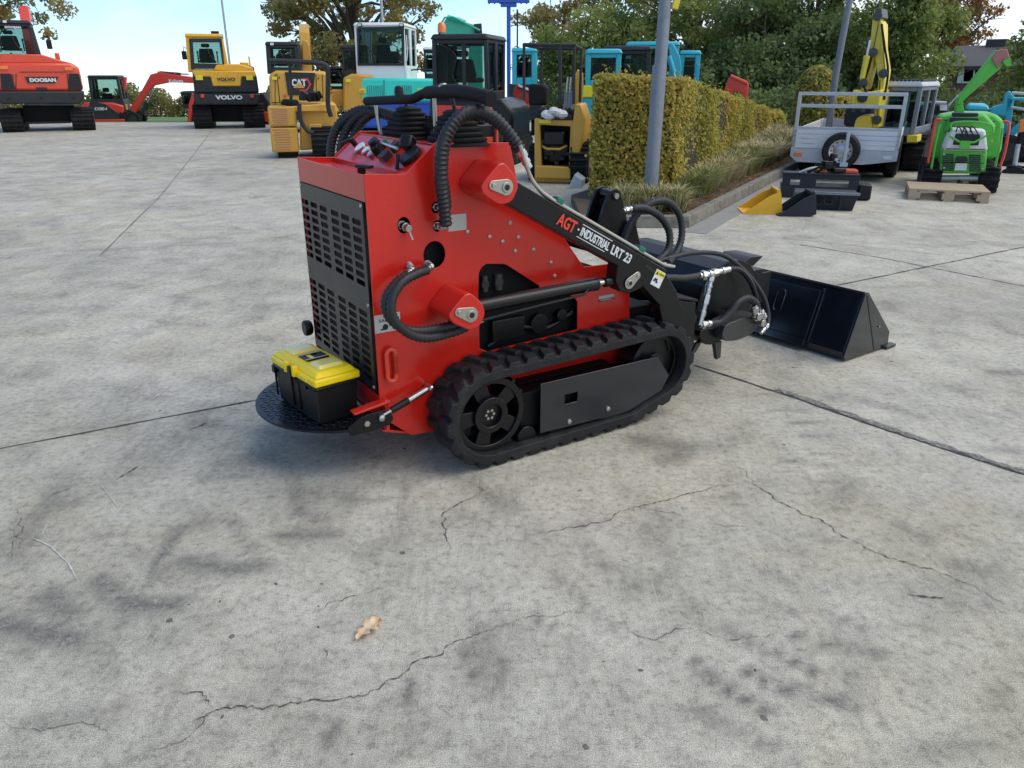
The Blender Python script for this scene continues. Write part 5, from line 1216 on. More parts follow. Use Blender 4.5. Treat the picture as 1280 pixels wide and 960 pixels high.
for x_ in (xL+.02, xR-.02): rail.box(x_-.025, x_+.025, .0, .05, zb-.1, zt2)
for z_ in (zt2, (zt2*2+zt)/3+.0, zt+.02): rail.box(xL, xR, .005, .045, z_-.03, z_+.02)
rail.box(xR-.045, xR+.005, 1.75, 1.8, zb, zt2)
each(rail, 'mesh_rail', M['galvl'], t_, bev=.004)
sw = F.pt(1052,188,-.06)
def wheel(par, c, r, w, axis='y', name='wheel', rim='silver'):
    o = MB().lathe([(r*.62,-w/2),(r*.9,-w/2),(r,-w*.3),(r,w*.3),(r*.9,w/2),(r*.62,w/2)], tuple(c), axis, 32, cap=False).build('tyre', M['rubber'], None, bev=.004)
    o.name = name; o.parent = par
    d = Vector((0,1,0)) if axis == 'y' else Vector((1,0,0)); c = Vector(c)
    t = MB().lathe([(.02,-w*.42),(r*.30,-w*.42),(r*.42,-w*.30),(r*.55,-w*.36),(r*.63,-w*.48),(r*.63,w*.4),(.02,w*.4)], tuple(c), axis, 28).build('rim', M[rim], o, bev=.002)
    h = MB()
    for k in range(12):
        a = 2*math.pi*k/12; q = Vector((math.cos(a)*r*.5, 0, math.sin(a)*r*.5)) if axis == 'y' else Vector((0, math.cos(a)*r*.5, math.sin(a)*r*.5))
        h.cyl(c+q-d*(w*.36), c+q-d*(w*.34+.004), r*.045, 8)
    h.build('rim_holes', M['ink'], o); return o
wheel(t_, sw+Vector((0,-.09,0)), .27, .16, 'y', 'spare_wheel')
p = F.pt(1056,196,-.2)
t = MB(); t.box(p.x-.02,p.x+.03,-.24,-.19,p.z-.1,zq(166,-.2)); t.box(p.x-.05,p.x+.06,-.26,-.05,p.z-.14,p.z-.08); t.build('jockey_post', M['galvl'], t_, bev=.005)
wheel(t_, (xR-.08, .9, .33), .33, .2, 'x'); wheel(t_, (xL+.15, .9, .33), .33, .2, 'x'); wheel(t_, (xR-.08, 1.65, .33), .33, .2, 'x')
MB().box(xL+.2,xR-.2,.8,1.8,.28,.36).build('axle', M['void'], t_)
MB().box(xL+.1,xR-.1,.2,3.3,zb-.14,zb-.02).build('floor_frame', M['void'], t_)

# ------------------------------------------------------------------ yellow excavator behind trailer
F = Frame(1100, 215, -36); t_ = F.thing('excavator', 'lemon yellow excavator with its tall folded boom standing behind the silver trailer', 'excavator', 'excavators parked in the yard')
pr(F, 'boom', [(1090,160),(1098,160),(1103,120),(1108,88),(1104,60),(1104,30),(1100,24),(1094,40),(1091,62),(1098,100)], -.35, .0, 'ly', t_, .02)
pr(F, 'stick', [(1076,112),(1084,112),(1092,82),(1096,50),(1101,12),(1093,11),(1090,28),(1088,48),(1082,80),(1074,100)], -.30, -.02, 'ly', t_, .02)
pr(F, 'link_head', [(1093,22),(1103,22),(1102,10),(1094,11)], -.38, .03, 'cast', t_, .01)
ram(t_, F.pt(1078,98,-.42), F.pt(1088,50,-.42), .045, 'ly')
bkt = pr(F, 'bucket', [(1063,134),(1098,134),(1102,112),(1080,116),(1066,112)], -.6, .0, 'ly', t_, .02)
MB().cyl(F.pt(1078,122,-.62), F.pt(1078,122,-.5), .08, 12).build('pivot', M['dgrey'], bkt)
pr(F, 'boom_base', rcorner([(1066,162),(1090,162),(1088,146),(1080,143),(1070,148)],1), -.4, .1, 'ly', t_, .02)
xa, xb = F.q(1099,160,.0)[0], F.q(1144,160,.0)[0]
c_ = cab(t_, xa, xb, .0, 1.5, F.q(1120,170)[1], F.q(1120,101)[1], 'galv', 'galvl', zs=F.q(1120,159)[1], taper=.0, post=.07, glassm='glass')
pr(F, 'step', [(1133,178),(1146,178),(1147,169),(1134,169)], -.06, .3, 'ly', t_, .01)
pr(F, 'body', [(1060,180),(1146,180),(1146,166),(1060,166)], .1, 2.2, 'dgrey', t_, .03)
each(MB().tube(spline([F.pt(1092,60,-.4),F.pt(1086,85,-.42),F.pt(1080,105,-.42),F.pt(1084,118,-.5)],5),.018,6).tube(spline([F.pt(1102,30,-.4),F.pt(1106,60,-.4),F.pt(1110,90,-.4),F.pt(1105,125,-.4)],5),.018,6), 'boom_hose', M['foam'], t_)
for px_, py_ in ((1097,20),(1091,66),(1104,92),(1079,104),(1096,150)): p = F.pt(px_,py_,-.42); MB().lathe([(.02,-.02),(.07,-.015),(.07,.03)], tuple(p), 'y', 12).build('pin', M['cast'], t_)
gaps(F, t_, [(1103,40,1106,90),(1098,30,1092,60),(1100,100,1096,150)], -.36, .007, 'cast')
each(MB().box(*[F.q(1066,132,-.62)[0]+.0, F.q(1066,132,-.62)[0]+.05],-.66,-.6,F.q(1066,140,-.62)[1],F.q(1066,132,-.62)[1]).box(F.q(1078,132,-.62)[0],F.q(1078,132,-.62)[0]+.05,-.66,-.6,F.q(1066,140,-.62)[1],F.q(1066,132,-.62)[1]).box(F.q(1090,132,-.62)[0],F.q(1090,132,-.62)[0]+.05,-.66,-.6,F.q(1066,140,-.62)[1],F.q(1066,132,-.62)[1]), 'bucket_tooth', M['cast'], bkt, bev=.005)
t = MB()
for k in range(9): x_ = xa+(xb-xa)*(k+.5)/9; t.box(x_-.02,x_+.02,.0,1.4,F.q(1120,101)[1],F.q(1120,101)[1]+.02)
t.build('roof_rib', M['dgrey'], c_)
crawler(t_, F.q(1060,215)[0], F.q(1082,215)[0], .3, 2.6, .55); crawler(t_, F.q(1122,210)[0], F.q(1146,210)[0], .3, 2.8, .55)

# dark machine behind
F = Frame(1150, 208, -22); t_ = F.thing('crushing_machine', 'long dark grey tracked crusher parked between the grey cab and the green machine', 'crusher')
pr(F, 'hull', [(1054,158),(1192,160),(1186,132),(1172,128),(1058,134)], .6, 2.6, 'bluegrey', t_, .06)
pr(F, 'lower_hull', [(1140,190),(1180,190),(1184,160),(1146,158)], .6, 2.4, 'dgrey', t_, .04)
MB().cyl(F.pt(1146,152,.5), F.pt(1184,152,.5), .12, 14).build('intake_tube', M['dgrey'], t_)
MB().tube([F.pt(1150,136,.5),F.pt(1152,127,.5),F.pt(1183,129,.5)], .03, 8).build('hand_rail', M['galvl'], t_)
pr(F, 'warning_plate', [(1175,138),(1184,138),(1184,131),(1175,131)], .5, .55, 'decal', t_, 0)
for k in range(2): MB().tube([F.pt(1146,184,.2+k*.1),F.pt(1168,148+k*8,.2)], .03, 6).build('lift_rod', M['dgrey'], t_)
o = crawler(t_, 0, .4, -1.6, 1.3, .5); o.matrix_basis = Matrix.Translation((F.q(1150,205,.5)[0],.6,0))@Matrix.Rotation(R(90),4,'Z')
o = crawler(t_, 0, .4, -1.6, 1.3, .5); o.matrix_basis = Matrix.Translation((F.q(1150,205,.5)[0],2.2,0))@Matrix.Rotation(R(90),4,'Z')

# ------------------------------------------------------------------ green tracked machine
F = Frame(1198, 240, -24); t_ = F.thing('tracked_chipper', 'bright green tracked wood chipper with raised discharge chute and white engine cover', 'wood chipper')
crawler(t_, F.q(1151,236)[0], F.q(1174,236)[0], 0, 1.3, .33, .08); crawler(t_, F.q(1221,243)[0], F.q(1245,243)[0], 0, 1.3, .33, .08)
t = MB().cyl(F.pt(1175,223,.1), F.pt(1222,223,.1), .045, 16); t.build('cross_tube', M['zinc'], t_)
t = MB().lathe([(.035,-.012),(.05,0),(.035,.012)], tuple(F.pt(1199,231,.05)), 'y', 14).cyl(F.pt(1199,225,.05),F.pt(1199,229,.05),.012,8).build('tow_eye', M['plast'], t_)
pr(F, 'engine_housing', [(1173,217),(1232,217),(1234,188),(1178,186)], .05, .9, 'green', t_, .02)
t = MB()
for k in range(9):
    a = F.q(1178, 193+k*2.4, .03); b_ = F.q(1192, 193+k*2.4, .03); t.box(a[0],b_[0],.035,.055,a[1]-.008,a[1]+.008)
g_ = t.build('vent_grille', M['ink'], t_); g2_ = g_.copy(); C.objects.link(g2_); g2_.location.x = F.q(1212,200)[0]-F.q(1178,200)[0]
pr(F, 'number_plate', [(1193,213),(1208,213),(1209,203),(1195,203)], .0, .04, 'decal', t_, 0)
pr(F, 'lamp_housing', [(1194,202),(1210,202),(1209,196),(1196,196)], -.02, .04, 'ink', t_, .005)
pr(F, 'engine_cover', [(1179,188),(1235,189),(1232,162),(1190,160)], .0, .8, 'white', t_, .03)
pr(F, 'cover_window', [(1191,181),(1223,182),(1226,168),(1195,167)], -.02, .03, 'ink', t_, .01)
pr(F, 'hull', [(1168,200),(1176,146),(1200,142),(1245,142),(1256,152),(1252,190),(1240,200)], .5, 1.5, 'green', t_, .05)
pr(F, 'hull_shoulder', [(1180,165),(1190,144),(1232,142),(1246,158),(1240,170)], .3, .6, 'green', t_, .04)
pr(F, 'chute_base', [(1194,142),(1206,142),(1202,122),(1197,120)], .7, .95, 'green', t_, .01)
pr(F, 'chute', [(1195,130),(1198,122),(1236,75),(1247,62),(1260,66),(1255,80),(1248,88),(1208,122),(1200,132)], .65, .95, 'green', t_, .015)
pr(F, 'chute_hood', [(1246,63),(1259,61),(1265,82),(1258,83),(1254,74),(1247,86),(1240,74)], .62, .99, 'rust', t_, .01)
pr(F, 'chute_flap', [(1258,83),(1265,82),(1263,72),(1253,76)], .60, .64, 'green', t_, .0)
MB().tube([F.pt(1186,132,.6),F.pt(1198,118,.6)], .012, 6).build('chute_rod', M['galvl'], t_)
t = MB(); t.tube(spline([F.pt(1190,164,-.1),F.pt(1190,154,-.1),F.pt(1215,152,-.1),F.pt(1238,156,-.1),F.pt(1242,166,-.1)],6), .012, 8); t.build('hand_rail', M['green'], t_)
t = MB(); t.tube([F.pt(1187,170,-.05),F.pt(1200,178,-.1),F.pt(1218,178,-.1),F.pt(1236,168,-.05)], .014, 8); t.box(F.q(1201,175,-.1)[0],F.q(1214,175,-.1)[0],-.13,-.07,F.q(1201,186,-.1)[1],F.q(1201,176,-.1)[1]); t.build('lever_linkage', M['green'], t_)
for sx in (0, 1):
    r = MB(); g2 = MB()
    if sx == 0:
        r.tube(spline([F.pt(1177,150,-.05),F.pt(1171,150,-.05),F.pt(1168,156,-.05),F.pt(1162,190,-.05),F.pt(1160,204,-.05)],5), .018, 8)
        g2.tube([F.pt(1175,155,.0),F.pt(1169,180,.0),F.pt(1164,211,.0)], .016, 8); foot = F.pt(1163,212,.0)
    else:
        r.tube(spline([F.pt(1254,152,-.05),F.pt(1260,153,-.05),F.pt(1261,160,-.05),F.pt(1256,190,-.05),F.pt(1250,208,-.05)],5), .018, 8)
        g2.tube([F.pt(1253,160,.0),F.pt(1250,180,.0),F.pt(1244,208,.0)], .016, 8); foot = F.pt(1245,210,.0)
    r.build('guard_bar', M['redk'], t_); g2.build('support_bar', M['green'], t_)
    MB().cbox(foot, (.12,.08,.02), ry=.2).build('bar_foot', M['plast'], t_)
for k in range(4): MB().tube(spline([F.pt(1186+k*9,165,-.02),F.pt(1190+k*8,158,-.06),F.pt(1200+k*6,160,-.02),F.pt(1204+k*7,172,-.04)],5), .008, 6).build('control_cable', M['plast'], t_)
gaps(F, t_, [(1176,203,1230,204),(1182,186,1232,187),(1207,186,1207,160)], -.012, .006); gaps(F, t_, [(1180,150,1244,152),(1225,143,1246,160)], .44, .007)
for px_, py_ in ((1180,210),(1228,211),(1180,193),(1230,194)): p = F.pt(px_,py_,.04); MB().lathe([(.005,-.01),(.015,-.008),(.015,.01)], tuple(p), 'y', 8).build('bolt', M['zinc'], t_)
each(MB().box(F.q(1190,146,.35)[0],F.q(1222,146,.35)[0],.3,.5,F.q(1200,146,.35)[1],F.q(1200,141,.35)[1]).cbox(F.pt(1205,150,.2),(.35,.08,.06)), 'feed_control', M['dgrey'], t_, bev=.01)
MB().lathe([(.02,0),(.05,.01),(.02,.02)], tuple(F.pt(1240,176,.5)), 'y', 12).build('danger_sticker', M['decaly'], t_)
# teal one behind the green
F = Frame(1225, 205, -28); t_ = F.thing('excavator', 'teal excavator whose light blue roof shows just above the green chipper', 'excavator', 'excavators parked in the yard')
cab(t_, F.q(1208,142)[0], F.q(1234,142)[0], 0, 1.2, F.q(1220,160)[1], F.q(1220,131)[1], 'teal', zs=F.q(1220,144)[1])
pr(F, 'body', [(1200,190),(1240,190),(1240,158),(1200,158)], 0, 1.4, 'teal', t_); crawler(t_, F.q(1206,205)[0], F.q(1216,205)[0], .1, 2, .5); crawler(t_, F.q(1226,205)[0], F.q(1238,205)[0], .1, 2, .5)
F = Frame(1262, 205, -30); t_ = F.thing('excavator', 'teal excavator with an angular folded boom cut by the right edge of the photo', 'excavator', 'excavators parked in the yard')
pr(F, 'boom', [(1234,142),(1258,146),(1268,125),(1300,130),(1300,122),(1268,122),(1262,113),(1256,118),(1254,130),(1240,134)], 0, .3, 'teal', t_, .02)
pr(F, 'arm', [(1252,196),(1262,170),(1268,125),(1258,118),(1256,150),(1246,180)], .0, .25, 'teal', t_, .02)
pr(F, 'lower_link', [(1256,180),(1290,150),(1300,148),(1300,140),(1285,143),(1252,172)], -.1, .0, 'teal', t_, .01)
pr(F, 'bucket', rcorner([(1238,190),(1258,194),(1262,180),(1250,172),(1240,178)],1), -.2, .5, 'teal', t_, .02)
MB().tube([F.pt(1265,116,-.05),F.pt(1280,117,-.05),F.pt(1300,118,-.05)], .025, 8).tube([F.pt(1264,134,-.05),F.pt(1300,140,-.05)], .025, 8).build('hose_guard', M['galvl'], t_)
pr(F, 'body', [(1268,200),(1310,200),(1310,160),(1276,162)], .6, 1.8, 'dgrey', t_, .03); crawler(t_, F.q(1275,205)[0], F.q(1295,205)[0], .4, 2, .5)
F = Frame(1268, 216, -30); t_ = F.thing('stabiliser_leg', 'grey telescopic stabiliser leg on a dark splayed foot at the right edge', 'stabiliser')
MB().cyl(F.pt(1268,208), F.pt(1273,180), .035, 16).build('tube_leg', M['galvl'], t_)
MB().prism(F.P([(1252,215),(1290,219),(1276,208),(1268,206)]), -.15, .2).build('foot_plate', M['plast'], t_, bev=.01); MB().tube([F.pt(1258,208,-.1),F.pt(1300,210,-.1)], .02, 8).build('foot_bar', M['plast'], t_)
pr(F, 'leg_housing', [(1270,182),(1300,182),(1300,150),(1276,158)], .0, .3, 'plast', t_, .03)
pr(F, 'sleeve', [(1273,166),(1284,164),(1284,150),(1275,150)], -.1, -.02, 'orange', t_, .01)

# ------------------------------------------------------------------ pallet
F = Frame(1184, 252, -23); t_ = F.thing('wooden_pallet', 'pale wooden pallet on the concrete in front of the green chipper', 'pallet')
px0, px1 = F.q(1134,250)[0], F.q(1236,252)[0]; D = .8
for k in range(7): MB().box(px0,px1,D*k/7+.01,D*(k+1)/7-.02+.012*(k%2),.122,.144).build('top_board', M['wood'], t_, bev=.002)
for k in range(3):
    y_ = .0+k*(D-.1)/2
    for x_ in (px0, (px0+px1)/2-.07, px1-.14): MB().box(x_,x_+.14,y_,y_+.1,.022,.1).build('block', M['wood'], t_, bev=.002)
for x_ in (px0, (px0+px1)/2-.05, px1-.10): MB().box(x_,x_+.1,0,D,.1005,.1215).build('stringer', M['wood'], t_); MB().box(x_,x_+.1,0,D,0,.0215).build('bottom_board', M['wood'], t_)

# ------------------------------------------------------------------ loose attachments near the kerb
def small_bucket(px, py, rz, L, H, W, mat, label, g=None):
    F = Frame(px, py, rz); t_ = F.thing('digging_bucket', label, 'bucket', g)
    MB().prism([(0,0),(L*.62,H*.78),(L*.9,H),(L*.93,H*.82),(L,H*.12),(L*.82,0)], 0, .018).build('side_plate', M[mat], t_, bev=.002)
    MB().prism([(0,0),(L*.62,H*.78),(L*.9,H),(L*.93,H*.82),(L,H*.12),(L*.82,0)], W-.018, W).build('side_plate', M[mat], t_, bev=.002)
    MB().prism([(.0,.0),(.0,.014),(L*.80,.018),(L*.96,H*.13),(L*.90,H*.80),(L*.87,H*.98),(L*.9,H),(L*.93,H*.82),(L,H*.12),(L*.82,0)], .018, W-.018).build('shell', M[mat], t_, bev=.002)
    for y_ in (W*.3, W*.62): MB().prism([(L*.86,H*1.02),(L*.93,H*1.08),(L*1.06,H*.2),(L*1.0,H*.12)], y_, y_+.03).build('hanger_plate', M[mat], t_, bev=.004)
    MB().tube([(L*.86,.03,H*1.0),(L*.86,W-.03,H*1.0)], .02, 8).build('rear_bar', M[mat], t_)
    return t_
small_bucket(928, 267.5, -6, .45, .26, .42, 'yel', 'small golden yellow digging bucket on the concrete beside the kerb', 'digging buckets by the kerb')
small_bucket(973, 270.5, -6, .42, .26, .38, 'bluegrey', 'small charcoal digging bucket standing in front of the grey wide bucket', 'digging buckets by the kerb')
F = Frame(1020, 262, -16); t_ = F.thing('wide_bucket', 'wide flat grey levelling bucket with a light top rim lying before the black frame', 'bucket')
xa, xb = F.q(991,262)[0], F.q(1070,262)[0]; zt = F.q(1030,239)[1]*.95
MB().hexa([(xa+.05,0,0),(xb-.04,0,0),(xb,.3,0),(xa,.3,0),(xa,-.06,zt),(xb,-.06,zt),(xb,.3,zt),(xa,.3,zt)]).build('shell', M['bluegrey'], t_, bev=.01)
MB().box(xa-.01,xb+.01,-.075,-.05,zt-.02,zt+.012).build('rim', M['galv'], t_, bev=.003)
for x_ in (.38,.55): p = xa+(xb-xa)*x_; MB().lathe([(.055,-.052),(.06,-.056),(.05,-.052)], (p,0,zt*.6), 'y', 18).build('pressed_ring', M['bluegrey'], t_)
MB().box(xb-.20,xb-.185,-.07,-.04,.02,zt).build('weld_rib', M['bluegrey'], t_)
F = Frame(1026, 252, -16); t_ = F.thing('sweeper_attachment', 'black steel attachment frame with cut-outs, orange plates and hoses on top, below the spare wheel', 'attachment')
xa, xb = F.q(976,252)[0], F.q(1074,250)[0]; zt = F.q(1026,214)[1]*.80
MB().plate([(xa,0),(xb,0),(xb,zt),(xa,zt)], [[(xa+.1,zt*.55),(xa+.22,zt*.55),(xa+.22,zt*.78),(xa+.1,zt*.78)],[(xa+.42,zt*.5),(xa+.82,zt*.5),(xa+.82,zt*.82),(xa+.42,zt*.82)]], .25, .28).build('frame_plate', M['bluegrey'], t_, bev=.003)
MB().box(xa,xb,.281,.75,.02,zt*.5).build('housing', M['black'], t_, bev=.02)
MB().box(xa,xb,.24,.5,zt,zt+.02).build('top_plate', M['bluegrey'], t_, bev=.004)
for x0_, x1_ in ((.42,.58),(.66,.98)): MB().box(xa+(xb-xa)*x0_,xa+(xb-xa)*x1_,.36,.6,zt+.021,zt+.06).build('orange_plate', M['orange'] if x0_ < .5 else M['redo'], t_, bev=.006)
t = MB(); x_ = xa+(xb-xa)*.62; t.cyl((x_,.4,zt+.03),(x_+.02,.4,zt+.26),.05,10); t.cbox((x_-.05,.35,zt+.12),(.12,.1,.1),rz=.5); t.cbox((x_+.1,.33,zt+.06),(.16,.1,.05),rz=.3); t.build('valve_tower', M['plast'], t_, bev=.01)
for k in range(3): MB().tube(spline([(xa+.2+.1*k,.3,zt+.02),(xa+.35+.1*k,.3,zt+.08+.02*k),(x_,.38,zt+.1),(x_+.05,.36,zt+.2-.03*k)],6), .016, 8).build('hose', M['galvl'] if k == 0 else M['foam'], t_)
MB().box(xb+.005,xb+.16,.2,.5,.01,.2).build('side_brush', M['plast'], t_, bev=.02)
F = Frame(1082, 245, -16)

# ------------------------------------------------------------------ poles
def pole(pxb, pyb, pxt, H_, r0, r1, name, label, cat, mat, group=None, Y=None):
    b_ = ground(pxb, pyb) if Y is None else atY(pxb, pyb, Y)
    t_ = thing(name, label, cat, tuple(b_)); return t_, b_
t_, b_ = pole(811, 269, 0, 0, 0, 0, 'street_lamp', 'thick galvanised street lamp post standing at the corner of the hedge bed', 'street lamp', 'galv')
MB().tube([(0,0,0),(0.01,0,1.6),(.02,0,1.62),(.05,0,6.2)], [.080,.078,.066,.056], 24).build('post', M['galv'], t_)
MB().tube(spline([(.05,0,6.1),(.06,0,6.3),(.3,0,6.5),(.9,0,6.6)],6), .035, 10).build('bracket', M['galv'], t_)
MB().box(.85,1.35,-.12,.12,6.56,6.68).build('lamp_head', M['galvl'], t_, bev=.03)
p = Vector(atY(846, 4, b_.y))-b_; MB().cbox((p.x-.0,0,p.z+.05),(.07,.06,.22), ry=.2).build('clip_box', M['ly'], t_, bev=.01)
t_, b_ = pole(1034, 175, 0, 0, 0, 0, 'street_lamp', 'slim grey lamp post rising behind the trailer mesh frame', 'street lamp', 'galv', Y=15.5)
b_.z = 0; t_.location = b_
MB().tube([(0,0,0),(-.02,0,1.5),(.25,0,7.5)], [.062,.060,.05], 16).build('post', M['galv'], t_)
MB().box(-.09,.09,-.09,.09,3.0,3.08).build('clamp', M['galvl'], t_, bev=.01)
MB().tube([(0,0,7.4),(.4,0,7.6),(.9,0,7.6)], .04, 8).build('lamp_arm', M['galv'], t_)
for (px_, py_, Y_, r_, lab) in ((296,150,34,.05,'thin white flagpole standing behind the yellow excavator'), (485,150,34,.07,'grey flagpole rising behind the mint and blue excavator')):
    b_ = atY(px_, py_, Y_); b_.z = terrain(Y_)
    t_ = thing('flagpole', lab, 'flagpole', tuple(b_), 0, 'flagpoles'); MB().cyl((0,0,0),(0,0,9),r_,10,r2=r_*.6).build('pole', M['galvl'], t_); MB().lathe([(.02,9),(.08,9.05),(.02,9.15)],(0,0,0),'z',10).build('finial', M['galvl'], t_)
b_ = atY(636, 150, 32); b_.z = terrain(32)
t_ = thing('sign_mast', 'blue steel mast with a slatted crosspiece at its top, between dark cab and canopy', 'mast', tuple(b_))
za = atY(636, 8, 32).z-b_.z
MB().cyl((0,0,0),(0,0,za+1.5),.075,12).build('post', M['blue'], t_); MB().cyl((.33,0,0),(.33,0,za-.1),.03,8).build('cable', M['dgrey'], t_)
t = MB().box(-.78,.78,-.15,.15,za+.12,za+.26); t.box(-.3,.3,-.1,.1,za-.02,za+.12)
for k in range(8): t.box(-.76+.2*k,-.70+.2*k,-.17,.17,za+.09,za+.28)
t.build('crosspiece', M['blue'], t_, bev=.01)
# house
F = Frame(1240, 175, -33); F.o = Vector(atY(1240, 150, 34)); F.o.z = 0; F = F
t_ = thing('house', 'house with a dark tiled roof and white window showing between the trees on the right', 'house', tuple(F.o), F.rz)
a = F.q(1185,80); 
MB().box(F.q(1188,80)[0], F.q(1300,80)[0], .3, 7, 0, F.q(1240,84)[1]).build('wall', M['dgrey'] if False else paint('brick_wall', (.20,.10,.07), .8, dirt=.3, scale=12), t_)
rt = paint('roof_tile', (.055,.055,.06), .75, dirt=.3, scale=20, bmp=.3)
zr0, zr1 = F.q(1240,84)[1], F.q(1240,53)[1]
rf = MB().prism([(0,zr0-.1),(0,zr0+.05),(3.6,zr1),(7.3,zr0+.05),(7.3,zr0-.1)], F.q(1186,80)[0]-.2, F.q(1300,80)[0], 'x').build('roof', rt, t_)
p = F.q(1242,48); MB().box(p[0]-.45,p[0]+.35,3.3,4.0,zr1-.6,F.q(1242,45)[1]).build('chimney', rt, rf)
wf = MB().plate(F.P([(1196,104),(1232,104),(1232,82),(1200,82)],.28), [F.P([(1204,102),(1216,102),(1217,85),(1206,85)],.28), F.P([(1219,102),(1230,102),(1230,85),(1219,85)],.28)], .2,.28).build('window', M['white'], t_)
MB().plate(F.P([(1198,103),(1231,103),(1231,83),(1202,83)],.29), [], .285,.295).build('pane', M['glassd'], wf)

# ------------------------------------------------------------------ fallen leaf
def leafshape():
    L = []
    import math as m2
    for k in range(40):
        s_ = k/39; w_ = (math.sin(math.pi*min(1,s_*1.02))**.7)*(.30+.10*s_)*(1+.38*math.cos(s_*math.pi*2*3.6))*.62; L.append((s_, w_))
    return L
o_ = ground(445, 803); e_ = ground(477, 777); d = (e_-o_); Lg = d.length; ang = math.atan2(d.y, d.x)
m, nt, b = newmat('dry_leaf'); f = noise(nt, 60, 4); nt.links.new(ramp(nt, f, [(.3, (.46,.29,.15)), (.6, (.70,.52,.32))]), b.inputs['Base Color']); b.inputs['Roughness'].default_value = .6; M['leafdry'] = m
t_ = thing('fallen_leaf', 'dry tan oak leaf lying on the bare concrete in the foreground', 'leaf', tuple(o_), ang)
t = MB(); rows = []
for s_, w_ in leafshape():
    x = s_*Lg; z = .006+.007*math.sin(math.pi*s_)+.004*s_
    rows.append([t.v((x-.0, sgn*w_*Lg*fr, z+.007*abs(sgn*fr)**1.5*(1+.6*math.sin(9*s_+sgn)))) for sgn, fr in ((-1,1),(-1,.5),(1,0),(1,.5),(1,1))])
for a, b_ in zip(rows, rows[1:]):
    for k in range(4): t.face([a[k], a[k+1], b_[k+1], b_[k]])
lf = t.build('blade', M['leafdry'], t_); sm_ = lf.modifiers.new('s', 'SOLIDIFY'); sm_.thickness = .0008
MB().tube([(-.012,0,.003),(0,0,.006),(Lg*.5,0,.0150),(Lg*.95,0,.0105)], [.0012,.0014,.0011,.0005], 6).build('stem', M['leafdry'], t_)
# twigs & pebbles near joints
M['pebble'] = paint('pebble', (.13,.11,.09), .9, dirt=.4, scale=60)
for px_, py_, s_ in ((345,730,.008),(402,694+36,.006),(398,772+12,.007),(275,752,.006),(278,896,.007),(440,943,.004),(944,838,.006),(801,838,.008),(755,827,.004),(398,790-32,.005),(236,756,.005)):
    p = ground(px_, py_); t = MB(); t.lathe([(s_*.3,0),(s_,s_*.15),(s_*.8,s_*.6),(s_*.2,s_*.75)], (0,0,.001), 'z', 7)
    o = t.build('clod', M['pebble'], None, smooth=60); o.location = p; o.rotation_euler = (0,0,px_); o.scale = (1.0,.55,.4); tag(o, 'small dark crumbs of dirt scattered on the foreground concrete', 'dirt crumb', 'dirt crumbs on the concrete')

# ------------------------------------------------------------------ vegetation
def leafmat(name, stops, rough=.55, trans=.5, sc=1.2, fine=9):
    m, nt, b = newmat(name)
    a = noise(nt, sc, 5, .7); f = noise(nt, fine, 2, .5)
    at = nt.nodes.new('ShaderNodeAttribute'); at.attribute_name = 'tint'
    v = math_(nt, 'ADD', math_(nt, 'MULTIPLY', a, .45), math_(nt, 'ADD', math_(nt, 'MULTIPLY', at.outputs['Fac'], .42), math_(nt, 'MULTIPLY', f, .14)))
    nt.links.new(ramp(nt, v, stops), b.inputs['Base Color']); b.inputs['Roughness'].default_value = rough
    b.inputs['Transmission Weight'].default_value = 0; b.inputs['Subsurface Weight'].default_value = 0
    o = nt.nodes['Material Output']; ms = nt.nodes.new('ShaderNodeMixShader'); tr = nt.nodes.new('ShaderNodeBsdfTranslucent')
    nt.links.new(b.inputs['Base Color'].links[0].from_socket, tr.inputs[0]); ms.inputs[0].default_value = trans
    nt.links.new(b.outputs[0], ms.inputs[1]); nt.links.new(tr.outputs[0], ms.inputs[2]); nt.links.new(ms.outputs[0], o.inputs[0])
    return m
M['lf_green'] = leafmat('tree_leaves_green', [(.22,(0.095,0.135,0.039)),(.42,(0.191,0.262,0.071)),(.6,(0.301,0.350,0.095)),(.78,(0.476,0.413,0.112))])
M['lf_olive'] = leafmat('tree_leaves_olive', [(.22,(0.131,0.147,0.054)),(.42,(0.248,0.248,0.085)),(.6,(0.355,0.293,0.101)),(.78,(0.525,0.309,0.109))])
M['lf_dark'] = leafmat('evergreen_leaves', [(.22,(0.071,0.108,0.045)),(.42,(0.127,0.191,0.067)),(.62,(0.198,0.262,0.087)),(.82,(0.317,0.317,0.095))])
M['lf_orange'] = leafmat('autumn_leaves', [(.25,(0.097,0.083,0.028)),(.45,(0.193,0.124,0.034)),(.65,(0.359,0.166,0.041)),(.85,(0.442,0.221,0.055))])
M['lf_hedge'] = leafmat('hedge_leaves', [(.20,(0.083,0.106,0.021)),(.36,(0.248,0.260,0.041)),(.50,(0.472,0.413,0.071)),(.64,(0.649,0.472,0.106)),(.82,(0.614,0.307,0.071))], sc=.9, fine=22)
M['bark'] = paint('bark', (.075,.060,.045), .9, dirt=.4, scale=8, bmp=.4)
M['hcore'] = paint('hedge_twigs', (.030,.026,.014), .95, dirt=.3, scale=20, bmp=.3)
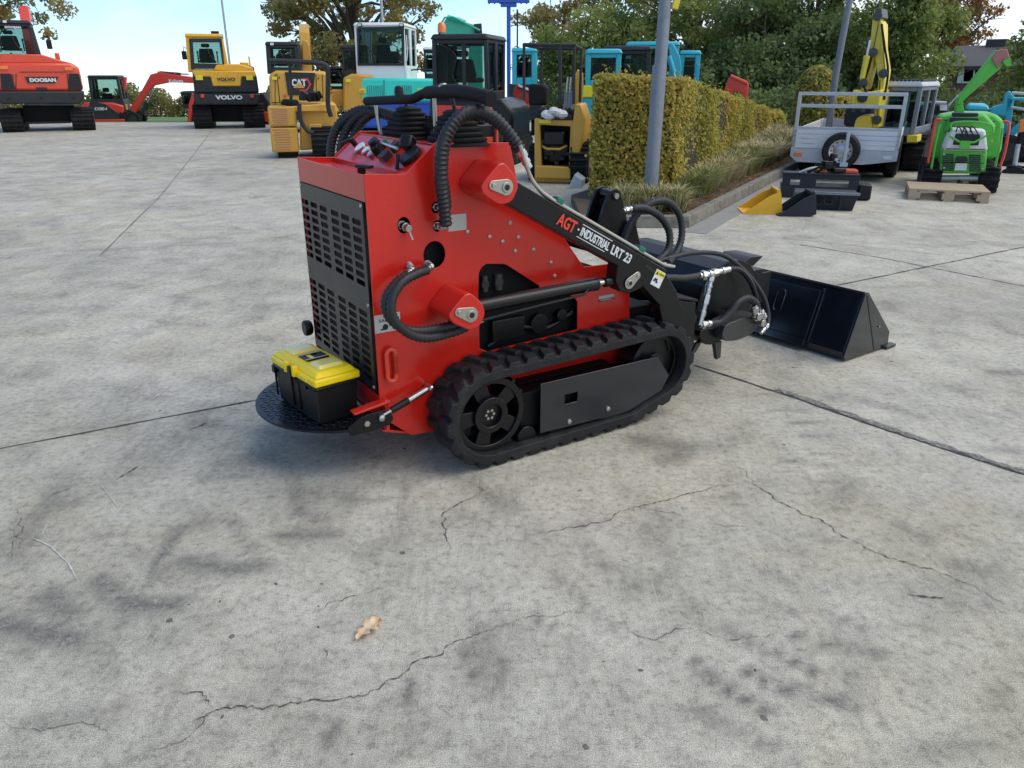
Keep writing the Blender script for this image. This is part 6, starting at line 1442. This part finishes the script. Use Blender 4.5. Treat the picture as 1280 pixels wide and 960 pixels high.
def quads(name, P, size, mat, par=None, N=None, tint=None, aspect=.62, flat=0.):
    n = len(P); P = np.asarray(P)
    if N is None: N = rng.normal(size=(n,3))
    else: N = N+rng.normal(size=(n,3))*.55
    N /= np.linalg.norm(N, axis=1)[:,None]
    A = np.cross(N, rng.normal(size=(n,3))); A /= np.linalg.norm(A, axis=1)[:,None]; B = np.cross(N, A)
    s = size*(.6+.8*rng.random(n))[:,None]*.5
    V = np.empty((n,4,3)); V[:,0] = P-A*s; V[:,1] = P-B*s*aspect+A*s*.1+N*s*.15; V[:,2] = P+A*s; V[:,3] = P+B*s*aspect+A*s*.1+N*s*.15
    me = bpy.data.meshes.new(name); me.vertices.add(n*4); me.vertices.foreach_set('co', V.astype(np.float32).ravel())
    me.loops.add(n*4); me.loops.foreach_set('vertex_index', np.arange(n*4, dtype=np.int32))
    me.polygons.add(n); me.polygons.foreach_set('loop_start', np.arange(0, n*4, 4, dtype=np.int32)); me.polygons.foreach_set('loop_total', np.full(n, 4, dtype=np.int32))
    me.update(); me.validate()
    t = rng.random(n) if tint is None else tint
    a = me.attributes.new('tint', 'FLOAT', 'FACE'); a.data.foreach_set('value', np.asarray(t, dtype=np.float32))
    me.materials.append(mat); o = bpy.data.objects.new(name, me); C.objects.link(o)
    if par: o.parent = par
    return o
def tree(px, py, Y, rx, rz, label, mat, nclump=45, nleaf=14000, leaf=.17, cr=(.5,1.), zmul=1., trunk=.22, dx=0, name='tree', sparse=0., ry=None, cat='tree', group='trees around the yard'):
    c = atY(px, py, Y); x0 = c.x+dx; base = Vector((x0, Y, terrain(Y)))
    t_ = thing(name, label, cat, tuple(base), 0, group)
    cz = c.z-base.z; cx = c.x-x0; ry = ry or rx
    cl = []
    for k in range(nclump):
        d = rng.normal(size=3); d /= np.linalg.norm(d); r_ = .35+.62*rng.random()**.6
        cl.append((cx+d[0]*rx*r_, d[1]*ry*r_*.9, cz+d[2]*rz*r_, cr[0]+(cr[1]-cr[0])*rng.random()))
    cl = np.array(cl)
    w_ = cl[:,3]**2; w_ /= w_.sum(); idx = rng.choice(len(cl), nleaf, p=w_)
    d = rng.normal(size=(nleaf,3)); d /= np.linalg.norm(d, axis=1)[:,None]; rr = rng.random(nleaf)**.5
    P = cl[idx,:3]+d*(cl[idx,3]*rr)[:,None]*np.array([1,1,.72])
    ct = rng.random(len(cl)); tint = np.clip(ct[idx]*.7+rng.random(nleaf)*.45-.05, 0, 1)
    P = P[P[:,2] > .1] if True else P; tint = tint[:len(P)]
    quads('crown', P, leaf, mat, t_, tint=tint)
    tk = MB(); top = Vector((cx*.8, 0, cz+rz*.3))
    tk.tube([(0,0,0),(cx*.1,0,cz*.25),(cx*.4,.05,cz*.6),tuple(top)], [trunk*1.25, trunk, trunk*.7, trunk*.25], 10)
    for k in range(0, len(cl), 2):
        e = Vector(cl[k,:3]); f = random.uniform(.35,.85); s_ = Vector((0,0,0)).lerp(top, f) if e.z > cz else Vector((cx*.4*f,0,max(.5,(cz-rz)*.9+f*rz*.6)))
        m_ = s_.lerp(e, .5)+Vector((random.uniform(-.3,.3),random.uniform(-.3,.3),.25))
        tk.tube([s_, m_, e], [trunk*.32, trunk*.2, trunk*.05], 6)
        for q in range(2):
            e2 = e+Vector(rng.normal(size=3)*cl[k,3]*.7); tk.tube([m_.lerp(e,.5), e2], [trunk*.1, trunk*.03], 4)
    tk.build('trunk', M['bark'], t_)
    return t_
tree(-40, 0, 30, 3.6, 1.7, 'sparse oak whose brown-green branch hangs into the top left corner', M['lf_olive'], 46, 7000, .14, (.25,.6), trunk=.3)
tree(440, 12, 36, 4.1, 3.3, 'large spreading brown-green oak behind the ochre and mint excavators', M['lf_olive'], 105, 23000, .15, (.3,.75), trunk=.35)
tree(690, 62, 40, 2.2, 3.6, 'light airy tree behind the tubular canopy', M['lf_olive'], 50, 8500, .15, (.3,.7), trunk=.16)
tree(745, 70, 34, 2.4, 2.2, 'round dark green tree left of the thick lamp post', M['lf_green'], 45, 15000, .16, (.5,.9))
tree(762, 12, 42, 3.0, 2.6, 'thin-leaved tree with bare twigs high behind the thick lamp post', M['lf_olive'], 55, 8000, .15, (.3,.7), trunk=.2)
tree(868, 45, 33, 3.2, 3.8, 'tall full green tree just right of the thick lamp post', M['lf_green'], 80, 20000, .17, (.45,.9))
tree(930, 10, 38, 2.8, 3.6, 'tree with orange autumn patches in the middle of the wooded backdrop', M['lf_orange'], 45, 9000, .16, (.4,.8))
tree(965, 75, 30, 2.6, 3.0, 'dark evergreen tree above the far end of the hedge', M['lf_dark'], 70, 20000, .16, (.5,.9))
tree(1010, 45, 32, 2.4, 3.9, 'broad dark green tree behind the slim lamp post', M['lf_green'], 75, 20000, .16, (.5,.95))
tree(1075, 120, 30, 2.0, 2.2, 'low evergreen behind the yellow excavator boom', M['lf_dark'], 45, 12000, .15, (.5,.8))
tree(1138, 62, 28, 1.55, 3.2, 'dense dark tree between the grey excavator cab and the house', M['lf_green'], 75, 20000, .15, (.45,.8))
tree(1200, 28, 42, 2.0, 1.9, 'pale autumn tree rising behind the house roof', M['lf_orange'], 40, 6000, .15, (.35,.7))
tree(1338, 85, 27, 2.1, 2.7, 'green tree at the right edge beside the house', M['lf_green'], 60, 15000, .15, (.45,.85))
tree(1232, 152, 25, 1.7, .9, 'bushy shrub tree below the house window behind the green chute', M['lf_dark'], 40, 11000, .13, (.4,.6))
tree(985, 150, 27, 3.4, 1.7, 'wide dark shrub mass behind the second hedge', M['lf_dark'], 60, 15000, .15, (.5,.8), trunk=.12)
tree(880, 135, 29, 3.6, 1.7, 'wide dark shrub mass right behind the long hedge', M['lf_dark'], 60, 15000, .15, (.5,.8), trunk=.12)
tree(1112, 135, 29, 2.2, 1.6, 'wide dark shrub mass behind the grey crusher', M['lf_dark'], 50, 13000, .15, (.5,.8), trunk=.12)
tree(775, 125, 33, 3.0, 1.8, 'wide dark shrub mass behind the teal cabs', M['lf_dark'], 50, 12000, .15, (.5,.8), trunk=.12)
# far wood beyond the field
n = 90000; xx = rng.uniform(-75, 40, n); cid = np.floor(xx/3.4)
hgt = 2.3+.8*np.sin(cid*2.1)*np.cos(cid*.77)+.7*np.sin(xx*1.9)
zz_ = rng.random(n)**.8*hgt; P = np.stack([xx, 88+rng.uniform(0,3,n)+zz_*.2, -2.75+zz_], 1)
o = quads('far_wood', P, .3, M['lf_olive'], tint=rng.random(n)*.8); tag(o, 'low brown-green wood along the far side of the field', 'wood', kind='stuff')
# hedges
def hedge(name, poly4, h4, label, dens, leaf, wav=.05, mat='lf_hedge', group=None, cat='hedge'):
    """poly4 ground corners, h4 heights; clipped box of leaves"""
    base = Vector((poly4[0][0], poly4[0][1], 0)); t_ = thing(name, label, cat, tuple(base), 0, group)
    Q = [Vector((p[0]-base.x, p[1]-base.y, 0)) for p in poly4]
    ctr = sum(Q, Vector())/4; s_ = MB(); k = .05
    lo = [q+(ctr-q).normalized()*k*1.4+Vector((0,0,.0)) for q in Q]; hi = [lo[i]+Vector((0,0,h4[i]-k)) for i in range(4)]
    s_.hexa([tuple(v) for v in lo]+[tuple(v) for v in hi]); s_.build('branches', M['hcore'], t_)
    Ps, Ns = [], []
    for i in range(4):
        a, b_ = Q[i], Q[(i+1)%4]; ha, hb = h4[i], h4[(i+1)%4]; L = (b_-a).length; n = int(L*(ha+hb)/2*dens)
        u = rng.random(n); w_ = rng.random(n); nn = Vector(((b_-a).y, -(b_-a).x, 0)).normalized()
        if nn.dot(ctr-a) > 0: nn = -nn
        h_ = (ha+(hb-ha)*u)*w_
        off = wav*(np.sin(u*L*3.1+i)*.6+np.sin(h_*5+u*L*2)*.5)+rng.normal(size=n)*.028-.01
        Ps.append(np.stack([a.x+(b_.x-a.x)*u+nn.x*off, a.y+(b_.y-a.y)*u+nn.y*off, h_+.01], 1)); Ns.append(np.tile(np.array([nn.x, nn.y, .35]), (n,1)))
    area = ((Q[1]-Q[0]).length*(Q[2]-Q[1]).length); n = int(area*dens)
    u = rng.random(n); w_ = rng.random(n)
    a_ = np.array([q[:] for q in Q]); hh = np.array(h4)
    pt = (a_[0][None]*(1-u)[:,None]+a_[1][None]*u[:,None])*(1-w_)[:,None]+(a_[3][None]*(1-u)[:,None]+a_[2][None]*u[:,None])*w_[:,None]
    h_ = (hh[0]*(1-u)+hh[1]*u)*(1-w_)+(hh[3]*(1-u)+hh[2]*u)*w_
    pt[:,2] = h_+rng.normal(size=n)*.018+.02*np.sin(pt[:,0]*6)+np.where(rng.random(n) < .03, rng.random(n)**2*.13, 0)
    Ps.append(pt); Ns.append(np.tile(np.array([0,0,1.]), (n,1)))
    P = np.concatenate(Ps); N = np.concatenate(Ns)
    # plants along the hedge differ in tint
    s1 = np.sin((P[:,0]*.55+P[:,1])*1.7)*.5+np.sin((P[:,0]*.5+P[:,1])*4.3+1)*.3
    tint = np.clip(.46+.20*s1+rng.normal(size=len(P))*.27, 0, 1)
    quads('foliage', P, leaf, M[mat], t_, N=N, tint=tint, aspect=.7)
    return t_
A = ground(834, 260); A = Vector((A.x, A.y)); B = ground(952, 188); B = Vector((B.x, B.y)); Cc = ground(736, 259); Cc = Vector((Cc.x, A.y+.1))
D = Cc+(B-A)
nseg = 1
hedge('clipped_hedge', [Cc, A, B, D], [1.49, 1.47, .86, .90], 'long clipped beech hedge turning gold, beside the thick lamp post', 4300, .044)
E1 = atY(950, 150, 22); E2 = atY(968, 150, 22.5)
hedge('clipped_hedge', [Vector((E1.x,21.5)), Vector((E2.x,21.8)), Vector((E2.x+1.2,26)), Vector((E1.x+1.0,26))], [.55,.55,.5,.5], 'short brown hedge block beyond the far end of the long hedge', 900, .08)
E1 = atY(1036, 150, 19); E2 = atY(1062, 150, 19)
hedge('clipped_hedge', [Vector((E1.x,19)), Vector((E2.x,19)), Vector((E2.x+.4,20)), Vector((E1.x+.4,20))], [1.0,1.0,1.0,1.0], 'low golden hedge block seen through the trailer mesh frame', 900, .07)
# topiary cone
c0 = atY(1016, 140, 18); t_ = thing('topiary', 'bullet shaped clipped beech column behind the trailer mesh frame', 'topiary', (c0.x, 18, 0))
hz = atY(1016, 82, 18).z
def tr(f): return .40*(1 if f < .6 else math.sqrt(max(0, 1-((f-.6)/.4)**2)))
n = 9000; f = rng.random(n); a = rng.random(n)*2*math.pi; r_ = np.array([tr(x) for x in f])+rng.normal(size=n)*.02
P = np.stack([r_*np.cos(a), r_*np.sin(a), f*hz], 1); quads('foliage', P, .07, M['lf_hedge'], t_, N=np.stack([np.cos(a), np.sin(a), f], 1), aspect=.7)
MB().lathe([(max(.01,tr(k/12)-.05), k/12*(hz-.05)) for k in range(13)], (0,0,0), 'z', 16).build('branches', M['hcore'], t_)
# planting bed, kerbs
K0 = ground(728, 284.5); K1 = ground(861, 285); K2 = ground(990, 215); K2 = K1+(K2-K1)*1.9
kd = (K2-K1).normalized(); kn = Vector((-kd.y, kd.x, 0))   # kn points to the bed
M['kerb'] = paint('kerb_concrete', (.22,.205,.17), .9, dirt=.9, dcol=(.09,.09,.055), scale=9, bmp=.4)
M['gutter'] = paint('gutter_concrete', (.27,.26,.235), .9, dirt=.5, dcol=(.15,.145,.12), scale=6, bmp=.3)
m, nt, b = newmat('bed_soil'); f1 = noise(nt, 40, 5, .8); f2 = noise(nt, 5, 4); nt.links.new(mixc(nt, f2, ramp(nt, f1, [(.35,(.05,.04,.03)),(.5,(.12,.085,.055)),(.68,(.26,.17,.10))]), (.09,.07,.05)), b.inputs['Base Color']); b.inputs['Roughness'].default_value = .95; bump(nt, b, f1, .8, .03); M['soil'] = m
k0 = Vector((K0.x, K1.y, 0))
t = MB(); L = (K2-K1).length; n = int(L/1.0); 
for i in range(n):
    a = K1+kd*(L*i/n+.004); b_ = K1+kd*(L*(i+1)/n-.004)
    t.hexa([(a.x,a.y,0),(b_.x,b_.y,0),(b_.x+kn.x*.11,b_.y+kn.y*.11,0),(a.x+kn.x*.11,a.y+kn.y*.11,0),(a.x+kn.x*.012,a.y+kn.y*.012,.125),(b_.x+kn.x*.012,b_.y+kn.y*.012,.125),(b_.x+kn.x*.11,b_.y+kn.y*.11,.125),(a.x+kn.x*.11,a.y+kn.y*.11,.125)])
o = t.build('kerb', M['kerb'], None, bev=.008); tag(o, kind='structure')
t = MB()
for i in range(2):
    xa = k0.x+(K1.x-k0.x)*i/2+.004; xb = k0.x+(K1.x-k0.x)*(i+1)/2-(.004 if i == 0 else .01)
    t.hexa([(xa,K1.y,0),(xb,K1.y,0),(xb,K1.y+.11,0),(xa,K1.y+.11,0),(xa,K1.y+.012,.123),(xb,K1.y+.012,.123),(xb,K1.y+.11,.123),(xa,K1.y+.11,.123)])
o = t.build('kerb', M['kerb'], None, bev=.008); tag(o, kind='structure')
t = MB(); g0 = K1-kn*.26-kd*.25; g1 = K2-kn*.26; t.hexa([(g0.x,g0.y,0),(g1.x,g1.y,0),(K2.x-kn.x*.004,K2.y-kn.y*.004,0),(K1.x-kd.x*.25-kn.x*.004,K1.y-kd.y*.25-kn.y*.004,0),(g0.x,g0.y,.004),(g1.x,g1.y,.004),(K2.x-kn.x*.004,K2.y-kn.y*.004,.005),(K1.x-kd.x*.25-kn.x*.004,K1.y-kd.y*.25-kn.y*.004,.005)])
o = t.build('gutter', M['gutter'], None); tag(o, kind='structure')
t = MB(); bl = [(k0.x, K1.y+.11),(K1.x+kn.x*.11+kd.x*.05, K1.y+.11),(K2.x+kn.x*.11, K2.y+kn.y*.11),(K2.x-2.6, K2.y+1.2),(D.x, D.y),(k0.x, Cc.y+.3)]
t.prism(bl, .0, .10, 'z'); o = t.build('planting_bed', M['soil'], None); tag(o, kind='structure')
# ornamental grass as one mass of blades
m, nt, b = newmat('dry_grass'); at_ = nt.nodes.new('ShaderNodeAttribute'); at_.attribute_name = 'tint'
nt.links.new(ramp(nt, at_.outputs['Fac'], [(.1,(.17,.22,.05)),(.4,(.29,.28,.10)),(.65,(.42,.35,.17)),(.9,(.52,.44,.26))]), b.inputs['Base Color']); b.inputs['Roughness'].default_value = .7; M['grass'] = m
def bladefield(name, centers, per, h, spread, mat, tints):
    V, Fc, T = [], [], []
    for (cx, cy, s_), tn in zip(centers, tints):
        for k in range(per):
            a = random.uniform(0, 2*math.pi); r0 = random.random()*.07*s_; hh = h*s_*random.uniform(.55,1.1); ln = spread*hh*random.uniform(.2,1.2)
            bx, by = cx+r0*math.cos(a), cy+r0*math.sin(a); w_ = .0055; px_, py_ = -math.sin(a)*w_, math.cos(a)*w_
            m1 = (bx+math.cos(a)*ln*.35, by+math.sin(a)*ln*.35, .1+hh*.7); m2 = (bx+math.cos(a)*ln, by+math.sin(a)*ln, .1+hh*random.uniform(.7,1.0))
            i = len(V); V += [(bx-px_,by-py_,.1),(bx+px_,by+py_,.1),(m1[0]+px_,m1[1]+py_,m1[2]),(m1[0]-px_,m1[1]-py_,m1[2]),m2]
            Fc += [(i,i+1,i+2,i+3),(i+3,i+2,i+4)]; tt = min(1,max(0,tn+random.gauss(0,.16))); T += [tt, tt]
    me = bpy.data.meshes.new(name); me.from_pydata(V, [], Fc); a = me.attributes.new('tint','FLOAT','FACE'); a.data.foreach_set('value', np.array(T, dtype=np.float32))
    me.materials.append(mat); o = bpy.data.objects.new(name, me); C.objects.link(o); return o
cs, ts = [], []
hd_ = Vector((B.x-A.x, B.y-A.y, 0))
for i in range(520):
    s_ = random.random()**1.15; w_ = random.random()
    inner = Vector((A.x, A.y, 0))+hd_*s_*1.15+Vector((.10,0,0)); Yv = inner.y
    k_ = (Yv-K1.y)/(K2.y-K1.y); outer = K1+(K2-K1)*k_+kn*.38
    if outer.x-inner.x < .05: continue
    p = inner.lerp(Vector((outer.x, outer.y, 0)), w_); sz = random.uniform(.7,1.15)*(.75+.5*min(1,(outer.x-inner.x)/1.2))
    cs.append((p.x, p.y, sz)); ts.append(.30+.45*(.5+.5*math.sin(Yv*1.3+p.x*2))+(.12 if Yv > 13 else -.05))
for i in range(40):
    x_ = random.uniform(A.x-.7, K1.x+.05); cs.append((x_, random.uniform(K1.y+.3, A.y-.05), random.uniform(.5,.9))); ts.append(random.uniform(.3,.7))
o = bladefield('ornamental_grass', cs, 75, .36, .9, M['grass'], ts); tag(o, 'dry green and straw coloured ornamental grass growing in the bed along the hedge', 'grass', kind='stuff')
# leaf litter in the bed by the kerb
n = 1500; u = rng.random(n); w_ = rng.random(n)**1.5*.5
P = np.stack([K1.x+(K2.x-K1.x)*u+kn.x*(.13+w_), K1.y+(K2.y-K1.y)*u+kn.y*(.13+w_), np.full(n,.112)+rng.random(n)*.015], 1)
o = quads('leaf_litter', P, .045, M['lf_orange'], N=np.tile(np.array([0,0,2.5]),(n,1)), tint=rng.random(n)); tag(o, 'brown leaf litter on the soil strip inside the kerb', 'leaf litter', kind='stuff')

# ------------------------------------------------------------------ light
SUN_EL, SUN_AZ = R(58), R(98)
w = bpy.data.worlds.new('World'); S.world = w; w.use_nodes = True; nt = w.node_tree; bg = nt.nodes['Background']
sk = nt.nodes.new('ShaderNodeTexSky'); sk.sky_type = 'NISHITA'; sk.sun_disc = False; sk.sun_elevation = SUN_EL; sk.sun_rotation = SUN_AZ
sk.air_density = 1.0; sk.dust_density = .12; sk.ozone_density = 1.6
tc = nt.nodes.new('ShaderNodeTexCoord'); sp = nt.nodes.new('ShaderNodeSeparateXYZ'); nt.links.new(tc.outputs['Generated'], sp.inputs[0])
zz = math_(nt, 'MAXIMUM', math_(nt, 'ADD', math_(nt, 'MULTIPLY', sp.outputs[2], .96), .04), .012)
cb = nt.nodes.new('ShaderNodeCombineXYZ'); nt.links.new(sp.outputs[0], cb.inputs[0]); nt.links.new(sp.outputs[1], cb.inputs[1]); nt.links.new(zz, cb.inputs[2])
nt.links.new(cb.outputs[0], sk.inputs[0])
dv = nt.nodes.new('ShaderNodeVectorMath'); dv.operation = 'DIVIDE'; nt.links.new(cb.outputs[0], dv.inputs[0])
c3 = nt.nodes.new('ShaderNodeCombineXYZ'); zq = math_(nt, 'ADD', zz, .25)
for i in range(3): nt.links.new(zq, c3.inputs[i])
nt.links.new(c3.outputs[0], dv.inputs[1])
cn = noise(nt, 1.15, 7, .56, dv.outputs[0], .5)
side_ = math_(nt, 'MULTIPLY', sp.outputs[0], .36)
hz_ = math_(nt, 'MULTIPLY', math_(nt, 'SUBTRACT', .30, sp.outputs[2], True), .16)
cf = ramp(nt, math_(nt, 'ADD', math_(nt, 'ADD', cn, side_), hz_), [(.44, (0,0,0)), (.78, (1,1,1))])
cf2 = math_(nt, 'MULTIPLY', cf, .85)
mx = mixc(nt, cf2, mixc(nt, 1., sk.outputs[0], (.80, .90, 1.), 'MULTIPLY'), (5.5, 5.75, 6.1))
nt.links.new(mx, bg.inputs[0]); bg.inputs[1].default_value = .135
sl_ = bpy.data.lights.new('sun', 'SUN'); sl_.energy = 1.3; sl_.angle = R(50); sl_.color = (1, .92, .80)
so = bpy.data.objects.new('sun', sl_); C.objects.link(so)
d = Vector((math.sin(SUN_AZ)*math.cos(SUN_EL), math.cos(SUN_AZ)*math.cos(SUN_EL), math.sin(SUN_EL)))
so.rotation_euler = d.to_track_quat('Z', 'Y').to_euler()
S.view_settings.view_transform = 'Standard'; S.view_settings.look = 'None'; S.view_settings.gamma = 1; S.view_settings.exposure = .66
try: S.view_settings.use_curve_mapping = False
except Exception: pass
